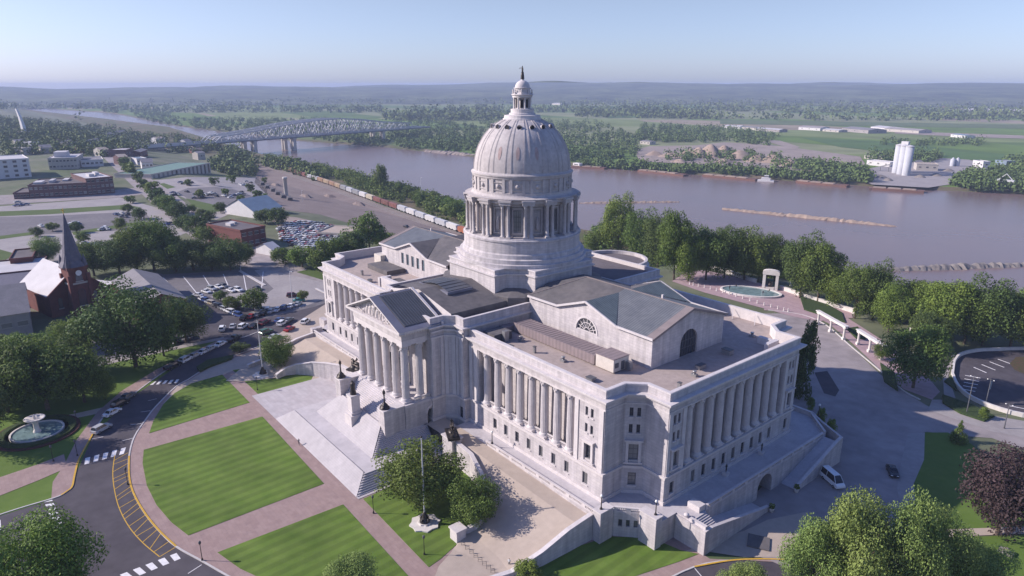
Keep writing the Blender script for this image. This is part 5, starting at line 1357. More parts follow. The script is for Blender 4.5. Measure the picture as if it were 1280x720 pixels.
# ---- bronze lamps on stone piers
def lamp_standard(x, y, z, big, label, group=None):
    t = empty('lamp_standard', (x,y,z), label=label, cat='lamp', group=group)
    b = MB()
    if big:
        b.lathe([(1.15,0),(1.1,.25),(.8,.45),(.7,.9),(.35,1.25),(.22,1.5),(.16,2.0),(.14,3.0),(.22,3.15),(.12,3.3)], (0,0,0), M['bronze'], 14)
        for k in range(4):
            a = rad(45+90*k); b.tube((.3*math.cos(a),.3*math.sin(a),1.2),(.75*math.cos(a),.75*math.sin(a),.5),.16,.22,M['bronze'],6); b.ball((.8*math.cos(a),.8*math.sin(a),.45),.25,.25,.3,M['bronze'],8,6)
        b.build('post', None, t)
        g = MB(); g.lathe([(.18,3.3),(.32,3.55),(.34,4.0),(.12,4.35),(.05,4.6)], (0,0,0), M['bronze'], 10); g.build('lantern_head', None, t)
    else:
        b.lathe([(.3,0),(.26,.15),(.14,.35),(.1,.6),(.075,2.2),(.12,2.3),(.09,2.45)], (0,0,0), M['bronze'], 10); b.build('post', None, t)
        g = MB(); g.ball((0,0,2.72),.27,.27,.29,M['lampglow'],10,8); g.build('globe', None, t)
    return t
lamp_standard(10.8,-48.4,ZS+.3,True,'bronze lamp standard on the stair cheek nearer the driveway arch')
lamp_standard(-10.8,-48.4,ZS+.3,True,'bronze lamp standard on the far stair cheek beside the west lawn')
lamp_standard(30.5,-33.7,ZT+1.0,False,'black lamp at the west end of the long balustrade, behind the horse group')
lamp_standard(62.1,-33.2,ZT+1.35,False,'globe lamp on the podium corner pier above the lawn, nearer the driveway')
lamp_standard(69.4,-26.9,ZT+1.35,False,'globe lamp on the podium corner pier beside the east steps')
lamp_standard(-30.5,-33.7,ZT+1.0,False,'black lamp on the balustrade beyond the portico columns')
lamp_standard(68.5,32.5,ZT+1.2,False,'globe lamp at the north-east podium corner by the dark conifers')
# ---- central statue
ts = empty('pedestal_statue', (0,-50.6,6.0), label='dark bronze standing statue on a tall stone pedestal in the middle of the stairs', cat='statue')
q = MB(); q.box(-1.7,-1.7,-2,1.7,1.7,.9,SP); q.box(-1.3,-1.3,.903,1.3,1.3,1.5,SP); q.box(-1.05,-1.05,1.503,1.05,1.05,5.2,SP); q.box(-1.2,-1.2,5.203,1.2,1.2,5.6,SP); q.build('pedestal', None, ts)
figure((0,0,5.6), 3.7, 'stand', 'bronze_figure', ts, [M['bronze']], rz=math.pi)
q = MB(); q.lathe([(.75,0),(.62,.8),(.5,1.8),(.6,2.5),(.35,3.05)], (0,.05,5.6), M['bronze'], 12); q.build('robe', None, ts)
# ---- bronze groups at the stair flanks
def bronze_group(x, y, z, rz, label):
    t = empty('bronze_group', (x,y,z), rz, label=label, cat='statue group')
    b = MB(); b.box(-2.6,-1.3,-.3,2.6,1.3,.15,M['bronze']); b.ball((-.6,0,.2),1.3,.9,.6,M['bronze'],10,6); b.ball((1.1,.1,.2),1.1,.8,.9,M['bronze'],10,6); b.build('bronze_base', None, t)
    # rearing horse body: barrel, neck, head, legs
    h = MB(); h.ball((-.2,0,1.75),1.05,.48,.52,M['bronze'],12,8); h.tube((.6,0,2.0),(1.25,0,2.85),.36,.2,M['bronze'],8); h.tube((1.2,0,2.85),(1.75,0,2.55),.2,.12,M['bronze'],8); h.ball((1.2,0,2.9),.24,.17,.2,M['bronze'],8,6)
    for sx, sy, kx, fx, fz in ((.55,.25,1.35,1.15,1.15),(.55,-.25,1.25,1.6,1.4),(-.9,.28,-.75,-1.15,0.1),(-.9,-.28,-.5,-.85,.1)):
        h.tube((sx,sy,1.6),(kx,sy,1.15 if sx < 0 else 1.75),.2,.12,M['bronze'],7); h.tube((kx,sy,1.15 if sx < 0 else 1.75),(fx,sy,fz),.12,.07,M['bronze'],7)
    h.tube((-1.15,0,1.95),(-1.7,0,1.2),.1,.05,M['bronze'],6); h.build('horse', None, t)
    figure((-.3,0,1.55), 2.1, 'sit', 'rider', t, [M['bronze']], rz=-math.pi/2)
    figure((-1.7,.2,.1), 2.1, 'stand', 'attendant', t, [M['bronze']], rz=.6)
    figure((2.0,-.4,.1), 2.0, 'arm', 'attendant', t, [M['bronze']], rz=2)
    return t
for s in (1,-1):
    q = MB(); q.box(s*22.6-1.9 if s > 0 else s*22.6-1.9,-40.0,0,s*22.6+1.9,-37.3,ZT+1.0,M['stone']); q.box(s*22.6-2.1,-40.2,ZT+1.003,s*22.6+2.1,-37.1,ZT+1.3,SP)
    q.build('statue_plinth', None, None, label='tall stone block '+('under the horse group at the driveway' if s > 0 else 'beyond the far stair cheek holding a bronze group'), cat='plinth')
bronze_group(22.6,-38.6,ZT+1.6,rad(-25),'bronze group of horse and figures on the wall above the driveway')
bronze_group(-22.6,-38.6,ZT+1.6,rad(200),'bronze group of horse and figures beyond the west side of the portico')
# ---- flagpoles
def flagpole(x, y, h, label, star=True, dark=True):
    t = empty('flagpole', (x,y,.12), label=label, cat='flagpole')
    b = MB()
    if star:
        n = 8; pts = []
        for i in range(n*2): a = math.pi*i/n+.39; r = 3.0 if i%2 == 0 else 2.55; pts.append((r*math.cos(a), r*math.sin(a)))
        b.prism(pts, -.1, .25, M['lime']); b.prism([(p[0]*.45,p[1]*.45) for p in pts], .25, .5, M['lime']); b.build('base_slab', None, t)
        b = MB(); b.lathe([(1.0,.5),(.95,.8),(.6,1.1),(.5,1.8),(.3,2.3),(.22,2.6)], (0,0,0), M['bronze'], 14)
        for k in range(4): a = rad(90*k+20); b.ball((.85*math.cos(a),.85*math.sin(a),.95),.3,.3,.4,M['bronze'],8,6)
        b.build('bronze_foot', None, t)
    else: b.lathe([(.5,-.1),(.5,.2),(.2,.3)], (0,0,0), M['lime'], 10); b.build('base_slab', None, t)
    p = MB(); p.lathe([(.17,.3),(.16,h*.5),(.09,h-.3),(.08,h)], (0,0,0), M['metalpole'], 10); p.build('pole', None, t)
    p = MB(); p.ball((0,0,h+.15),.2,.2,.2,M['bronze'],8,6); p.tube((.12,0,1.4),(.14,0,h-.4),.015,.015,M['metalpole'],4); p.build('finial', None, t)
flagpole(37.8,-55.5,18.2,'tall grey flagpole in front of the two round lawn trees')
flagpole(-50.5,-54.3,16.7,'tall grey flagpole on the far west lawn by the street')
pf = at(988,357,0); flagpole(pf.x, pf.y, top_z(pf.x,pf.y,306), 'thin pale flagpole between the stone arch and the river trees', star=False)
# ---- lantern posts along the walks
def walk_lamp(px, py, label):
    p = at(px, py); t = empty('walk_lamp', (p.x,p.y,.1), label=label, cat='lamp')
    b = MB(); b.lathe([(.2,0),(.16,.3),(.07,.5),(.055,3.2),(.1,3.3)], (0,0,0), M['bronze'], 8); b.build('post', None, t)
    b = MB(); b.lathe([(.12,3.3),(.24,3.5),(.22,3.85),(.05,4.0)], (0,0,0), M['frame'], 8); b.build('lamp_head', None, t)
walk_lamp(516,694,'black lamp post alone on the lawn beside the driveway mouth') if False else None
for (x, y, l) in ((530.5,693.7,'black lamp post on the lawn beside the driveway mouth'),(253,701,'black lamp post at the kerb by the large front crosswalk'),(322,488,'small black lamp post on the west flagpole lawn'),(97,570,'black lamp post on the brick corner left of the zebra crossing'),(67,577,'black lamp post on the grass beside the round fountain'),(160,606,'black lamp post at the kerb of the largest lawn'),(97,532,'black lamp post on the grass between fountain and parked cars'),(467,642,'black lamp post under the edge of the lawn tree')): walk_lamp(x, y, l)
# ---- round fountain on the left
fc = at(47,541); ft = empty('round_fountain', (fc.x,fc.y,.05), label='round fountain with a tall bowl, pale pool and dark hedge on the left grass', cat='fountain')
b = MB(); b.lathe([(5.6,0),(5.6,.55),(5.2,.55),(5.2,.2)], (0,0,0), M['lime'], 40, smooth=False); b.build('basin', None, ft)
b = MB(); b.lathe([(5.2,.32),(0.01,.33)], (0,0,0), M['pool'], 40); b.build('water', None, ft)
b = MB(); b.lathe([(.9,.2),(.8,.6),(.6,.9),(.55,3.0),(.8,3.2),(2.1,3.7),(2.25,3.9),(2.0,3.92),(.3,3.6)], (0,0,0), M['lime'], 20); b.lathe([(.25,3.6),(.3,4.2),(.15,4.6),(.02,4.9)], (0,0,0), M['lime'], 10); b.build('bowl', None, ft)
hb2 = MB(); hb2.lathe([(8.0,0),(8.0,.7),(6.5,.75),(6.5,0)], (0,0,0), M['bed'], 40, smooth=False); hb2.build('hedge', None, ft)
M['hedge'] = mat('clipped_hedge', (.03,.05,.016), .95, col2=(.045,.075,.02), scale=1.5, bump=.25, bscale=3)
M['redbed'] = mat('red_bedding', (.12,.03,.035), .9, col2=(.05,.04,.02), scale=2, bump=.15, bscale=4)
hb2_ = bpy.data.objects['hedge']; hb2_.data.materials[0] = M['hedge']
b = MB(); b.lathe([(8.9,0),(8.9,.3),(8.05,.32),(8.05,0)], (0,0,0), M['redbed'], 40, smooth=False); b.build('flower_border', None, ft)
# ---- river terrace: oval pool, portal, wall, bollards, pergolas
oc = at(938,366); ot = empty('oval_fountain', (oc.x,oc.y,.16), math.atan2(9.4,20.2), label='long oval pool with pale rim on the rose brick river terrace', cat='fountain')
def oval(mb, rx, ry, z0, z1, m, ri=None, n=48):
    P = [(rx*math.cos(2*math.pi*i/n), ry*math.sin(2*math.pi*i/n)) for i in range(n)]
    if ri is None: mb.prism(P, z0, z1, m)
    else: ribbon(mb, [(p[0],p[1]) for p in P], ri, z0, z1, m, closed=True)
b = MB(); oval(b, 11.4, 6.6, 0, .6, M['lime'], ri=.9); b.build('rim', None, ot)
b = MB(); oval(b, 11.0, 6.2, 0, .35, M['pool']); b.build('water', None, ot)
for i, (x, y) in enumerate(((-6,2),(-8,-1),(7,1),(5,-3))):
    figure((x,y,.36), 2.0, 'stand' if i%2 else 'sit', 'bronze_figure', ot, [M['bronze']], rz=i)
pp_ = at(962,362); pt = empty('stone_portal', (pp_.x,pp_.y,.16), rad(25), label='white stone portal arch with a dark bronze inside by the river trees', cat='monument')
b = MB(); b.box(-3.0,-.9,0,-1.9,.9,6.2,M['lime']); b.box(1.9,-.9,0,3.0,.9,6.2,M['lime']); b.build('pier', None, pt)
b = MB(); b.box(-3.2,-1.0,6.2,3.2,1.0,7.4,M['lime'])
for i in range(8):
    a0,a1 = math.pi*i/8, math.pi*(i+1)/8
    q = [(-3.2*math.cos(a0),7.4+.9*math.sin(a0)),(-3.2*math.cos(a1),7.4+.9*math.sin(a1))]
    b.face([(q[0][0],-1,7.4),(q[1][0],-1,7.4),(q[1][0],-1,q[1][1]),(q[0][0],-1,q[0][1])],M['lime']); b.face([(q[0][0],-1,q[0][1]),(q[1][0],-1,q[1][1]),(q[1][0],1,q[1][1]),(q[0][0],1,q[0][1])],M['lime'])
b.build('lintel', None, pt)
b = MB(); b.box(-1.6,-.8,0,1.6,.8,1.0,M['lime']); b.ball((0,0,1.8),.9,.6,.9,M['bronze'],10,8); b.build('plinth', None, pt)
for k, x in enumerate((-.6,0,.7)): figure((x,0,1.0), 2.6, 'sit' if k == 1 else 'stand', 'bronze_figure', pt, [M['bronze']], rz=math.pi+k)
tw = MB(); pts = [p[:2] for p in smooth_pts([(845,336),(882,334),(906,341),(945,354)],4)]; ribbon(tw, pts, .7, -.5, 1.6, M['lime']); ribbon(tw, pts, .95, 1.603, 1.8, M['lime'])
tw.build('terrace_parapet', label='white terrace wall west of the stone portal, against the river trees', cat='wall')
tw = MB(); pts = [p[:2] for p in smooth_pts([(975,362),(1010,374),(1045,385),(1068,392)],4)]; ribbon(tw, pts, .7, -.5, 1.6, M['lime']); ribbon(tw, pts, .95, 1.603, 1.8, M['lime']); tw.box(pts[-1][0]-.8,pts[-1][1]-.8,0,pts[-1][0]+.8,pts[-1][1]+.8,2.3,M['lime'])
tw.build('terrace_parapet', label='white terrace wall east of the stone portal ending in a square pier', cat='wall')
bl = MB(); bl.lathe([(.28,0),(.28,.1),(.2,.15),(.18,.95),(.24,1.05),(.1,1.2)], (0,0,0), M['lime'], 8); b0 = bl.build('bollard', label='short tan bollard in the row between the terrace and the drive', cat='bollard', group='bollards along the edge of the river terrace')
row = smooth_pts([(862,356),(888,362),(920,371),(955,382),(985,390)],4); used0 = False
for i, p in enumerate(row):
    c = b0 if not used0 else copy_tree(b0); used0 = True; c.location = (p[0], p[1], .16)
def pergola(a, b, label):
    A = at(*a); B = at(*b); d = B-A; L = d.length; t = empty('stone_pergola', (A.x,A.y,.1), math.atan2(d.y,d.x), label=label, cat='pergola')
    for k in range(3):
        q = MB(); x = L*k/2; q.box(x-.5,-.5,0,x+.5,.5,.8,M['lime']); q.lathe([(.42,.8),(.38,1.0),(.34,3.6),(.45,3.9)], (x,0,0), M['lime'], 12); q.box(x-.5,-.5,3.9,x+.5,.5,4.1,M['lime']); q.build('pillar', None, t)
    q = MB(); q.box(-.9,-.45,4.1,L+.9,.45,4.75,M['lime']); q.box(-1.1,-.7,4.753,L+1.1,.7,5.0,M['lime']); q.build('beam', None, t)
pergola((1022,406),(1054,425),'white stone pergola of three pillars nearest the terrace wall'); pergola((1072,431),(1101,450),'white stone pergola of three pillars nearest the big round dark tree')
pgc = smooth_pts([(1136,424),(1152,420),(1166,427),(1173,440)],3); q = MB(); ribbon(q, [p[:2] for p in pgc], .8, 3.2, 4.0, M['lime'])
for p in pgc[::2]: q.lathe([(.35,0),(.32,3.2)], (p[0],p[1],0), M['lime'], 10)
t = q.build('curved_colonnade', None, None, label='curved white stone colonnade half hidden behind the round dark tree', cat='colonnade')
# planting beds (low)
for pts in ([(1000,372),(1020,374),(1052,392),(1056,404),(1030,396),(1005,388)],[(1058,412),(1072,410),(1082,425),(1070,424)],[(1100,455),(1118,468),(1122,490),(1105,478)],[(1178,495),(1215,508),(1243,522),(1230,528),(1200,518),(1178,505)],[(1190,470),(1196,490),(1180,478)]):
    o = wsheet('planting_bed', [at(*p)[:2] for p in pts], M['hedge'], .13, thick=.45)
o = wsheet('planting_bed', [at(*p)[:2] for p in [(246,461),(260,452),(292,446),(290,450),(262,460),(250,466)]], M['hedge'], .12, thick=.6)
# hoop stands along the driveway mouth
hs = MB(); hs.tube((-.35,0,0),(-.35,0,.8),.035,.035,M['frame'],6); hs.tube((.35,0,0),(.35,0,.8),.035,.035,M['frame'],6); hs.tube((-.35,0,.8),(.35,0,.8),.035,.035,M['frame'],6); hs.tube((-.35,0,.45),(.35,0,.45),.03,.03,M['frame'],6)
h0 = hs.build('barrier_stand', label='low black hoop stand in the curved row at the driveway mouth', cat='stand', group='hoop stands across the driveway mouth')
for i in range(8):
    p = at(579+i*5.3, 684+i*4.7); c = h0 if i == 0 else copy_tree(h0); c.location = (p.x,p.y,.16); c.rotation_euler = (0,0,rad(35+i*3))
# potted shrubs at the podium arch, east side, and sign slab, monuments
def planter(x, y, z, label):
    t = empty('planter', (x,y,z), label=label, cat='planter'); b = MB(); b.lathe([(.35,0),(.55,.7),(.6,.8),(.5,.8)], (0,0,0), M['lime'], 12); b.build('pot', None, t)
    b = MB()
    for k in range(90): a = R_.random()*6.28; e = math.acos(2*R_.random()-1); r = .6*R_.random()**.33; c = Vector((r*math.sin(e)*math.cos(a), r*math.sin(e)*math.sin(a), 1.2+r*math.cos(e)));  leaf_quad(b, c, .22)
    b.build('shrub', M['leaf'], t)
def leaf_quad(mb, c, s):
    n = Vector((R_.gauss(0,1),R_.gauss(0,1),R_.gauss(0,1)+.4)).normalized(); u = n.orthogonal().normalized(); v = n.cross(u); q = len(mb.v)
    mb.v += [tuple(c-u*s), tuple(c-v*s*.6), tuple(c+u*s), tuple(c+v*s*.6)]; mb.f.append((q,q+1,q+2,q+3)); mb.m.append(0); mb.sm.append(False)
planter(77.3,-1.0,.1,'clipped shrub in a pale urn at the left side of the east arch'); planter(76.9,9.0,.1,'clipped shrub in a pale urn at the foot of the far ramp')
pl_ = at(948,679); q = MB(); q.box(-1.9,-1.9,0,1.9,1.9,.25,M['lead']); o = q.build('tree_grate', label='dark square planting grate by the corner of the east sidewalk', cat='grate'); o.location = (pl_.x,pl_.y,.1); o.rotation_euler = (0,0,.5)
q = MB(); q.box(-1.1,-.7,0,1.1,.7,.5,M['concrete']); q.ball((0,0,.6),.6,.45,.6,M['rock'],8,6); o = q.build('stone_marker', label='small boulder marker on the sunny grass at the right', cat='marker'); pp2 = at(1257,692); o.location = (pp2.x,pp2.y,.1)
q = MB(); q.box(-.9,-.15,0,.9,.15,.8,M['lime']); o = q.build('stone_marker', label='low white stone marker on the shaded lawn', cat='marker'); pp2 = at(1165,651); o.location = (pp2.x,pp2.y,.1)
# people
def person(px, py, clothes, label, pose='stand', rz=0, z=0.):
    p = at(px, py, z); t = figure((p.x,p.y,z+.14), 1.75, pose, 'person', None, [bpy.data.materials['trousers'] if 'trousers' in bpy.data.materials else mat('trousers',(.04,.045,.07),.9), mat('shirt',clothes,.9), M['skin'], M['hair']], rz=rz)
    tag(t, label=label, cat='person')
person(400.5,540,(.06,.07,.12),'person in dark clothes standing alone on the white plaza','walk',2)
person(374,557,(.3,.28,.28),'person in a pale shirt walking on the brick walk edge beside the plaza','walk',1)
person(636.5,709,(.6,.6,.6),'person in a white top standing beside the driveway mouth wall','stand',.5)
person(947,640,(.25,.1,.1),'person in red near the foot of the east ramp','walk',0) if False else None
# small statue figures against the east terrace wall
for (y, l) in ((-4.2,'dark bronze figure standing under the fourth east window'),(8.6,'dark bronze figure standing below the seventh east window')):
    t = empty('terrace_statue', (68.6,y,ZT), label=l, cat='statue'); b = MB(); b.box(-.5,-.5,0,.5,.5,.8,SP); b.build('pedestal', None, t); figure((0,0,.8), 1.9, 'stand', 'bronze_figure', t, [M['bronze']], rz=-math.pi/2)
# ================================================================ trees
rng = np.random.default_rng(11)
def crown_mesh(name, nleaf, size, nblob=34, rx=.5, z0=.24, z1=1., shape='round', seed=0, core=True):
    r = np.random.default_rng(seed+100)
    cz = (z0+z1)/2; rz = (z1-z0)/2
    B = []
    while len(B) < nblob:
        d = r.normal(size=3); d /= np.linalg.norm(d)
        k = r.uniform(.45, .86)
        if shape == 'cone':
            t = r.uniform(0, 1)**1.3; a = r.uniform(0, 6.283); rr = rx*(1-t)*r.uniform(.5,.85); B.append((rr*math.cos(a), rr*math.sin(a), z0+(z1-z0)*t*.95, .16*(1-t)+.05)); continue
        if shape == 'flame':
            t = r.uniform(0.02, .97); a = r.uniform(0, 6.283); R0 = rx*math.sin(math.pi*min(1,(t*.9+.1)))**.7; rr = R0*r.uniform(.3,.75); B.append((rr*math.cos(a), rr*math.sin(a), z0+(z1-z0)*t, .12)); continue
        x, y, z = d[0]*rx*k*(1 if d[2] > -.3 else .85), d[1]*rx*k, cz+d[2]*rz*k
        B.append((x, y, z, r.uniform(.11, .2)))
    B = np.array(B)
    w = B[:,3]**2; ch = r.choice(len(B), nleaf, p=w/w.sum())
    d = r.normal(size=(nleaf,3)); d[:,2] += .25; d /= np.linalg.norm(d, axis=1)[:,None]
    R = B[ch,3]*r.uniform(.45,1.08,nleaf)**.6
    asp = (z1-z0)/(2*rx)
    C = B[ch,:3]+d*R[:,None]
    n = d*1.0+r.normal(size=(nleaf,3))*.55; n[:,2] += .25; n /= np.linalg.norm(n, axis=1)[:,None]
    u = np.cross(n, r.normal(size=(nleaf,3))); u /= np.linalg.norm(u, axis=1)[:,None]; v = np.cross(n, u)
    s = size*r.uniform(.6,1.3,nleaf)[:,None]
    V = np.stack([C-u*s, C-v*s*.62, C+u*s, C+v*s*.62], 1).reshape(-1,3)
    me = bpy.data.meshes.new(name); me.vertices.add(len(V)); me.vertices.foreach_set('co', V.ravel())
    nf = nleaf; me.loops.add(nf*4); me.loops.foreach_set('vertex_index', np.arange(nf*4)); me.polygons.add(nf)
    me.polygons.foreach_set('loop_start', np.arange(nf)*4); me.polygons.foreach_set('loop_total', np.full(nf,4)); me.update(); me.validate()
    me.materials.append(M['leaf']); return me
CONT = [(300,196),(335,190),(400,201),(440,206),(480,217),(500,224),(545,238),(590,250),(700,290),(735,292),(760,262),(790,286),(822,272),(850,262),(880,284),(920,288),(960,287),(1000,293),(1040,312),(1050,338),(1095,332),(1130,350),(1180,352),(1230,365),(1290,352)]
def cap_h(x, y, z, h, slack=14):
    d = (x-CAM[0],y-CAM[1],z-CAM[2]); F = d[0]*FW[0]+d[1]*FW[1]; l = d[0]*RT[0]+d[1]*RT[1]
    px = 640+FOC*l/(F*math.cos(PIT)-d[2]*math.sin(PIT))
    return min(h, top_z(x, y, lerp_tab(CONT, px)+R_.uniform(0, slack))-z)
def trunk_mesh(name, seed, bare=False, tall=.5):
    r = random.Random(seed); b = MB(); b.tube((0,0,-.02),(0,0,.3),.028,.02,M['bark'],8); b.tube((0,0,.3),(r.uniform(-.03,.03),r.uniform(-.03,.03),tall+.2),.02,.009,M['bark'],7)
    for k in range(6):
        a = k*1.05+r.random(); z = .2+.07*k; e = (.26*math.cos(a), .26*math.sin(a), z+.22)
        b.tube((0,0,z), e, .012,.004,M['bark'],5)
        b.tube((e[0]*.6,e[1]*.6,z+.13),(e[0]*.9,e[1]*.9-.06,z+.35),.005,.002,M['bark'],4)
    me = bpy.data.meshes.new(name); me.from_pydata(b.v, [], b.f); me.materials.append(M['bark']); me.update(); return me
TR = [trunk_mesh('trunk', i) for i in range(3)]
CR = dict(big=[crown_mesh('crown', 16000, .0155, 52, seed=i, z0=.1) for i in range(3)], mid=[crown_mesh('crown', 4000, .030, 40, seed=10+i, z0=.04) for i in range(5)],
          far=[crown_mesh('crown', 520, .075, 20, seed=20+i, z0=.02) for i in range(4)],
          open=[crown_mesh('crown', 34000, .0105, 46, rx=.46, seed=40+i, z0=.08) for i in range(2)], cone=[crown_mesh('crown', 4200, .026, 60, rx=.4, z0=.04, shape='cone', seed=30)],
          flame=[crown_mesh('crown', 5200, .024, 46, rx=.42, z0=.02, shape='flame', seed=33)])
def tree(P, h, w, lod, m, label, name='deciduous_tree', cat='tree', group=None, trunk=True):
    t = empty(name, (P[0],P[1],P[2]), R_.random()*6.28, label=label, cat=cat, group=group)
    me = R_.choice(CR[lod]); c = bpy.data.objects.new('crown', me); col.objects.link(c); c.parent = t; c.scale = (w,w,h)
    c.material_slots[0].link = 'OBJECT'; c.material_slots[0].material = M[m]
    if trunk: k = bpy.data.objects.new('trunk', R_.choice(TR)); col.objects.link(k); k.parent = t; k.scale = (w*.9,w*.9,h)
    return t
def ptree(px, pyb, pyt, wpx, lod, m, label, **kw):
    P = tp(px, pyb); k = depth(P)/FOC; w = wpx*k*1.08
    h = max(2.5, (top_z(P.x, P.y, pyt)-P.z)*1.04)
    return tree(P, h, w, lod, m, label, **kw)
# --- near and named trees
for x, yb, yt, w_, l in [(1008,775,656,84,'left part of the pale tree mass at the lower right, beside the grate'),(1056,790,624,104,'tallest pale green tree at the lower right, its top below the east arch'),(1116,800,636,88,'pale green tree with an upright top right of the tallest one'),(1162,790,652,84,'pale green tree before the end of the curved pavement'),(1210,775,682,92,'low pale green crown at the bottom edge nearest the boulder marker')]:
    ptree(x, yb, yt, w_, 'open', 'leaflight', l)
ptree(925,775,711,72,'open','leaflight','pale crown cut by the bottom edge under the yellow kerb')
ptree(62,800,662,140,'open','leafbright','feathery green tree at the lower left corner over the street')
ptree(-12,790,682,100,'open','leafbright','green tree cut by the left edge at the bottom')
ptree(440,775,701,90,'open','leaflight','pale crown cut by the bottom edge below the front lawn')
ptree(660,722,704,34,'mid','leafbright','small bright shrub beside the wall of the driveway mouth', name='shrub', cat='shrub', trunk=False)
ptree(525,632,558,104,'big','leaf','larger round tree on the lawn behind the tall flagpole')
ptree(594,657,600,66,'big','leaf','smaller round tree beside the curved driveway wall')
ptree(347,461,420,44,'big','leaf','small round tree behind the west flagpole')
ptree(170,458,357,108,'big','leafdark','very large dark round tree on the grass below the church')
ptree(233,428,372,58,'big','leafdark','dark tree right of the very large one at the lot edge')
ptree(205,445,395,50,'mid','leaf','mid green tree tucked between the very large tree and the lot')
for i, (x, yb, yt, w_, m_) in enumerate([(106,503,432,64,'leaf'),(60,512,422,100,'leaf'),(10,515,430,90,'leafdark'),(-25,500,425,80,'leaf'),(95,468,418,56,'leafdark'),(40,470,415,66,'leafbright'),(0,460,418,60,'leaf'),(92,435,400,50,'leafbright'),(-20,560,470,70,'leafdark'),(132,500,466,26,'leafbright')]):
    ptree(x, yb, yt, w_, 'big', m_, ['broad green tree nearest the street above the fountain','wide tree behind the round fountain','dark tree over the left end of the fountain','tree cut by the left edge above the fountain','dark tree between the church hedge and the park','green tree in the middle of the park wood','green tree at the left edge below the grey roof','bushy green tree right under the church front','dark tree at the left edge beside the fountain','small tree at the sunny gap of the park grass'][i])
for i, (x, yb, yt, w_, m_) in enumerate([(193,338,276,62,'leaf'),(150,342,296,60,'leafdark'),(118,345,302,54,'leaf'),(242,338,300,56,'leafdark'),(288,338,297,50,'leafdark'),(220,340,300,50,'leaf'),(172,340,285,50,'leaf'),(60,328,296,36,'leaflight'),(265,338,305,44,'leaf'),(308,330,306,20,'leaf')]):
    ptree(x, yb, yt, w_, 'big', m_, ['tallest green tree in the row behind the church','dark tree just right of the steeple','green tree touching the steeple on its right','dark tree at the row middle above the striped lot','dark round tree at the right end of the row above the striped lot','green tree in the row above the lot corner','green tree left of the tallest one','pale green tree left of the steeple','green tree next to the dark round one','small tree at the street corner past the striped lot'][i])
for x, yb, yt, w_, m_, l in [(318,388,362,34,'leaf','round tree in the middle of the crowded car lot'),(276,376,364,18,'leaf','small tree on the lot divider, upper one'),(290,387,370,20,'leaf','small tree on the lot divider, lower one'),(379,376,362,13,'leaf','tiny tree beside the teal car near the wing'),(300,440,428,22,'leafdark','low dark bush at the row of parked cars by the curb')]: ptree(x, yb, yt, w_, 'mid', m_, l)
for x, yb, yt, w_, m_, l in [(405,338,300,42,'leaf','green tree touching the far corner of the west wing'),(378,334,306,34,'leafbright','bright tree before the car yard, second from the wing'),(354,330,309,30,'leaf','green tree before the car yard beside the white shed'),(462,312,268,42,'leaf','tall tree behind the west wing roof by the tan house'),(440,325,288,42,'leafdark','dark tree rising over the west wing parapet'),(425,330,296,30,'leaf','tree left of the dark one over the west wing parapet'),(482,308,290,34,'leafbright','bright low tree behind the west hall roof'),(332,279,262,26,'leafdark','dark tree beside the brick building and blue roof'),(348,282,260,26,'leafdark','dark tree at the corner of the car yard')]: ptree(x, yb, yt, w_, 'mid', m_, l)
for x, yb, yt, w_, m_, l in [(1141,485,405,72,'leaf','big round dark tree beside the rose paved walk'),(1110,415,357,46,'leafbright','bright green tree behind the second pergola'),(1246,668,562,98,'leafpurple','large purple-leaved tree at the right edge'),(1102,450,428,22,'leaf','small tree between the pergola and the big dark tree') ]:
    ptree(x, yb, yt, w_, 'big', m_, l)
for x, yb, yt, w_, l in [(1003,500,408,34,'tall dark conifer at the north-east corner of the wing'),(990,495,430,24,'slimmer dark conifer close against the east wing wall')]: ptree(x, yb, yt, w_, 'flame', 'leafdark', l, name='conifer', trunk=False)
ptree(1197,553,526,24,'cone','leaf','small conical tree on the shaded lawn', name='conifer')
for x, yb, yt, w_, l in [(1024,540,512,18,'upright green shrub by the east ramp wall, farther one'),(1036,556,526,20,'upright green shrub by the east ramp wall, nearer one'),(1013,512,498,14,'small shrub under the globe lamp at the north-east corner'),(1228,524,510,16,'yellow-green shrub at the end of the lot bed')]: ptree(x, yb, yt, w_, 'flame', 'leafbright', l, name='shrub', cat='shrub', trunk=False)
# --- bluff wood behind the building
bl = [(748,318,286,36),(772,322,247,44),(800,330,262,50),(822,335,270,46),(842,350,262,50),(860,352,292,46),(882,350,285,52),(905,348,283,44),(930,350,284,50),(948,352,300,40),(968,352,292,40),(1000,372,294,54),(1022,378,300,56),(1042,384,330,44),(1068,398,334,50),(1090,400,328,40),(1150,405,352,58),(1178,425,348,74),(1205,430,362,60),(1228,432,352,66),(1262,436,366,60),(1290,430,350,60),(1135,400,355,44),(1160,440,390,50)]
names = ['first','second','third','fourth','fifth','sixth','seventh','eighth','ninth','tenth','eleventh','twelfth','thirteenth','fourteenth','fifteenth','sixteenth','seventeenth','eighteenth','nineteenth','twentieth','twenty-first','twenty-second','twenty-third','twenty-fourth']
for i, (x, yb, yt, w_) in enumerate(bl):
    ptree(x, yb, yt, w_, 'big', ['leaf','leafbright','leaf','leafdark'][i%4], f'{names[i]} tall bluff tree counting from the dome along the terrace wall', group='tall trees on the bluff by the terrace')
GB = 'trees covering the bluff down to the river'
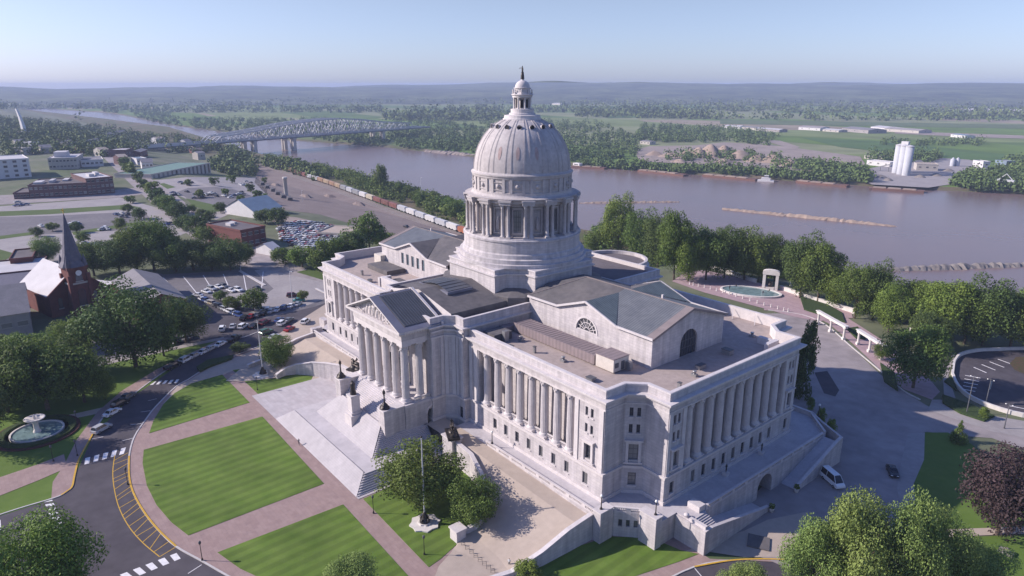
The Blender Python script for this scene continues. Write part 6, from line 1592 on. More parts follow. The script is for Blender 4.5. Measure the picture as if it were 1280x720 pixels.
for px0, px1, n in ((735,1285,62),):
    k = 0
    while k < n:
        x = px0+(px1-px0)*(k+R_.random())/n; 
        yb = np.interp(x, [735,850,960,1000,1070,1180,1285],[318,318,330,352,372,392,398])-R_.random()*14
        P = tp(x, yb); k += 1
        if P.y > lerp_tab(SB, P.x)-3: continue
        H_ = cap_h(P.x,P.y,P.z,R_.uniform(11,17))
    if H_ < 5: continue
    tree(P, H_, R_.uniform(8,12), 'mid', R_.choice(['leaf','leaf','leafdark','leafbright']), 'leafy green tree in the wood that covers the river bluff', group=GB)
# world-space scatter: slope woods east and north of the building
for k in range(36):
    x = R_.uniform(-60, 330); y = lerp_tab(SB, x)-R_.uniform(6, 120)
    if y < 165: continue
    H_ = cap_h(x,y,height(x,y),R_.uniform(10,15))
    if H_ < 5: continue
    tree((x,y,height(x,y)), H_, R_.uniform(9,13), 'mid', R_.choice(['leaf','leafdark','leafbright']), 'leafy green tree in the wood that covers the river bluff', group=GB)
# belt between the railway and the river
GR = 'trees between the tracks and the river'
for k in range(90):
    x = R_.uniform(-800, -215)
    if k > 30: x = R_.uniform(-480, -130)
    sb = lerp_tab(SB, x); P1_ = R_.random()
    yb = lerp_tab([(-1000,235),(-705,212),(-499,190),(-335,171),(-223,158)],x); y = yb+(sb-4-yb)*P1_
    H_ = cap_h(x,y,height(x,y),R_.uniform(9,15))
    if H_ < 4: continue
    tree((x,y,height(x,y)), H_, R_.uniform(9,14), 'far' if x < -420 else 'mid', R_.choice(['leaf','leafbright','leaf','leafdark']), 'green tree in the belt between the freight train and the river', group=GR)
ptree(476,240,205,20,'mid','leaf','lone tall tree standing above the riverside belt')
# bare snag by the dome
sn = MB(); sp_ = tp(748,305); 
for k in range(9):
    a = k*.9; z = 5+k*1.1; sn.tube((0,0,z),(1.6*math.cos(a),1.6*math.sin(a),z+2.2),.1,.03,M['deadwood'],5)
sn.tube((0,0,0),(0,0,16),.3,.06,M['deadwood'],7); o = sn.build('bare_tree', label='bare dead tree between the dome and the river wood', cat='tree'); o.location = sp_
# town street trees
tw_ = [(258,300),(246,292),(232,283),(222,272),(212,264),(203,256),(196,247),(190,240),(180,232),(172,224),(166,216),(160,210),(156,204),(163,250),(160,262),(205,300),(218,306),(190,290),(150,282),(175,270),(46,292),(66,285),(96,287),(105,300),(150,300),(282,240),(268,228),(276,262),(240,262),(252,268),(262,272),(300,250),(305,258),(322,245),(330,250),(314,236),(290,225),(330,225),(250,243),(235,228)]
for i, (x, y) in enumerate(tw_):
    s_ = R_.uniform(10,16) if i < 13 else R_.uniform(7,10)
    P = tp(x, y+4); tree(P, s_*.8, s_, 'mid' if y > 250 else 'far', R_.choice(['leaf','leafdark']), 'green street tree among the western parking lots and avenue', group='street trees of the western lots')
def in_poly(x, y, P):
    c = False; n = len(P)
    for i in range(n):
        x0,y0 = P[i]; x1,y1 = P[i-1]
        if (y0 > y) != (y1 > y) and x < (x1-x0)*(y-y0)/(y1-y0)+x0: c = not c
    return c
def wood(polys, name, m, q=46, size=1.7, R0=(4.5,7.5), lab=None):
    """a far-off wood that reads as one mass: clumps of leaf-sized faces tree by tree"""
    VV = []
    for (P, n) in polys:
        xs = [p[0] for p in P]; ys = [p[1] for p in P]; k = 0; g = 0
        while k < n and g < n*60:
            g += 1; x = R_.uniform(min(xs), max(xs)); y = R_.uniform(min(ys), max(ys))
            if not in_poly(x, y, P): continue
            k += 1; w = tp(x, y); R = R_.uniform(*R0); H = R*R_.uniform(1.5,2.3)
            d = rng.normal(size=(q,3)); d /= np.linalg.norm(d,axis=1)[:,None]; d[:,2] = d[:,2]*.5+.5
            lump = 1+.22*np.sin(d[:,0]*5+x)*np.cos(d[:,1]*5+y)
            C = np.array([w.x,w.y,w.z])+d*np.array([R,R,H])*(rng.uniform(.72,1.05,q)*lump)[:,None]
            nn = d+rng.normal(size=(q,3))*.5; nn /= np.linalg.norm(nn,axis=1)[:,None]
            u = np.cross(nn, rng.normal(size=(q,3))); u /= np.linalg.norm(u,axis=1)[:,None]; v = np.cross(nn,u); s = size*rng.uniform(.6,1.4,q)[:,None]
            VV.append(np.stack([C-u*s, C-v*s*.7, C+u*s, C+v*s*.7],1).reshape(-1,3))
    V = np.concatenate(VV); nf = len(V)//4
    me = bpy.data.meshes.new(name); me.vertices.add(len(V)); me.vertices.foreach_set('co', V.ravel()); me.loops.add(nf*4); me.loops.foreach_set('vertex_index', np.arange(nf*4)); me.polygons.add(nf)
    me.polygons.foreach_set('loop_start', np.arange(nf)*4); me.polygons.foreach_set('loop_total', np.full(nf,4)); me.update(); me.materials.append(m)
    o = bpy.data.objects.new(name, me); col.objects.link(o); return tag(o, kind='stuff', label=lab)
wood([([(470,182),(535,187),(600,192),(600,160),(560,152),(500,152),(470,160)],420),([(600,192),(725,203),(790,197),(800,188),(790,168),(740,152),(600,152)],620),
      ([(790,176),(870,180),(905,176),(960,183),(975,170),(900,160),(800,158)],380),([(215,158),(300,165),(400,176),(470,182),(470,158),(400,150),(300,150),(215,148)],520),([(163,147),(215,157),(215,142),(170,137)],90),
      ([(1190,233),(1240,240),(1250,240),(1240,222),(1200,220)],120),([(1240,235),(1290,245),(1290,205),(1262,200),(1240,218)],140),([(990,212),(1060,219),(1078,224),(1076,215),(1000,203)],90),([(1085,193),(1130,190),(1180,196),(1165,203),(1090,203)],90),
      ([(725,210),(860,217),(860,213),(725,205)],60),([(860,214),(1060,228),(1060,225),(860,210)],90),([(1062,226),(1090,229),(1080,216),(1062,217)],40),([(1100,178),(1230,176),(1230,182),(1100,184)],50),([(830,200),(990,210),(990,198),(840,190)],75)],
     'woodland', M['leaffar'], 50, 1.5, (4.,7.5), 'river woods on the far bank')
wood([([(130,136),(480,136),(480,141),(130,141)],260),([(480,146),(640,146),(640,151),(480,151)],200),([(500,138),(640,136),(640,140),(500,142)],90),([(720,140),(900,146),(900,150),(720,146)],200),([(900,146),(1290,150),(1290,153),(900,150)],70),
      ([(980,136),(1290,139),(1290,143),(980,141)],260),([(660,138),(1000,136),(1000,139),(660,141)],260),([(0,134),(160,133),(160,136),(0,137)],140),([(330,128),(640,128),(640,130),(330,130)],200),([(1150,146),(1290,146),(1290,149),(1150,150)],90),([(100,150),(120,150),(120,140),(100,140)],1),([(160,128),(340,131),(340,133),(160,131)],120),
      ([(700,128),(1290,130),(1290,134),(700,133)],420)],
     'woodland', M['leaffar'], 16, 4.2, (9.,17.), 'hedgerows and woods on the plain')
wood([([(0,176),(110,172),(225,173),(300,190),(322,204),(300,205),(262,192),(180,192),(150,198),(60,192),(0,196)],330),([(0,150),(55,156),(150,166),(232,176),(225,172),(110,172),(0,175)],300),([(0,160),(30,152),(150,160),(90,168)],80),([(262,203),(300,203),(322,208),(318,222),(290,220),(265,214)],70),([(330,207),(345,204),(400,222),(395,226)],60)],
     'woodland', M['leafdark2'] if 'leafdark2' in M else M['leaffar'], 56, 1.5, (4.,7.), 'trees of the western town')
def infill(n, xr, f0, f1, name, q=150, size=.85, R0=(4.5,7.), y_min=None):
    VV = []
    for k in range(n):
        x = R_.uniform(*xr); sb = lerp_tab(SB, x); y = f0(x, sb)+(f1(x, sb)-f0(x, sb))*R_.random(); z = height(x, y)
        R = R_.uniform(*R0); H = cap_h(x,y,z,R*R_.uniform(1.5,2.2))
        if H < 2.5: continue
        R = min(R, H*1.1)
        d = rng.normal(size=(q,3)); d /= np.linalg.norm(d,axis=1)[:,None]; d[:,2] = d[:,2]*.5+.5
        lump = 1+.25*np.sin(d[:,0]*6+x)*np.cos(d[:,1]*6+y)
        C = np.array([x,y,z])+d*np.array([R,R,H])*(rng.uniform(.6,1.05,q)*lump)[:,None]
        nn = d+rng.normal(size=(q,3))*.6; nn /= np.linalg.norm(nn,axis=1)[:,None]; u = np.cross(nn, rng.normal(size=(q,3))); u /= np.linalg.norm(u,axis=1)[:,None]; v = np.cross(nn,u); s = size*rng.uniform(.6,1.4,q)[:,None]
        VV.append(np.stack([C-u*s, C-v*s*.7, C+u*s, C+v*s*.7],1).reshape(-1,3))
    V = np.concatenate(VV); nf = len(V)//4
    me = bpy.data.meshes.new(name); me.vertices.add(len(V)); me.vertices.foreach_set('co', V.ravel()); me.loops.add(nf*4); me.loops.foreach_set('vertex_index', np.arange(nf*4)); me.polygons.add(nf)
    me.polygons.foreach_set('loop_start', np.arange(nf)*4); me.polygons.foreach_set('loop_total', np.full(nf,4)); me.update(); me.materials.append(M['leaf'])
    o = bpy.data.objects.new(name, me); col.objects.link(o); return tag(o, kind='stuff')
infill(330, (-1000,-215), lambda x,sb: lerp_tab([(-1000,228),(-705,205),(-499,184),(-335,165),(-223,155)],x), lambda x,sb: sb-2, 'riverside_thicket')
infill(120, (-330,-110), lambda x,sb: 168, lambda x,sb: sb-2, 'riverside_thicket', 240, .6)
infill(150, (-110,60), lambda x,sb: 160, lambda x,sb: sb-2, 'bluff_thicket', 420, .45)
infill(170, (30,330), lambda x,sb: 160, lambda x,sb: sb-2, 'bluff_thicket', 420, .45)
# ================================================================ buildings
def building(name, label, b0, b1, dep, H, wall, roof, floors=2, nw=6, gable=None, cat='building', pz=None, winh=1.5, parapet=True, extras=None, base=0, side=3, rise=.22):
    A = Vector(b0) if len(b0) == 3 else tp(*b0)
    if isinstance(dep, tuple): dep = (tp(*dep)-A).xy.length
    if isinstance(H, tuple): H = top_z(A.x, A.y, H[0])-A.z
    A = A.copy(); B = Vector(b1) if len(b1) == 3 else tp(*b1); z = min(A.z, B.z); d = B-A; d.z = 0; L = d.length; ang = math.atan2(d.y, d.x)
    t = empty(name, (A.x,A.y,z+base), ang, label=label, cat=cat)
    ff = (lambda p: p)
    F = lambda p: (p[0], -p[1], p[2])
    wb_ = MB(); wb_.box(0,0,-1,L,dep,H,M[wall])
    wb_.build('wall', None, t)
    r = MB()
    if gable:
        if gable == 'x':
            r.face([(-.5,-.5,H-.15),(L+.5,-.5,H-.15),(L+.5,dep/2,H+dep*rise),(-.5,dep/2,H+dep*rise)],M[roof]); r.face([(-.5,dep+.5,H-.15),(-.5,dep/2,H+dep*rise),(L+.5,dep/2,H+dep*rise),(L+.5,dep+.5,H-.15)],M[roof])
            for x in (0,L): r.face([(x,0,H+.003),(x,dep,H+.003),(x,dep/2,H+dep*rise*.96)],M[wall])
        else:
            r.face([(-.5,-.5,H-.15),(-.5,dep+.5,H-.15),(L/2,dep+.5,H+L*rise),(L/2,-.5,H+L*rise)],M[roof]); r.face([(L+.5,-.5,H-.15),(L/2,-.5,H+L*rise),(L/2,dep+.5,H+L*rise),(L+.5,dep+.5,H-.15)],M[roof])
            for y in (0,dep): r.face([(0,y,H+.003),(L,y,H+.003),(L/2,y,H+L*rise*.96)],M[wall])
    else:
        r.face([(.2,.2,H+.02),(L-.2,.2,H+.02),(L-.2,dep-.2,H+.02),(.2,dep-.2,H+.02)],M[roof])
        for a,b in (((-.1,-.1),(L+.1,-.1)),((L+.1,-.1),(L+.1,dep+.1)),((L+.1,dep+.1),(-.1,dep+.1)),((-.1,dep+.1),(-.1,-.1))): ribbon(r, [a,b], .35, H-.4, H+.6, M[wall])
    r.build('roof', None, t)
    for f in range(floors):
        zc = (f+.55)*H/floors
        for k in range(nw):
            x = L*(k+.5)/nw; ww = min(1.4, L/nw*.32); wd = MB(); wd.box(x-ww,-.06,zc-winh/2,x+ww,-.005,zc+winh/2,M['glass']); wd.box(x-ww-.15,-.16,zc-winh/2-.2,x+ww+.15,-.005,zc-winh/2-.003,M['cream']); wd.box(x-ww-.15,-.12,zc+winh/2+.003,x+ww+.15,-.005,zc+winh/2+.18,M['cream']); wd.build('window', None, t)
        for k in range(side):
            y = dep*(k+.5)/side; ww = min(1.2, dep/side*.3); wd = MB(); wd.box(L+.005,y-ww,zc-winh/2,L+.06,y+ww,zc+winh/2,M['glass']); wd.box(L+.005,y-ww-.15,zc-winh/2-.2,L+.16,y+ww+.15,zc-winh/2-.003,M['cream']); wd.build('window', None, t)
    if extras:
        e = MB()
        for (x0,y0,x1,y1,h) in extras: e.box(L*x0,dep*y0,H+.03,L*x1,dep*y1,H+h,M['paleroof'])
        e.build('roof_unit', None, t)
    return t
building('brick_warehouse','long dark brown brick building beyond the empty lots', (38,248.2),(110.4,244.4),(31.4,240.5),(232.5,),'brownbrick','darkroof',2,12,extras=[(.05,.2,.2,.5,1.5),(.3,.3,.38,.6,2),(.5,.5,.6,.8,1.2)])
building('brick_warehouse','taller brown brick block with pale roof at the avenue corner', (110.8,244.4),(144,241.2),(102,236),(224,),'brownbrick','paleroof',3,6,extras=[(.3,.3,.5,.5,2),(.6,.4,.75,.6,2.5)])
building('brick_annex','low brown brick annex at the left end of the long building', (18,249.2),(37.5,248.2),(13,243.6),(242,),'brownbrick','darkroof',1,5)
building('office_block','pale grey banded office block at the left edge', (-60,228),(40,221),(-70,222),(204,),'whitewall','paleroof',4,8,winh=1.8,extras=[(.3,.3,.5,.6,3)])
building('office_block','flat topped grey office among the western trees', (62,212.5),(98,211),(56,207.5),(198.5,),'cream','paleroof',2,8,extras=[(.15,.3,.6,.7,5)])
building('low_office','small blue-grey office beside the avenue top', (102,209),(130,207.5),(98,205),(201,),'whitewall','greyroof',1,5)
gov = building('office_block','long cream office with tall window bays and green roof', (190,223.5),(264,217),(186,218),(208.5,),'cream','greenroof',1,14,winh=9)
building('brick_building','red brick building with flat dark roof beside the car yard', (303.2,311.5),(333.5,305),(281,299),(289,),'redbrick','darkroof',2,4,extras=[(.3,.5,.45,.65,1.4),(.6,.6,.7,.75,1.2)])
building('metal_warehouse','low blue-grey metal warehouse beyond the brick hall', (318,273),(353,266.5),(308,264),(264.5,),'whitewall','blueroof',1,6,gable='x')
building('storage_shed','small white shed beside the street trees', (342,320.5),(352,318),(334,314),(313,),'whitewall','paleroof',1,1,gable='x',side=1)
building('tan_house','tan flat house with dark doorway behind the west wing trees', (438,299),(457,294.5),(427,291),(288.5,),'cream','tan',1,3)
building('grey_roof_hall','wide grey roofed hall beside the very large dark tree', (-118,-72.5,0),(-118,-56.5,0),43,7,'redbrick','greyroof',1,5,gable='y')
building('grey_roof_hall','small pale roofed annexe right of the church', (137,372),(152,367),(124,352),(358,),'redbrick','paleroof',1,2,gable='y')
building('brick_block','flat brick block left of the church with cars on its roof deck', (-25,362),(52,353.5),(-45,346),(348,),'brownbrick','paleroof',1,7)
building('brick_block','upper brick penthouse block behind the roof deck', (16,343),(44,340),(8,332),(325,),'redbrick','darkroof',1,2)
building('long_roof_block','long dark roofed block at the left edge behind the church', (-60,392),(36,380),(-80,372),(372,),'brownbrick','slate',1,4)
building('hip_roof_house','grey roofed stone building at the left edge under the church', (-40,432),(42,418),(-60,405),(402,),'concrete','greyroof',1,4,gable='x')
for i, (x, y, w_, l) in enumerate([(52,192,14,'small pale house on the western hill, left one'),(135,172,10,'small white house near the far river bend'),(150,170,9,'pale gabled house close to the far river bend'),(232,182,8,'small pale house by the bridge approach road'),(270,176,10,'low dark roofed house near the bridge landing'),(118,182,12,'grey house among the western trees'),(195,188,12,'tan house behind the green roofed office'),(178,212,14,'white fronted house at the avenue bend')]):
    building('distant_house', l, (x,y),(x+w_,y-.8), 14, 7, 'whitewall' if i%2 else 'cream', 'greyroof', 1, 3, gable='x', side=1)
hs_ = [(20,182),(40,186),(72,181),(86,186),(104,192),(126,196),(142,190),(158,196),(165,186),(176,196),(150,180),(196,180),(210,186),(30,194),(240,192),(248,200),(172,206),(150,206)]
desc = ['grey roofed','tan','white','red brick','long pale','small cream','brown roofed','blue roofed','low white']
for i, (x, y) in enumerate(hs_):
    w_ = [13,10,16,9,12,11][i%6]
    building('town_house', f"{desc[i%9]} town building, {ORD(i)} from the west among the trees of the western hill", (x,y),(x+w_,y-.9), [12,18,15][i%3], [6,8,5,9][i%4], ['cream','whitewall','brownbrick','cream','redbrick'][i%5], ['greyroof','paleroof','darkroof','greyroof','blueroof','tan'][i%6], 1, 3, gable=['x',None,'x'][i%3], side=1, rise=.15)
for k in range(34):
    x = R_.choice([20,60,95,130,60,110]); x += R_.uniform(-18,18); y = R_.choice([284,284,290,277,309,256])+R_.uniform(-1.5,1.5)
# tall white tower on the western skyline
p = tp(31,168); tw = empty('white_tower', (p.x,p.y,p.z), rad(20), label='slender white leaning tower on the far left skyline', cat='tower')
H_ = top_z(p.x,p.y,136)-p.z; b = MB()
for k in range(10):
    t0, t1 = k/10, (k+1)/10; w0, w1 = 9-5*t0, 9-5*t1
    T0 = lambda t, w: [(-w-4*t*t*3,-w*.6,H_*t),(w-4*t*t*3,-w*.6,H_*t),(w-4*t*t*3,w*.6,H_*t),(-w-4*t*t*3,w*.6,H_*t)]
    A, B = T0(t0,w0*.5), T0(t1,w1*.5)
    for i in range(4): j = (i+1)%4; b.face([A[i],A[j],B[j],B[i]],M['whitewall'])
b.face(B, M['whitewall']); b.build('shaft', None, tw); b = MB(); b.box(-8,-6,0,8,6,5,M['whitewall']); b.build('base', None, tw)
# ---- church
cA = at(66,398); cB = at(134,382); d = cB-cA; L = d.length; ch = empty('brick_church', (cA.x,cA.y,0), math.atan2(d.y,d.x), label='red brick church with white roof and a tall grey steeple', cat='church')
# local x along the front (northwards), local y away from the camera (west)
D_ = 26; HE = 8.5; HR = HE+L*.42
b = MB(); b.box(0,0,-1,L,D_,HE,M['redbrick']); b.face([(0,0,HE),(L,0,HE),(L/2,0,HR)],M['redbrick']); b.face([(0,D_,HE),(L/2,D_,HR),(L,D_,HE)],M['redbrick']); b.build('nave_wall', None, ch)
b = MB()
for s in (-1,1):
    x0 = L/2; x1 = L/2+s*(L/2+.7); zz = HE-.5
    b.face([(x0,-.5,HR+.1),(x1,-.5,zz),(x1,D_+.5,zz),(x0,D_+.5,HR+.1)],M['paleroof']); b.beam((x0,-.5,HR),(x1,-.5,zz-.1),.5,.5,M['redbrick'])
b.build('roof', None, ch)
tx = L/2; b = MB(); b.box(tx-3.1,-4.2,-1,tx+3.1,2.0,17,M['redbrick']); b.box(tx-3.4,-4.5,11.5,tx+3.4,2.3,12.1,M['cream']); b.box(tx-3.5,-4.6,17,tx+3.5,2.4,17.8,M['redbrick'])
for sx in (-3.1,3.1):
    for sy in (-4.2,2.0): b.box(tx+sx-.6,sy-.6,-1,tx+sx+.6,sy+.6,15,M['redbrick'])
b.build('tower', None, ch)
b = MB()
for (x,y,n) in ((tx,-4.25,0),): b.lathe([(1.0,-.06),(1.0,.06)],(0,0,0),M['white'],20); 
for i in range(len(b.v)): x,y,z = b.v[i]; b.v[i] = (tx+x,-4.7+z,15.6+y)
b.build('clock_face', None, ch)
for (x0,z0,x1,z1) in ((tx-1.1,12.6,tx+1.1,14.2),(tx-1.3,3.5,tx+1.3,8.5),(tx-6.5,3,tx-5.2,6.2),(tx+5.2,3,tx+6.5,6.2)):
    b = MB(); yy = -4.2 if abs((x0+x1)/2-tx) < 2 else 0; b.box(x0,yy-.1,z0,x1,yy-.005,z1,M['glass']); b.box(x0-.2,yy-.2,z0-.3,x1+.2,yy-.005,z0-.003,M['cream'])
    for i in range(6):
        a0,a1 = math.pi*i/6, math.pi*(i+1)/6; r_ = (x1-x0)/2; c_x = (x0+x1)/2; b.face([(c_x,yy-.1,z1),(c_x+r_*math.cos(a0),yy-.1,z1+r_*math.sin(a0)),(c_x+r_*math.cos(a1),yy-.1,z1+r_*math.sin(a1))],M['glass'])
    b.build('window', None, ch)
ctr = Matrix.Rotation(math.atan2(d.y,d.x),4,'Z') @ Vector((tx,-1.1,0))+cA; zt = top_z(ctr.x,ctr.y,264)
b = MB(); b.lathe([(4.6,17.8),(3.4,19.8),(2.6,22.5),(.12,zt-1)], (tx,-1.1,0), M['slate'], 8, a0=math.pi/8, smooth=False)
for q in range(4): a = q*math.pi/2+math.pi/4; b.lathe([(.75,17.8),(.75,19.4),(.05,22)], (tx+3.9*math.cos(a),-1.1+3.9*math.sin(a),0), M['slate'], 6)
b.build('spire', None, ch)
b = MB(); b.beam((tx,-1.1,zt-1.2),(tx,-1.1,zt+1),.15,.15,M['yellow']); b.beam((tx-.6,-1.1,zt+.3),(tx+.6,-1.1,zt+.3),.15,.15,M['yellow']); b.build('cross', None, ch)
# ================================================================ vehicles
def car_profile(kind):
    if kind == 'sedan': return 4.6, 1.8, [(-2.3,.35),(-2.3,.78),(-2.15,.92),(-1.35,.98),(1.0,.95),(2.1,.82),(2.3,.65),(2.3,.35)], [(-1.55,.97),(-.95,1.42),(.35,1.44),(1.15,.95)]
    if kind == 'suv': return 4.7, 1.9, [(-2.35,.4),(-2.38,1.0),(-2.3,1.1),(1.05,1.1),(2.15,.98),(2.35,.8),(2.35,.4)], [(-2.25,1.1),(-1.95,1.7),(.3,1.74),(1.1,1.1)]
    if kind == 'pickup': return 5.5, 1.95, [(-2.75,.45),(-2.75,1.15),(.0,1.18),(1.4,1.15),(2.6,1.02),(2.75,.85),(2.75,.45)], [(-.5,1.15),(-.35,1.78),(.85,1.8),(1.5,1.13)]
    return 5.6, 2.1, [(-2.8,.45),(-2.8,1.3),(2.1,1.3),(2.7,1.0),(2.8,.7),(2.8,.45)], [(-2.75,1.3),(-2.7,2.5),(1.2,2.5),(2.2,1.25)]
def make_car(kind, name):
    Lc, W, low, cab = car_profile(kind); t = bpy.data.objects.new(name, None); col.objects.link(t); t['category'] = 'car'
    b = MB(); hw = W/2; m = M['carpaint']
    def sect(pr, w0, w1, zlo, zhi, mm, close=True):
        n = len(pr)
        def wd(z): return w0+(w1-w0)*min(1,max(0,(z-zlo)/(zhi-zlo)))
        for i in range(n-1):
            (x0,z0),(x1,z1) = pr[i],pr[i+1]; b.face([(x0,-wd(z0),z0),(x0,wd(z0),z0),(x1,wd(z1),z1),(x1,-wd(z1),z1)], mm)
        for s in (-1,1): b.face([(x,s*wd(z),z) for x, z in pr], mm)
    sect(low, hw, hw*.92, .6, 1.15, m); b.build('body', None, t)
    b = MB(); sect(cab, hw*.9, hw*.68, cab[0][1], cab[1][1], M['carglass']); b.build('windows', None, t)
    b = MB(); (xa,za),(xb,zb) = cab[1],cab[2]; b.box(xa-.02,-hw*.70,za-.0,xb+.04,hw*.70,zb+.05,m)
    for s in (-1,1):
        for (p,q) in ((cab[0],cab[1]),(cab[3],cab[2])): b.beam((p[0],s*hw*.89,p[1]),(q[0],s*hw*.69,q[1]),.09,.07,m)
        if kind != 'pickup': xm = (xa+xb)/2-.1; b.beam((xm,s*hw*.905,cab[0][1]),(xm,s*hw*.705,za),.09,.05,m)
    b.build('roof', None, t)
    if kind == 'pickup': b = MB(); b.box(-2.6,-hw*.8,1.185,-.6,hw*.8,1.2,M['lead']); b.build('truck_bed', None, t)
    for sx in (-1,1):
        for s in (-1,1):
            b = MB(); x = sx*Lc*.3; b.tube((x,s*(hw-.2),.34),(x,s*(hw+.02),.34),.34,.34,M['tyre'],14); wh = b.build('wheel', None, t); b = MB(); b.tube((x,s*(hw+.02),.34),(x,s*(hw+.035),.34),.2,.2,M['chrome'],10); b.build('rim', None, wh)
    for s in (-1,1):
        b = MB(); b.box(Lc/2-.06,s*hw*.62-.2,.62,Lc/2+.03,s*hw*.62+.2,.78,M['lampglow']); b.build('headlight', None, t)
        b = MB(); b.box(-Lc/2-.03,s*hw*.7-.15,.68,-Lc/2+.05,s*hw*.7+.15,.86,M['redlamp']); b.build('tail_light', None, t)
    return t
CARS = {k: make_car(k, n) for k, n in (('sedan','parked_sedan'),('suv','parked_suv'),('pickup','parked_pickup'),('van','delivery_van'))}
cused = {k: False for k in CARS}
COL = dict(white=(.75,.75,.76,1), silver=(.42,.43,.45,1), black=(.02,.02,.024,1), grey=(.15,.155,.17,1), red=(.32,.02,.02,1), blue=(.04,.07,.2,1), teal=(.1,.3,.28,1), maroon=(.12,.02,.03,1), tan=(.4,.34,.26,1), green=(.05,.13,.08,1))
def car(kind, colr, px, py, dpx, dpy, label, group=None, z=None, lift=.05):
    P = at(px,py,z) if z is not None else tp(px,py); Q = at(px+dpx,py+dpy,z) if z is not None else tp(px+dpx,py+dpy); a = math.atan2(Q.y-P.y,Q.x-P.x)
    t = CARS[kind] if not cused[kind] else copy_tree(CARS[kind]); cused[kind] = True
    t.location = (P.x,P.y,P.z+lift); t.rotation_euler = (0,0,a); setcolor(t, COL[colr]); t['label'] = label
    if group: t['group'] = group
    elif 'group' in t: del t['group']
    t['category'] = {'van':'van','pickup':'pickup','suv':'car','sedan':'car'}[kind]
    return t
GC = 'cars parked along the curving street'
for i, (k, c, x, y) in enumerate([('suv','silver',127.5,538.5),('sedan','white',140.5,518),('suv','black',151,507),('pickup','black',216,460),('suv','white',233,451.5),('sedan','silver',243.5,446.5),('sedan','white',255,441.5),('sedan','silver',263.5,437.5),('sedan','white',276,432),('pickup','black',293,425.5),('sedan','grey',160,498)]):
    lab = ['silver car parked nearest the zebra crossing by the fountain','white sedan parked second from the zebra crossing','black car in the tree shade behind the white sedan','black pickup at the near end of the long kerb row','white car directly ahead of the black kerb pickup','silver sedan third in the long kerb row','white sedan fourth in the long kerb row','silver sedan fifth in the long kerb row','white sedan sixth in the long kerb row','dark pickup at the far end of the long kerb row','grey sedan deep in shade at the street bend'][i]
    car(k, c, x, y, 22, -12, lab, lift=.03)
lotc = [('suv','white',278,413,6,-14,'white car standing alone at the lot mouth nearest the street'),('sedan','silver',291,410,6,-14,'silver car beside the white one at the lot mouth'),('suv','white',304,410,12,-8,'white car turning out of the lot by the dark bush'),('sedan','black',318,409,10,-6,'black car behind the white turning car'),('suv','maroon',331,405,8,-4,'maroon car at the lot corner by the street'),('sedan','blue',349,402,16,-10,'blue car in the street lane behind the white pair'),('suv','white',353,406,16,-10,'white car in the middle of the street by the orange cone'),('sedan','grey',361,402,16,-10,'grey car beside the white car in the street'),('sedan','red',362,413,16,-9,'red car in the near street lane'),('suv','white',382,404,16,-12,'white car in the street nearest the wing corner'),('suv','green',333,417,14,-5,'dark green car at the kerb by the lawn tree'),('sedan','silver',343,423,14,-6,'silver car nearest the round lawn tree'),
 ('suv','maroon',366,371,12,-1,'dark red car on the pale pavement below the wing'),('sedan','teal',374,377,12,-1,'teal car beside the tiny tree'),('sedan','white',247,370.5,-10,-1,'white car alone at the striped lot edge'),('sedan','grey',260,430,0,0,'')]
for a in lotc:
    if a[6]: car(*a)
rows_ = [((256,377),(292,397),9,'row along the lot aisle'),((268,374),(0,0),0,'')]
cs = ['white','silver','grey','blue','white','black','silver','white','grey','tan']
for i in range(12):
    t_ = i/11; x = 254+45*t_; y = 376+20*t_
    car(['sedan','suv'][i%2], cs[(i*3)%10], x, y, 9, 3, f'{cs[(i*3)%10]} car, {ORD(i)} from the far end of the row beside the lot aisle')
for i in range(7):
    x = 298+i*6.2; y = 386.5+i*.9; 
    car(['suv','sedan'][i%2], cs[(i*7+2)%10], x, y-3, 4, -8, f'{cs[(i*7+2)%10]} car, {ORD(i)} from the west in the row by the round lot tree')
for i in range(9):
    x = 306+i*8.3; y = 399.5-i*2.2
    car(['suv','sedan','sedan'][i%3], ['black','red','grey','black','silver','white','blue','white','silver'][i], x, y, 7, -5, f"{['black','red','grey','black','silver','white','blue','white','silver'][i]} car, {ORD(i)} from the street mouth in the row under the lot trees")
for i, (x, y) in enumerate([(258,366),(265,362.5),(273,360),(280,359.5),(289,364.5),(298,364),(322,362)]):
    c = ['white','silver','white','grey','white','white','black'][i]; car(['sedan','suv'][i%2], c, x, y, 10, 3, f'{c} car, {ORD(i)} from the west along the edge of the striped lot')
for i in range(8):
    x = 222+i*3; y = 357+i*2.2 if False else 366+i*0
for i, (x, y, c) in enumerate([(222,427,'black'),(230,425,'silver'),(238,423,'grey'),(216,430,'white')]): car('sedan', c, x, y, 6, -8, f'{c} car, {ORD(i)} in the tree shade at the lower lot corner')
car('van','white',1040,604,14,12,'white van parked in the shade beyond the pale tree', lift=.08)
car('sedan','black',1115,592,6,14,'small black car on the drive beside the curved pavement', lift=.08)
car('pickup','white',1300,530,8,4,'x') if False else None
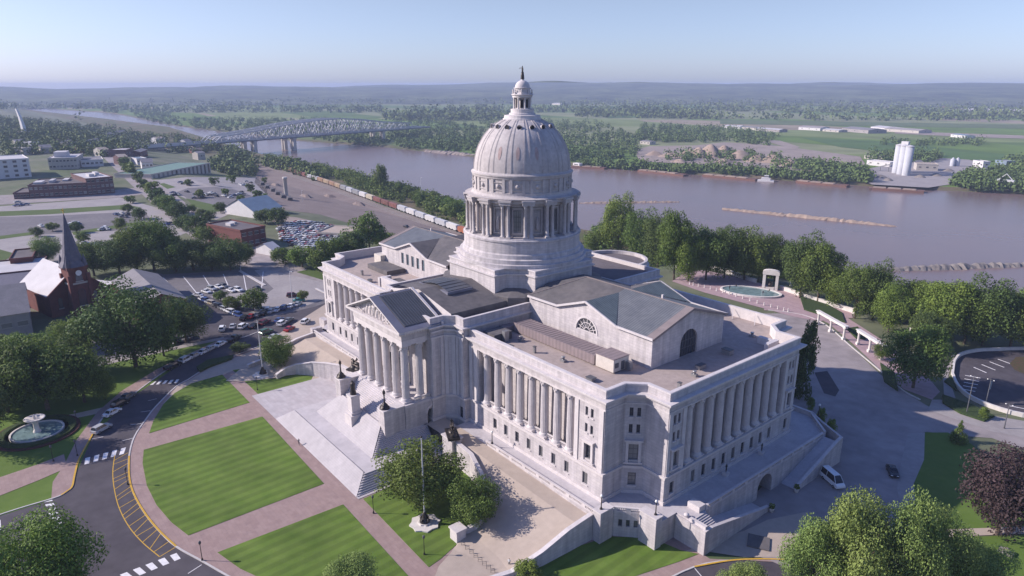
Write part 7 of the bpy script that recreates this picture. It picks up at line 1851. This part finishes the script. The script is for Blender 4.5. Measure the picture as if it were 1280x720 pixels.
# small cars (too far to show parts)
def small_car_mesh():
    b = MB(); b.box(-2.2,-.88,.3,2.2,.88,.95,M['carpaint']); T = lambda p: (p[0]*(1-.12*(p[2]-.95)/.5*1.6), p[1]*(1-.2*(p[2]-.95)/.5), p[2]); b.box(-1.3,-.84,.95,1.2,.84,1.42,M['carglass'],T); b.box(-1.0,-.66,1.42,.7,.66,1.47,M['carpaint'])
    for x in (-1.35,1.35):
        for y in (-.8,.8): b.tube((x,y-.1,.33),(x,y+.1,.33),.33,.33,M['tyre'],8)
    return b
sc0 = small_car_mesh().build('small_car'); sc0['category'] = 'car'; used = [False]
def small_car(P, a, c, label, group):
    o = sc0 if not used[0] else sc0.copy()
    if used[0]: col.objects.link(o)
    used[0] = True; o.location = P; o.rotation_euler = (0,0,a); o.color = COL[c]; o['label'] = label; o['group'] = group
yard = [(352,300),(347,287),(375,277),(398,279),(418,285),(428,293),(420,303),(395,312),(372,312)]
n_ = 0
y_a = tp(352,300); 
for i in range(40):
    for j in range(16):
        x = 346+i*2.3+j*.9; y = 277+j*2.45+i*.15
        if in_poly(x, y, yard) and R_.random() < .72:
            P = tp(x, y); P.z += .15; small_car(P, R_.choice([.3,.35,1.9,1.85])+R_.uniform(-.1,.1), R_.choice(['white','silver','silver','grey','blue','white','black','red']), 'closely packed car standing in the walled yard beyond the west wing', 'cars packed in the western yard'); n_ += 1
for i in range(80):
    x, y = R_.choice([(130,288),(60,283),(95,282),(150,270),(30,256),(225,243),(245,246),(262,244),(285,246),(300,243),(205,283),(310,230),(230,231),(112,308)]); x += R_.uniform(-10,10); y += R_.uniform(-2.5,2.5)
    P = tp(x, y); P.z += .25; small_car(P, R_.choice([.3,1.9]), R_.choice(['white','silver','grey','blue','black']), 'tiny parked car in the lots beside the western avenue', 'tiny cars in the western lots')
# ---- freight train
def railcar(kind):
    t = bpy.data.objects.new('freight_car', None); col.objects.link(t); t['category'] = 'freight car'; b = MB(); m = M['objpaint']
    if kind == 'hopper':
        pr = [(-7.6,1.6),(-6.9,4.4),(6.9,4.4),(7.6,1.6),(4.5,.9),(2.0,1.5),(0,.9),(-2.0,1.5),(-4.5,.9)]
        for s in (-1,1): b.face([(x,s*1.55,z) for x,z in pr], m)
        for (x0,z0),(x1,z1) in zip(pr, pr[1:]+pr[:1]): b.face([(x0,-1.55,z0),(x0,1.55,z0),(x1,1.55,z1),(x1,-1.55,z1)], m)
        for k in range(9): 
            for s in (-1,1): b.box(-6.6+k*1.6,s*1.62-.06,1.6,-6.5+k*1.6,s*1.62+.06,4.3,m)
        b.box(-6.5,-.4,4.41,6.5,.4,4.6,m)
    else:
        b.box(-7.6,-1.5,1.1,7.6,1.5,4.2,m); b.face([(-7.6,-1.5,4.2),(7.6,-1.5,4.2),(7.6,0,4.6),(-7.6,0,4.6)],m); b.face([(-7.6,1.5,4.2),(-7.6,0,4.6),(7.6,0,4.6),(7.6,1.5,4.2)],m)
        for k in range(10):
            for s in (-1,1): b.box(-7.4+k*1.62,s*1.56-.05,1.2,-7.3+k*1.62,s*1.56+.05,4.1,m)
        for s in (-1,1): b.box(-1.4,s*1.6-.05,1.3,1.4,s*1.6+.05,4.0,M['objpaint'])
    b.build('body', None, t)
    for x in (-5.4,5.4):
        b = MB(); b.box(x-1.4,-1.2,.45,x+1.4,1.2,.9,M['frame'])
        for dx in (-.9,.9): b.tube((x+dx,-.9,.45),(x+dx,.9,.45),.45,.45,M['tyre'],10)
        b.build('bogie', None, t)
    return t
RC = {'hopper': railcar('hopper'), 'box': railcar('box')}; ru = {'hopper': False, 'box': False}
trk = [tp(x, y) for x, y in [(588,294.5),(545,279),(500,262.5),(450,244.5),(415,231.5),(372,217.5),(345,206.5),(338,203.5)]]
Ltot = [0]
for a, b in zip(trk, trk[1:]): Ltot.append(Ltot[-1]+(b-a).length)
seq = ['orange']+['white','pale grey','white','pale grey','white','pale grey']+['rust red','brown','rust red']+['cream','white']+['grey','pale grey','grey']+['tan','orange tan','tan','orange tan']+['white','pale grey','rust red','brown','orange tan','orange tan','tan','white','grey','rust red','tan','brown','white']
RCOL = {'orange':(.36,.13,.07,1),'white':(.6,.58,.57,1),'pale grey':(.46,.46,.48,1),'rust red':(.2,.085,.07,1),'brown':(.17,.08,.065,1),'cream':(.5,.44,.34,1),'grey':(.3,.3,.31,1),'tan':(.36,.27,.18,1),'orange tan':(.33,.21,.14,1)}
sdist = 4; idx = 0
while sdist < Ltot[-1]-8 and idx < 32:
    i = max(j for j in range(len(Ltot)) if Ltot[j] <= sdist); a, b = trk[i], trk[i+1]; t_ = (sdist-Ltot[i])/(Ltot[i+1]-Ltot[i]); p = a.lerp(b, t_); kd = 'box' if seq[idx] in ('rust red','brown','orange tan','tan') else 'hopper'
    c = RC[kd] if not ru[kd] else copy_tree(RC[kd]); ru[kd] = True; c.location = (p.x, p.y-2, -14.55); c.rotation_euler = (0,0,math.atan2(b.y-a.y,b.x-a.x)); setcolor(c, RCOL[seq[idx]])
    c['label'] = f"{seq[idx]} {'boxcar' if kd == 'box' else 'hopper car'}, {(ORD(idx) if idx < 30 else ['thirty-first','thirty-second'][idx-30])} in the long train from the dome end"; sdist += 16.6; idx += 1
pk = tp(508,285); car('pickup','black',508,285,10,3,'dark truck parked on the gravel beside the train', lift=.2)
for i, (x, y) in enumerate([(382,246),(412,246),(448,256),(345,232)]):
    P = tp(x, y); b = MB(); r = random.Random(i); pts = [(9*math.cos(k*.7)*r.uniform(.7,1.2), 4.5*math.sin(k*.7)*r.uniform(.7,1.2)) for k in range(9)]
    for k in range(9): b.face([(*pts[k],0),(*pts[(k+1)%9],0),(pts[(k+1)%9][0]*.4,pts[(k+1)%9][1]*.4,2.2),(pts[k][0]*.4,pts[k][1]*.4,2.2)],M['gravel'])
    b.face([(p_[0]*.4,p_[1]*.4,2.2) for p_ in pts],M['gravel']); o = b.build('gravel_heap', label=f'low dark gravel heap in the rail yard, {ORD(i)} from the train bend', cat='heap'); o.location = P
for i, (x, y) in enumerate([(328,231),(334,235),(341,239),(347,243),(354,247),(362,250)]):
    P = tp(x, y); b = MB()
    for k in range(3): b.box(-6+k*.3,-2+k*.3,k*.9,6-k*.3,2-k*.3,k*.9+.85,M['lead'])
    o = b.build('tie_stack', label=f'dark stack of railway ties, {ORD(i)} from the bridge side of the yard', cat='stack', group='stacks of ties in the rail yard'); o.location = P; o.rotation_euler = (0,0,-.3)
P = tp(358,246); b = MB(); b.lathe([(1.6,0),(1.5,14),(1.9,14.3),(1.9,16)], (0,0,0), M['pierconc'], 12); o = b.build('signal_tower', label='pale round concrete tower standing in the rail yard', cat='tower'); o.location = P
# tall poles
for x, yb, yt, l in [(527,256,222,'tall slender mast in the riverside trees near the dome'),(378,252,238,'thin pole beside the rail yard heap'),(366,382,339,'street light mast on the pavement before the west wing'),(301,338,312,'utility pole at the striped lot corner'),(182,300,272,'light pole over the western lots')]:
    P = tp(x, yb); H_ = top_z(P.x,P.y,yt)-P.z; b = MB(); b.lathe([(.16,0),(.07,H_)], (0,0,0), M['metalpole'], 7); b.tube((0,0,H_),(1.6,0,H_+.2),.05,.04,M['metalpole'],5); b.box(1.4,-.15,H_+.1,2.2,.15,H_+.25,M['metalpole']); o = b.build('light_pole', label=l, cat='pole'); o.location = P
for x, yb, yt, l in [(1208,517,470,'street lamp with double heads at the left side of the oval lot'),(1232,506,474,'lamp post with a blue banner inside the oval lot'),(1255,536,505,'curved street lamp by the pavement near the oval lot')]:
    P = at(x, yb); H_ = top_z(P.x,P.y,yt); b = MB(); b.lathe([(.2,0),(.14,.6),(.07,H_)], (0,0,0), M['frame'], 7); b.tube((-.7,0,H_-.2),(.7,0,H_-.2),.05,.05,M['frame'],5); b.ball((-.7,0,H_-.3),.18,.18,.15,M['lampglow'],8,6); b.ball((.7,0,H_-.3),.18,.18,.15,M['lampglow'],8,6)
    if 'banner' in l: b.box(-.05,.1,H_-3.2,.05,1.3,H_-1,M['blueroof'])
    o = b.build('street_lamp', label=l, cat='lamp'); o.location = (P.x,P.y,.1)
# ================================================================ bridge
M['objdark'] = mat('dark_deck_steel', (.13,.13,.14), .7)
B0 = Vector((-983,216)); B1 = Vector((-1106,627)); ub = (B1-B0).normalized(); angb = math.atan2(ub.y,ub.x); Lb = (B1-B0).length; dk = -5.
for (xo, l) in ((0,'grey steel truss bridge, nearer of the two parallel river crossings'),(27,'grey steel truss bridge, farther of the two parallel river crossings')):
    t = empty('truss_bridge', (B0.x,B0.y,0), angb, label=l, cat='bridge')
    o_ = xo
    b = MB(); b.box(-120,-5+o_,dk-2.4,Lb+60,5+o_,dk,M['objdark']); b.box(-120,-5.4+o_,dk-.6,Lb+60,-5.01+o_,dk+1,M['steel']); b.box(-120,5.01+o_,dk-.6,Lb+60,5.4+o_,dk+1,M['steel']); b.build('deck', None, t)
    hh = lambda u: lerp_tab([(0,8),(60,13),(138,22),(190,25),(240,26),(290,23),(352,16),(400,12),(430,10)], u)
    us = [Lb*k/27 for k in range(28)]
    for sy in (-5.6+o_, 5.6+o_):
        b = MB()
        for k in range(27):
            u0,u1 = us[k],us[k+1]; z0,z1 = dk+hh(u0),dk+hh(u1)
            b.beam((u0,sy,z0),(u1,sy,z1),1.5,1.7,M['steel']); b.beam((u0,sy,dk),(u0,sy,z0),.8,.8,M['steel'])
            b.beam((u0,sy,dk) if k%2 else (u0,sy,z0),(u1,sy,z1) if k%2 else (u1,sy,dk),1.0,1.0,M['steel'])
        b.beam((us[0],sy,z0*0+dk+hh(us[0])),(us[0]-12,sy,dk),1.2,1.2,M['steel']); b.beam((us[-1],sy,dk+hh(us[-1])),(us[-1]+12,sy,dk),1.2,1.2,M['steel'])
        b.build('truss', None, t)
    b = MB()
    for u in us: z = dk+hh(u); b.beam((u,-5.6+o_,z),(u,5.6+o_,z),.6,.6,M['steel'])
    b.build('top_bracing', None, t)
    for u in (138+o_*.1,352,-40,60):
        for sy in (-4.6,1.6):
            b = MB(); b.box(u-3,sy+o_,-31,u+3,sy+3+o_,dk-4,M['pierconc']); b.build('pier', None, t)
        b = MB(); b.box(u-3.6,-6+o_,dk-4,u+3.6,6+o_,dk-2.41,M['pierconc']); b.build('pier_cap', None, t)
# ================================================================ river works and far bank
def rockbar(name, label, a, b, w, h, m, z=-27.95):
    A = at(*a, z); B = at(*b, z); n = 60; mb = MB(); r = random.Random(len(label)); d = (B-A); nn = Vector((-d.y,d.x,0)).normalized(); rows = []
    for i in range(n+1):
        p = A.lerp(B, i/n); k = math.sin(math.pi*min(1,max(.04,i/n)))**.25; ww = w*k*r.uniform(.7,1.2); hh_ = h*k*r.uniform(.6,1.2)
        rows.append([p-nn*ww, p-nn*ww*.4+Vector((0,0,hh_*.8)), p+nn*ww*.1*r.uniform(-1,1)+Vector((0,0,hh_)), p+nn*ww*.5+Vector((0,0,hh_*.6)), p+nn*ww])
    for i in range(n):
        for j in range(4): mb.face([rows[i][j],rows[i+1][j],rows[i+1][j+1],rows[i][j+1]], m)
    return mb.build(name, label=label, cat='dike')
rockbar('rock_dike','long pale sandy dike lying in mid river right of the dome', (903,261.5),(1122,283.5), 4.5, 2.2, M['sand'])
rockbar('rock_dike','thin sandy dike showing right beside the dome', (724,254),(850,252.5), 3.5, 1.4, M['sand'])
rockbar('rock_dike','dark rocky dike reaching in from the right edge', (1104,338),(1300,331), 5, 2.6, M['rock'])
rockbar('rock_dike','pale walled sand bar left of the dome on the far bank', (533,189.5),(598,195.5), 9, 4.5, M['dirt'])
def barge(a, b, label, load=True):
    A = at(*a,-27.9); B = at(*b,-27.9); d = B-A; L = d.length; t = empty('river_barge', (A.x,A.y,-27.9), math.atan2(d.y,d.x), label=label, cat='barge')
    q = MB(); q.box(0,-5.5,-.6,L,5.5,2.2,M['rusthull']); q.face([(0,-5.5,2.2),(-3,-5.5,1.6),(-3,5.5,1.6),(0,5.5,2.2)],M['rusthull']); q.build('hull', None, t)
    q = MB()
    for k in range(int(L/14)): q.box(1+k*14,-4.6,2.203,13+k*14,4.6,2.9,M['sand'] if load else M['concrete'])
    q.build('cargo_hold', None, t); return t
barge((716,209),(757,211.5),'low barge with a white cabin moored just right of the dome'); barge((800,214.3),(857,220.3),'long low barge below the forest bank'); barge((880,220),(946,226),'loaded gravel barge behind the white towboat'); barge((997,228),(1060,234),'brown barge moored under the sand works trees'); barge((1090,236.5),(1155,241),'rust coloured barge moored below the white silos')
tb = at(957,226.8,-27.9); t = empty('towboat', (tb.x,tb.y,-27.9), .5, label='small white towboat with a mast at the end of the gravel barge', cat='boat')
q = MB(); q.box(-9,-3.5,-.5,9,3.5,1.6,M['whitewall']); q.build('hull', None, t); q = MB(); q.box(-5,-2.6,1.603,5,2.6,4.4,M['whitewall']); q.box(-2,-2.2,4.403,3,2.2,7,M['whitewall']); q.box(-2.05,-2.25,5.4,3.05,2.25,6.3,M['glass']); q.build('cabin', None, t); q = MB(); q.tube((0,0,7),(0,0,15),.15,.08,M['metalpole'],6); q.build('mast', None, t)
tb = at(722,209.3,-27.9); q = MB(); q.box(-6,-3,2.3,6,3,6,M['whitewall']); q.box(-4,-3.1,3.6,4,3.1,4.8,M['glass']); o = q.build('deckhouse', label='small white deckhouse on the barge beside the dome', cat='cabin'); o.location = (tb.x,tb.y,-27.9)
# sand works
sheet('sand_yard', [(792,188),(812,183),(870,182),(905,178),(960,181),(1000,186),(1075,196),(1082,206),(1068,216),(1000,214),(930,208),(860,205),(800,202)], M['dirt'], .4, flat=-25)
sheet('dirt_road', [(940,174),(975,176),(1000,184),(992,187),(965,179),(938,178)], M['dirt'], .5, flat=-25)
piles = [(818,194,20,8),(838,196,26,8),(862,193,22,9),(873,196,20,17),(888,196,28,22),(905,193,22,16),(925,199,30,16),(945,202,24,12),(965,203,26,14),(985,207,22,12),(850,203,18,6),(905,203,20,7)]
for i, (x, y, w_, hpx) in enumerate(piles):
    P = at(x, y, -25); k = depth(P)/FOC; R = w_*k*.72; H_ = hpx*k*.7; b = MB(); r = random.Random(i); prof = [(R,0),(R*.7,H_*.30),(R*.42,H_*.66),(R*.22,H_*.9),(R*.1,H_*.98),(.01,H_)]
    b.lathe(prof, (0,0,0), M['sand'], 14, smooth=True, capt=False)
    for j in range(len(b.v)): vx,vy,vz = b.v[j]; f_ = 1+.16*math.sin(3*math.atan2(vy,vx)+i)+r.uniform(-.05,.05); b.v[j] = (vx*f_,vy*f_*.8,vz)
    o = b.build('sand_pile', label=f'{"tall peaked" if hpx > 14 else "low rounded"} tan sand pile, {ORD(i)} of those in the river works', cat='sand pile', group='sand piles of the river works'); o.location = P
# silos and yard
sheet('silo_yard', [(1078,214),(1110,206),(1150,200),(1200,196),(1230,206),(1250,216),(1235,226),(1180,232),(1160,235),(1090,231),(1072,222)], M['concrete'], .4, flat=-25)
for i, (x, y) in enumerate([(1119.5,216.5),(1125.5,218.2),(1132,219.6),(1129,215.2)]):
    P = at(x, y, -25); R = 4.5; H_ = top_z(P.x,P.y,182+i*.8)+25; t = empty('grain_silo', (P.x,P.y,-25), label=['left silo of the tall white cluster','middle front silo of the tall white cluster','right silo of the tall white cluster','rear silo of the tall white cluster'][i], cat='silo')
    q = MB(); q.lathe([(R,0),(R,H_)], (0,0,0), M['siloc'], 20); q.build('shell', None, t); q = MB(); q.lathe([(R+.3,H_),(R+.3,H_+.8),(.5,H_+2.2)], (0,0,0), M['paleroof'], 20, smooth=False); q.build('cap', None, t)
P = at(1126,217,-25); q = MB(); q.box(-4,-2.5,0,4,2.5,7,M['whitewall']); o = q.build('headhouse', label='small white headhouse on top of the silo cluster', cat='shed'); o.location = (P.x,P.y,top_z(P.x,P.y,182)-2)
for i, (x0,y0,x1,y1,dep,H_,wm_,rm,l) in enumerate([(1083,206,1112,209,14,6,'whitewall','paleroof','low white shed left of the silos'),(1145,213,1172,214,20,8,'cream','tan','tan shed right of the silos'),(1080,198,1112,201,20,4,'cream','concrete','long pale low shed behind the silo trees'),(1215,208,1228,210,10,8,'whitewall','greyroof','small works building near the right bank'),(1242,212,1256,214,12,12,'blueroof','greyroof','blue-grey plant building at the right bank')]): building('works_shed', l, tuple(at(x0,y0,-25)), tuple(at(x1,y1,-25)), dep, H_, wm_, rm, 1, 3, side=1)
P = at(1254,240,-28); q = MB(); 
for dx in (-5,5): q.box(dx-1,-1,-2,dx+1,1,11,M['pierconc'])
q.box(-8,-2,11,8,2,13,M['metalpole']); q.beam((-6,0,13),(0,0,19),.6,.6,M['metalpole']); q.beam((6,0,13),(0,0,19),.6,.6,M['metalpole']); o = q.build('loading_dock', label='small loading dock on two legs in the water at the right bank', cat='dock'); o.location = P
P = at(1195,197,-25)
for i, x in enumerate((1190,1196)): P = at(x,208,-25); q = MB(); q.lathe([(3,0),(3,9),(.4,12)], (0,0,0), M['siloc'], 12); o = q.build('storage_tank', label=['small pale tank, left of the pair','small pale tank, right of the pair'][i]+' on the works yard', cat='tank'); o.location = P
for i, (x, y, l) in enumerate([(1100,214,'long conveyor rising toward the silos from the left'),(1212,222,'low conveyor on the works yard by the right bank')]):
    P = at(x,y,-25); q = MB(); q.beam((-14,0,1.5),(16,0,11 if i == 0 else 5),1.6,1.2,M['chrome']); [q.beam((d_,0,0),(d_,0,1.5+(d_+14)*.3*(1 if i == 0 else .35)),.5,.5,M['frame']) for d_ in (-10,0,10)]; o = q.build('conveyor', label=l, cat='conveyor'); o.location = P
for i, (x, y, r_) in enumerate([(1100,222,9),(1150,222,7),(1170,220,8),(1110,226,6),(1185,214,8)]):
    P = at(x,y,-25); q = MB(); q.lathe([(r_,0),(r_*.6,1.8),(r_*.2,3.3),(.01,3.6)], (0,0,0), M['rock'], 11, capt=False); o = q.build('gravel_heap', label=f'low grey gravel heap on the silo yard, {ORD(i)} of the five', cat='heap', group='gravel heaps of the silo yard'); o.location = P
# airport hangars and other pale roofs on the plain
for i, (x0,y0,x1,y1,dep,H_,l) in enumerate([(905,160,925,161,40,9,'pale hangar group left of the field road, first'),(927,161.5,947,163,40,9,'pale hangar group left of the field road, second'),(945,163.5,974,165.5,40,9,'pale long hangar beside the field road'),(998,162,1025,163.5,60,10,'white hangar with grey doors at the left of the airfield'),(1028,164,1048,165.5,40,7,'small white airfield shed'),(1052,164,1085,167,70,12,'tan fronted hangar in the middle of the airfield'),(1088,161.5,1120,165,60,10,'long white hangar of the airfield'),(1105,164,1148,167,60,10,'long low white hangar at the airfield right end'),(1190,139,1290,141.5,120,10,'very long pale roofed plant on the far plain'),(1170,136,1186,139,90,12,'red roofed block beside the long far plant'),(690,131,700,131.5,60,12,'small white farm building near the dome lantern'),(975,137,985,137.5,80,14,'white buildings at the foot of the hills'),(1188,171,1206,173,30,9,'blue roofed farm house beyond the silos'),(800,180,812,181,24,9,'white house in the forest edge on the far bank')]):
    building('hangar' if i < 8 else 'distant_building', l, tuple(at(x0,y0,-25)), tuple(at(x1,y1,-25)), dep*.7, H_*.62, ['whitewall','cream','concrete'][i%3], ['paleroof','greyroof','paleroof','concrete'][i%4] if i not in (9,12) else ('redbrick' if i == 9 else 'blueroof'), 1, 3, gable='x', side=1, rise=.07)
sheet('runway', [(1120,164),(1290,170),(1290,174),(1200,171),(1118,167)], M['dirt'], .5, flat=-25)
for pts, mm in (([(470,140),(640,138),(640,146),(480,146)],'fieldpale'),([(740,142),(800,141),(880,145),(760,148)],'fieldgreen'),([(1000,172),(1090,176),(1290,196),(1290,205),(1180,198),(1050,184)],'fieldgreen'),([(900,150),(1290,156),(1290,161),(900,155)],'fieldpale'),([(700,132),(1000,134),(1000,136),(700,135)],'fieldgreen')):
    if mm not in M: M[mm] = mat(mm, (.10,.135,.05) if mm == 'fieldpale' else (.07,.13,.03), .95, var=.15, scale=.01, noise2=(.05,.1))
    sheet('crop_field', [(x,y) for x,y in pts], M[mm], .5, flat=-25)
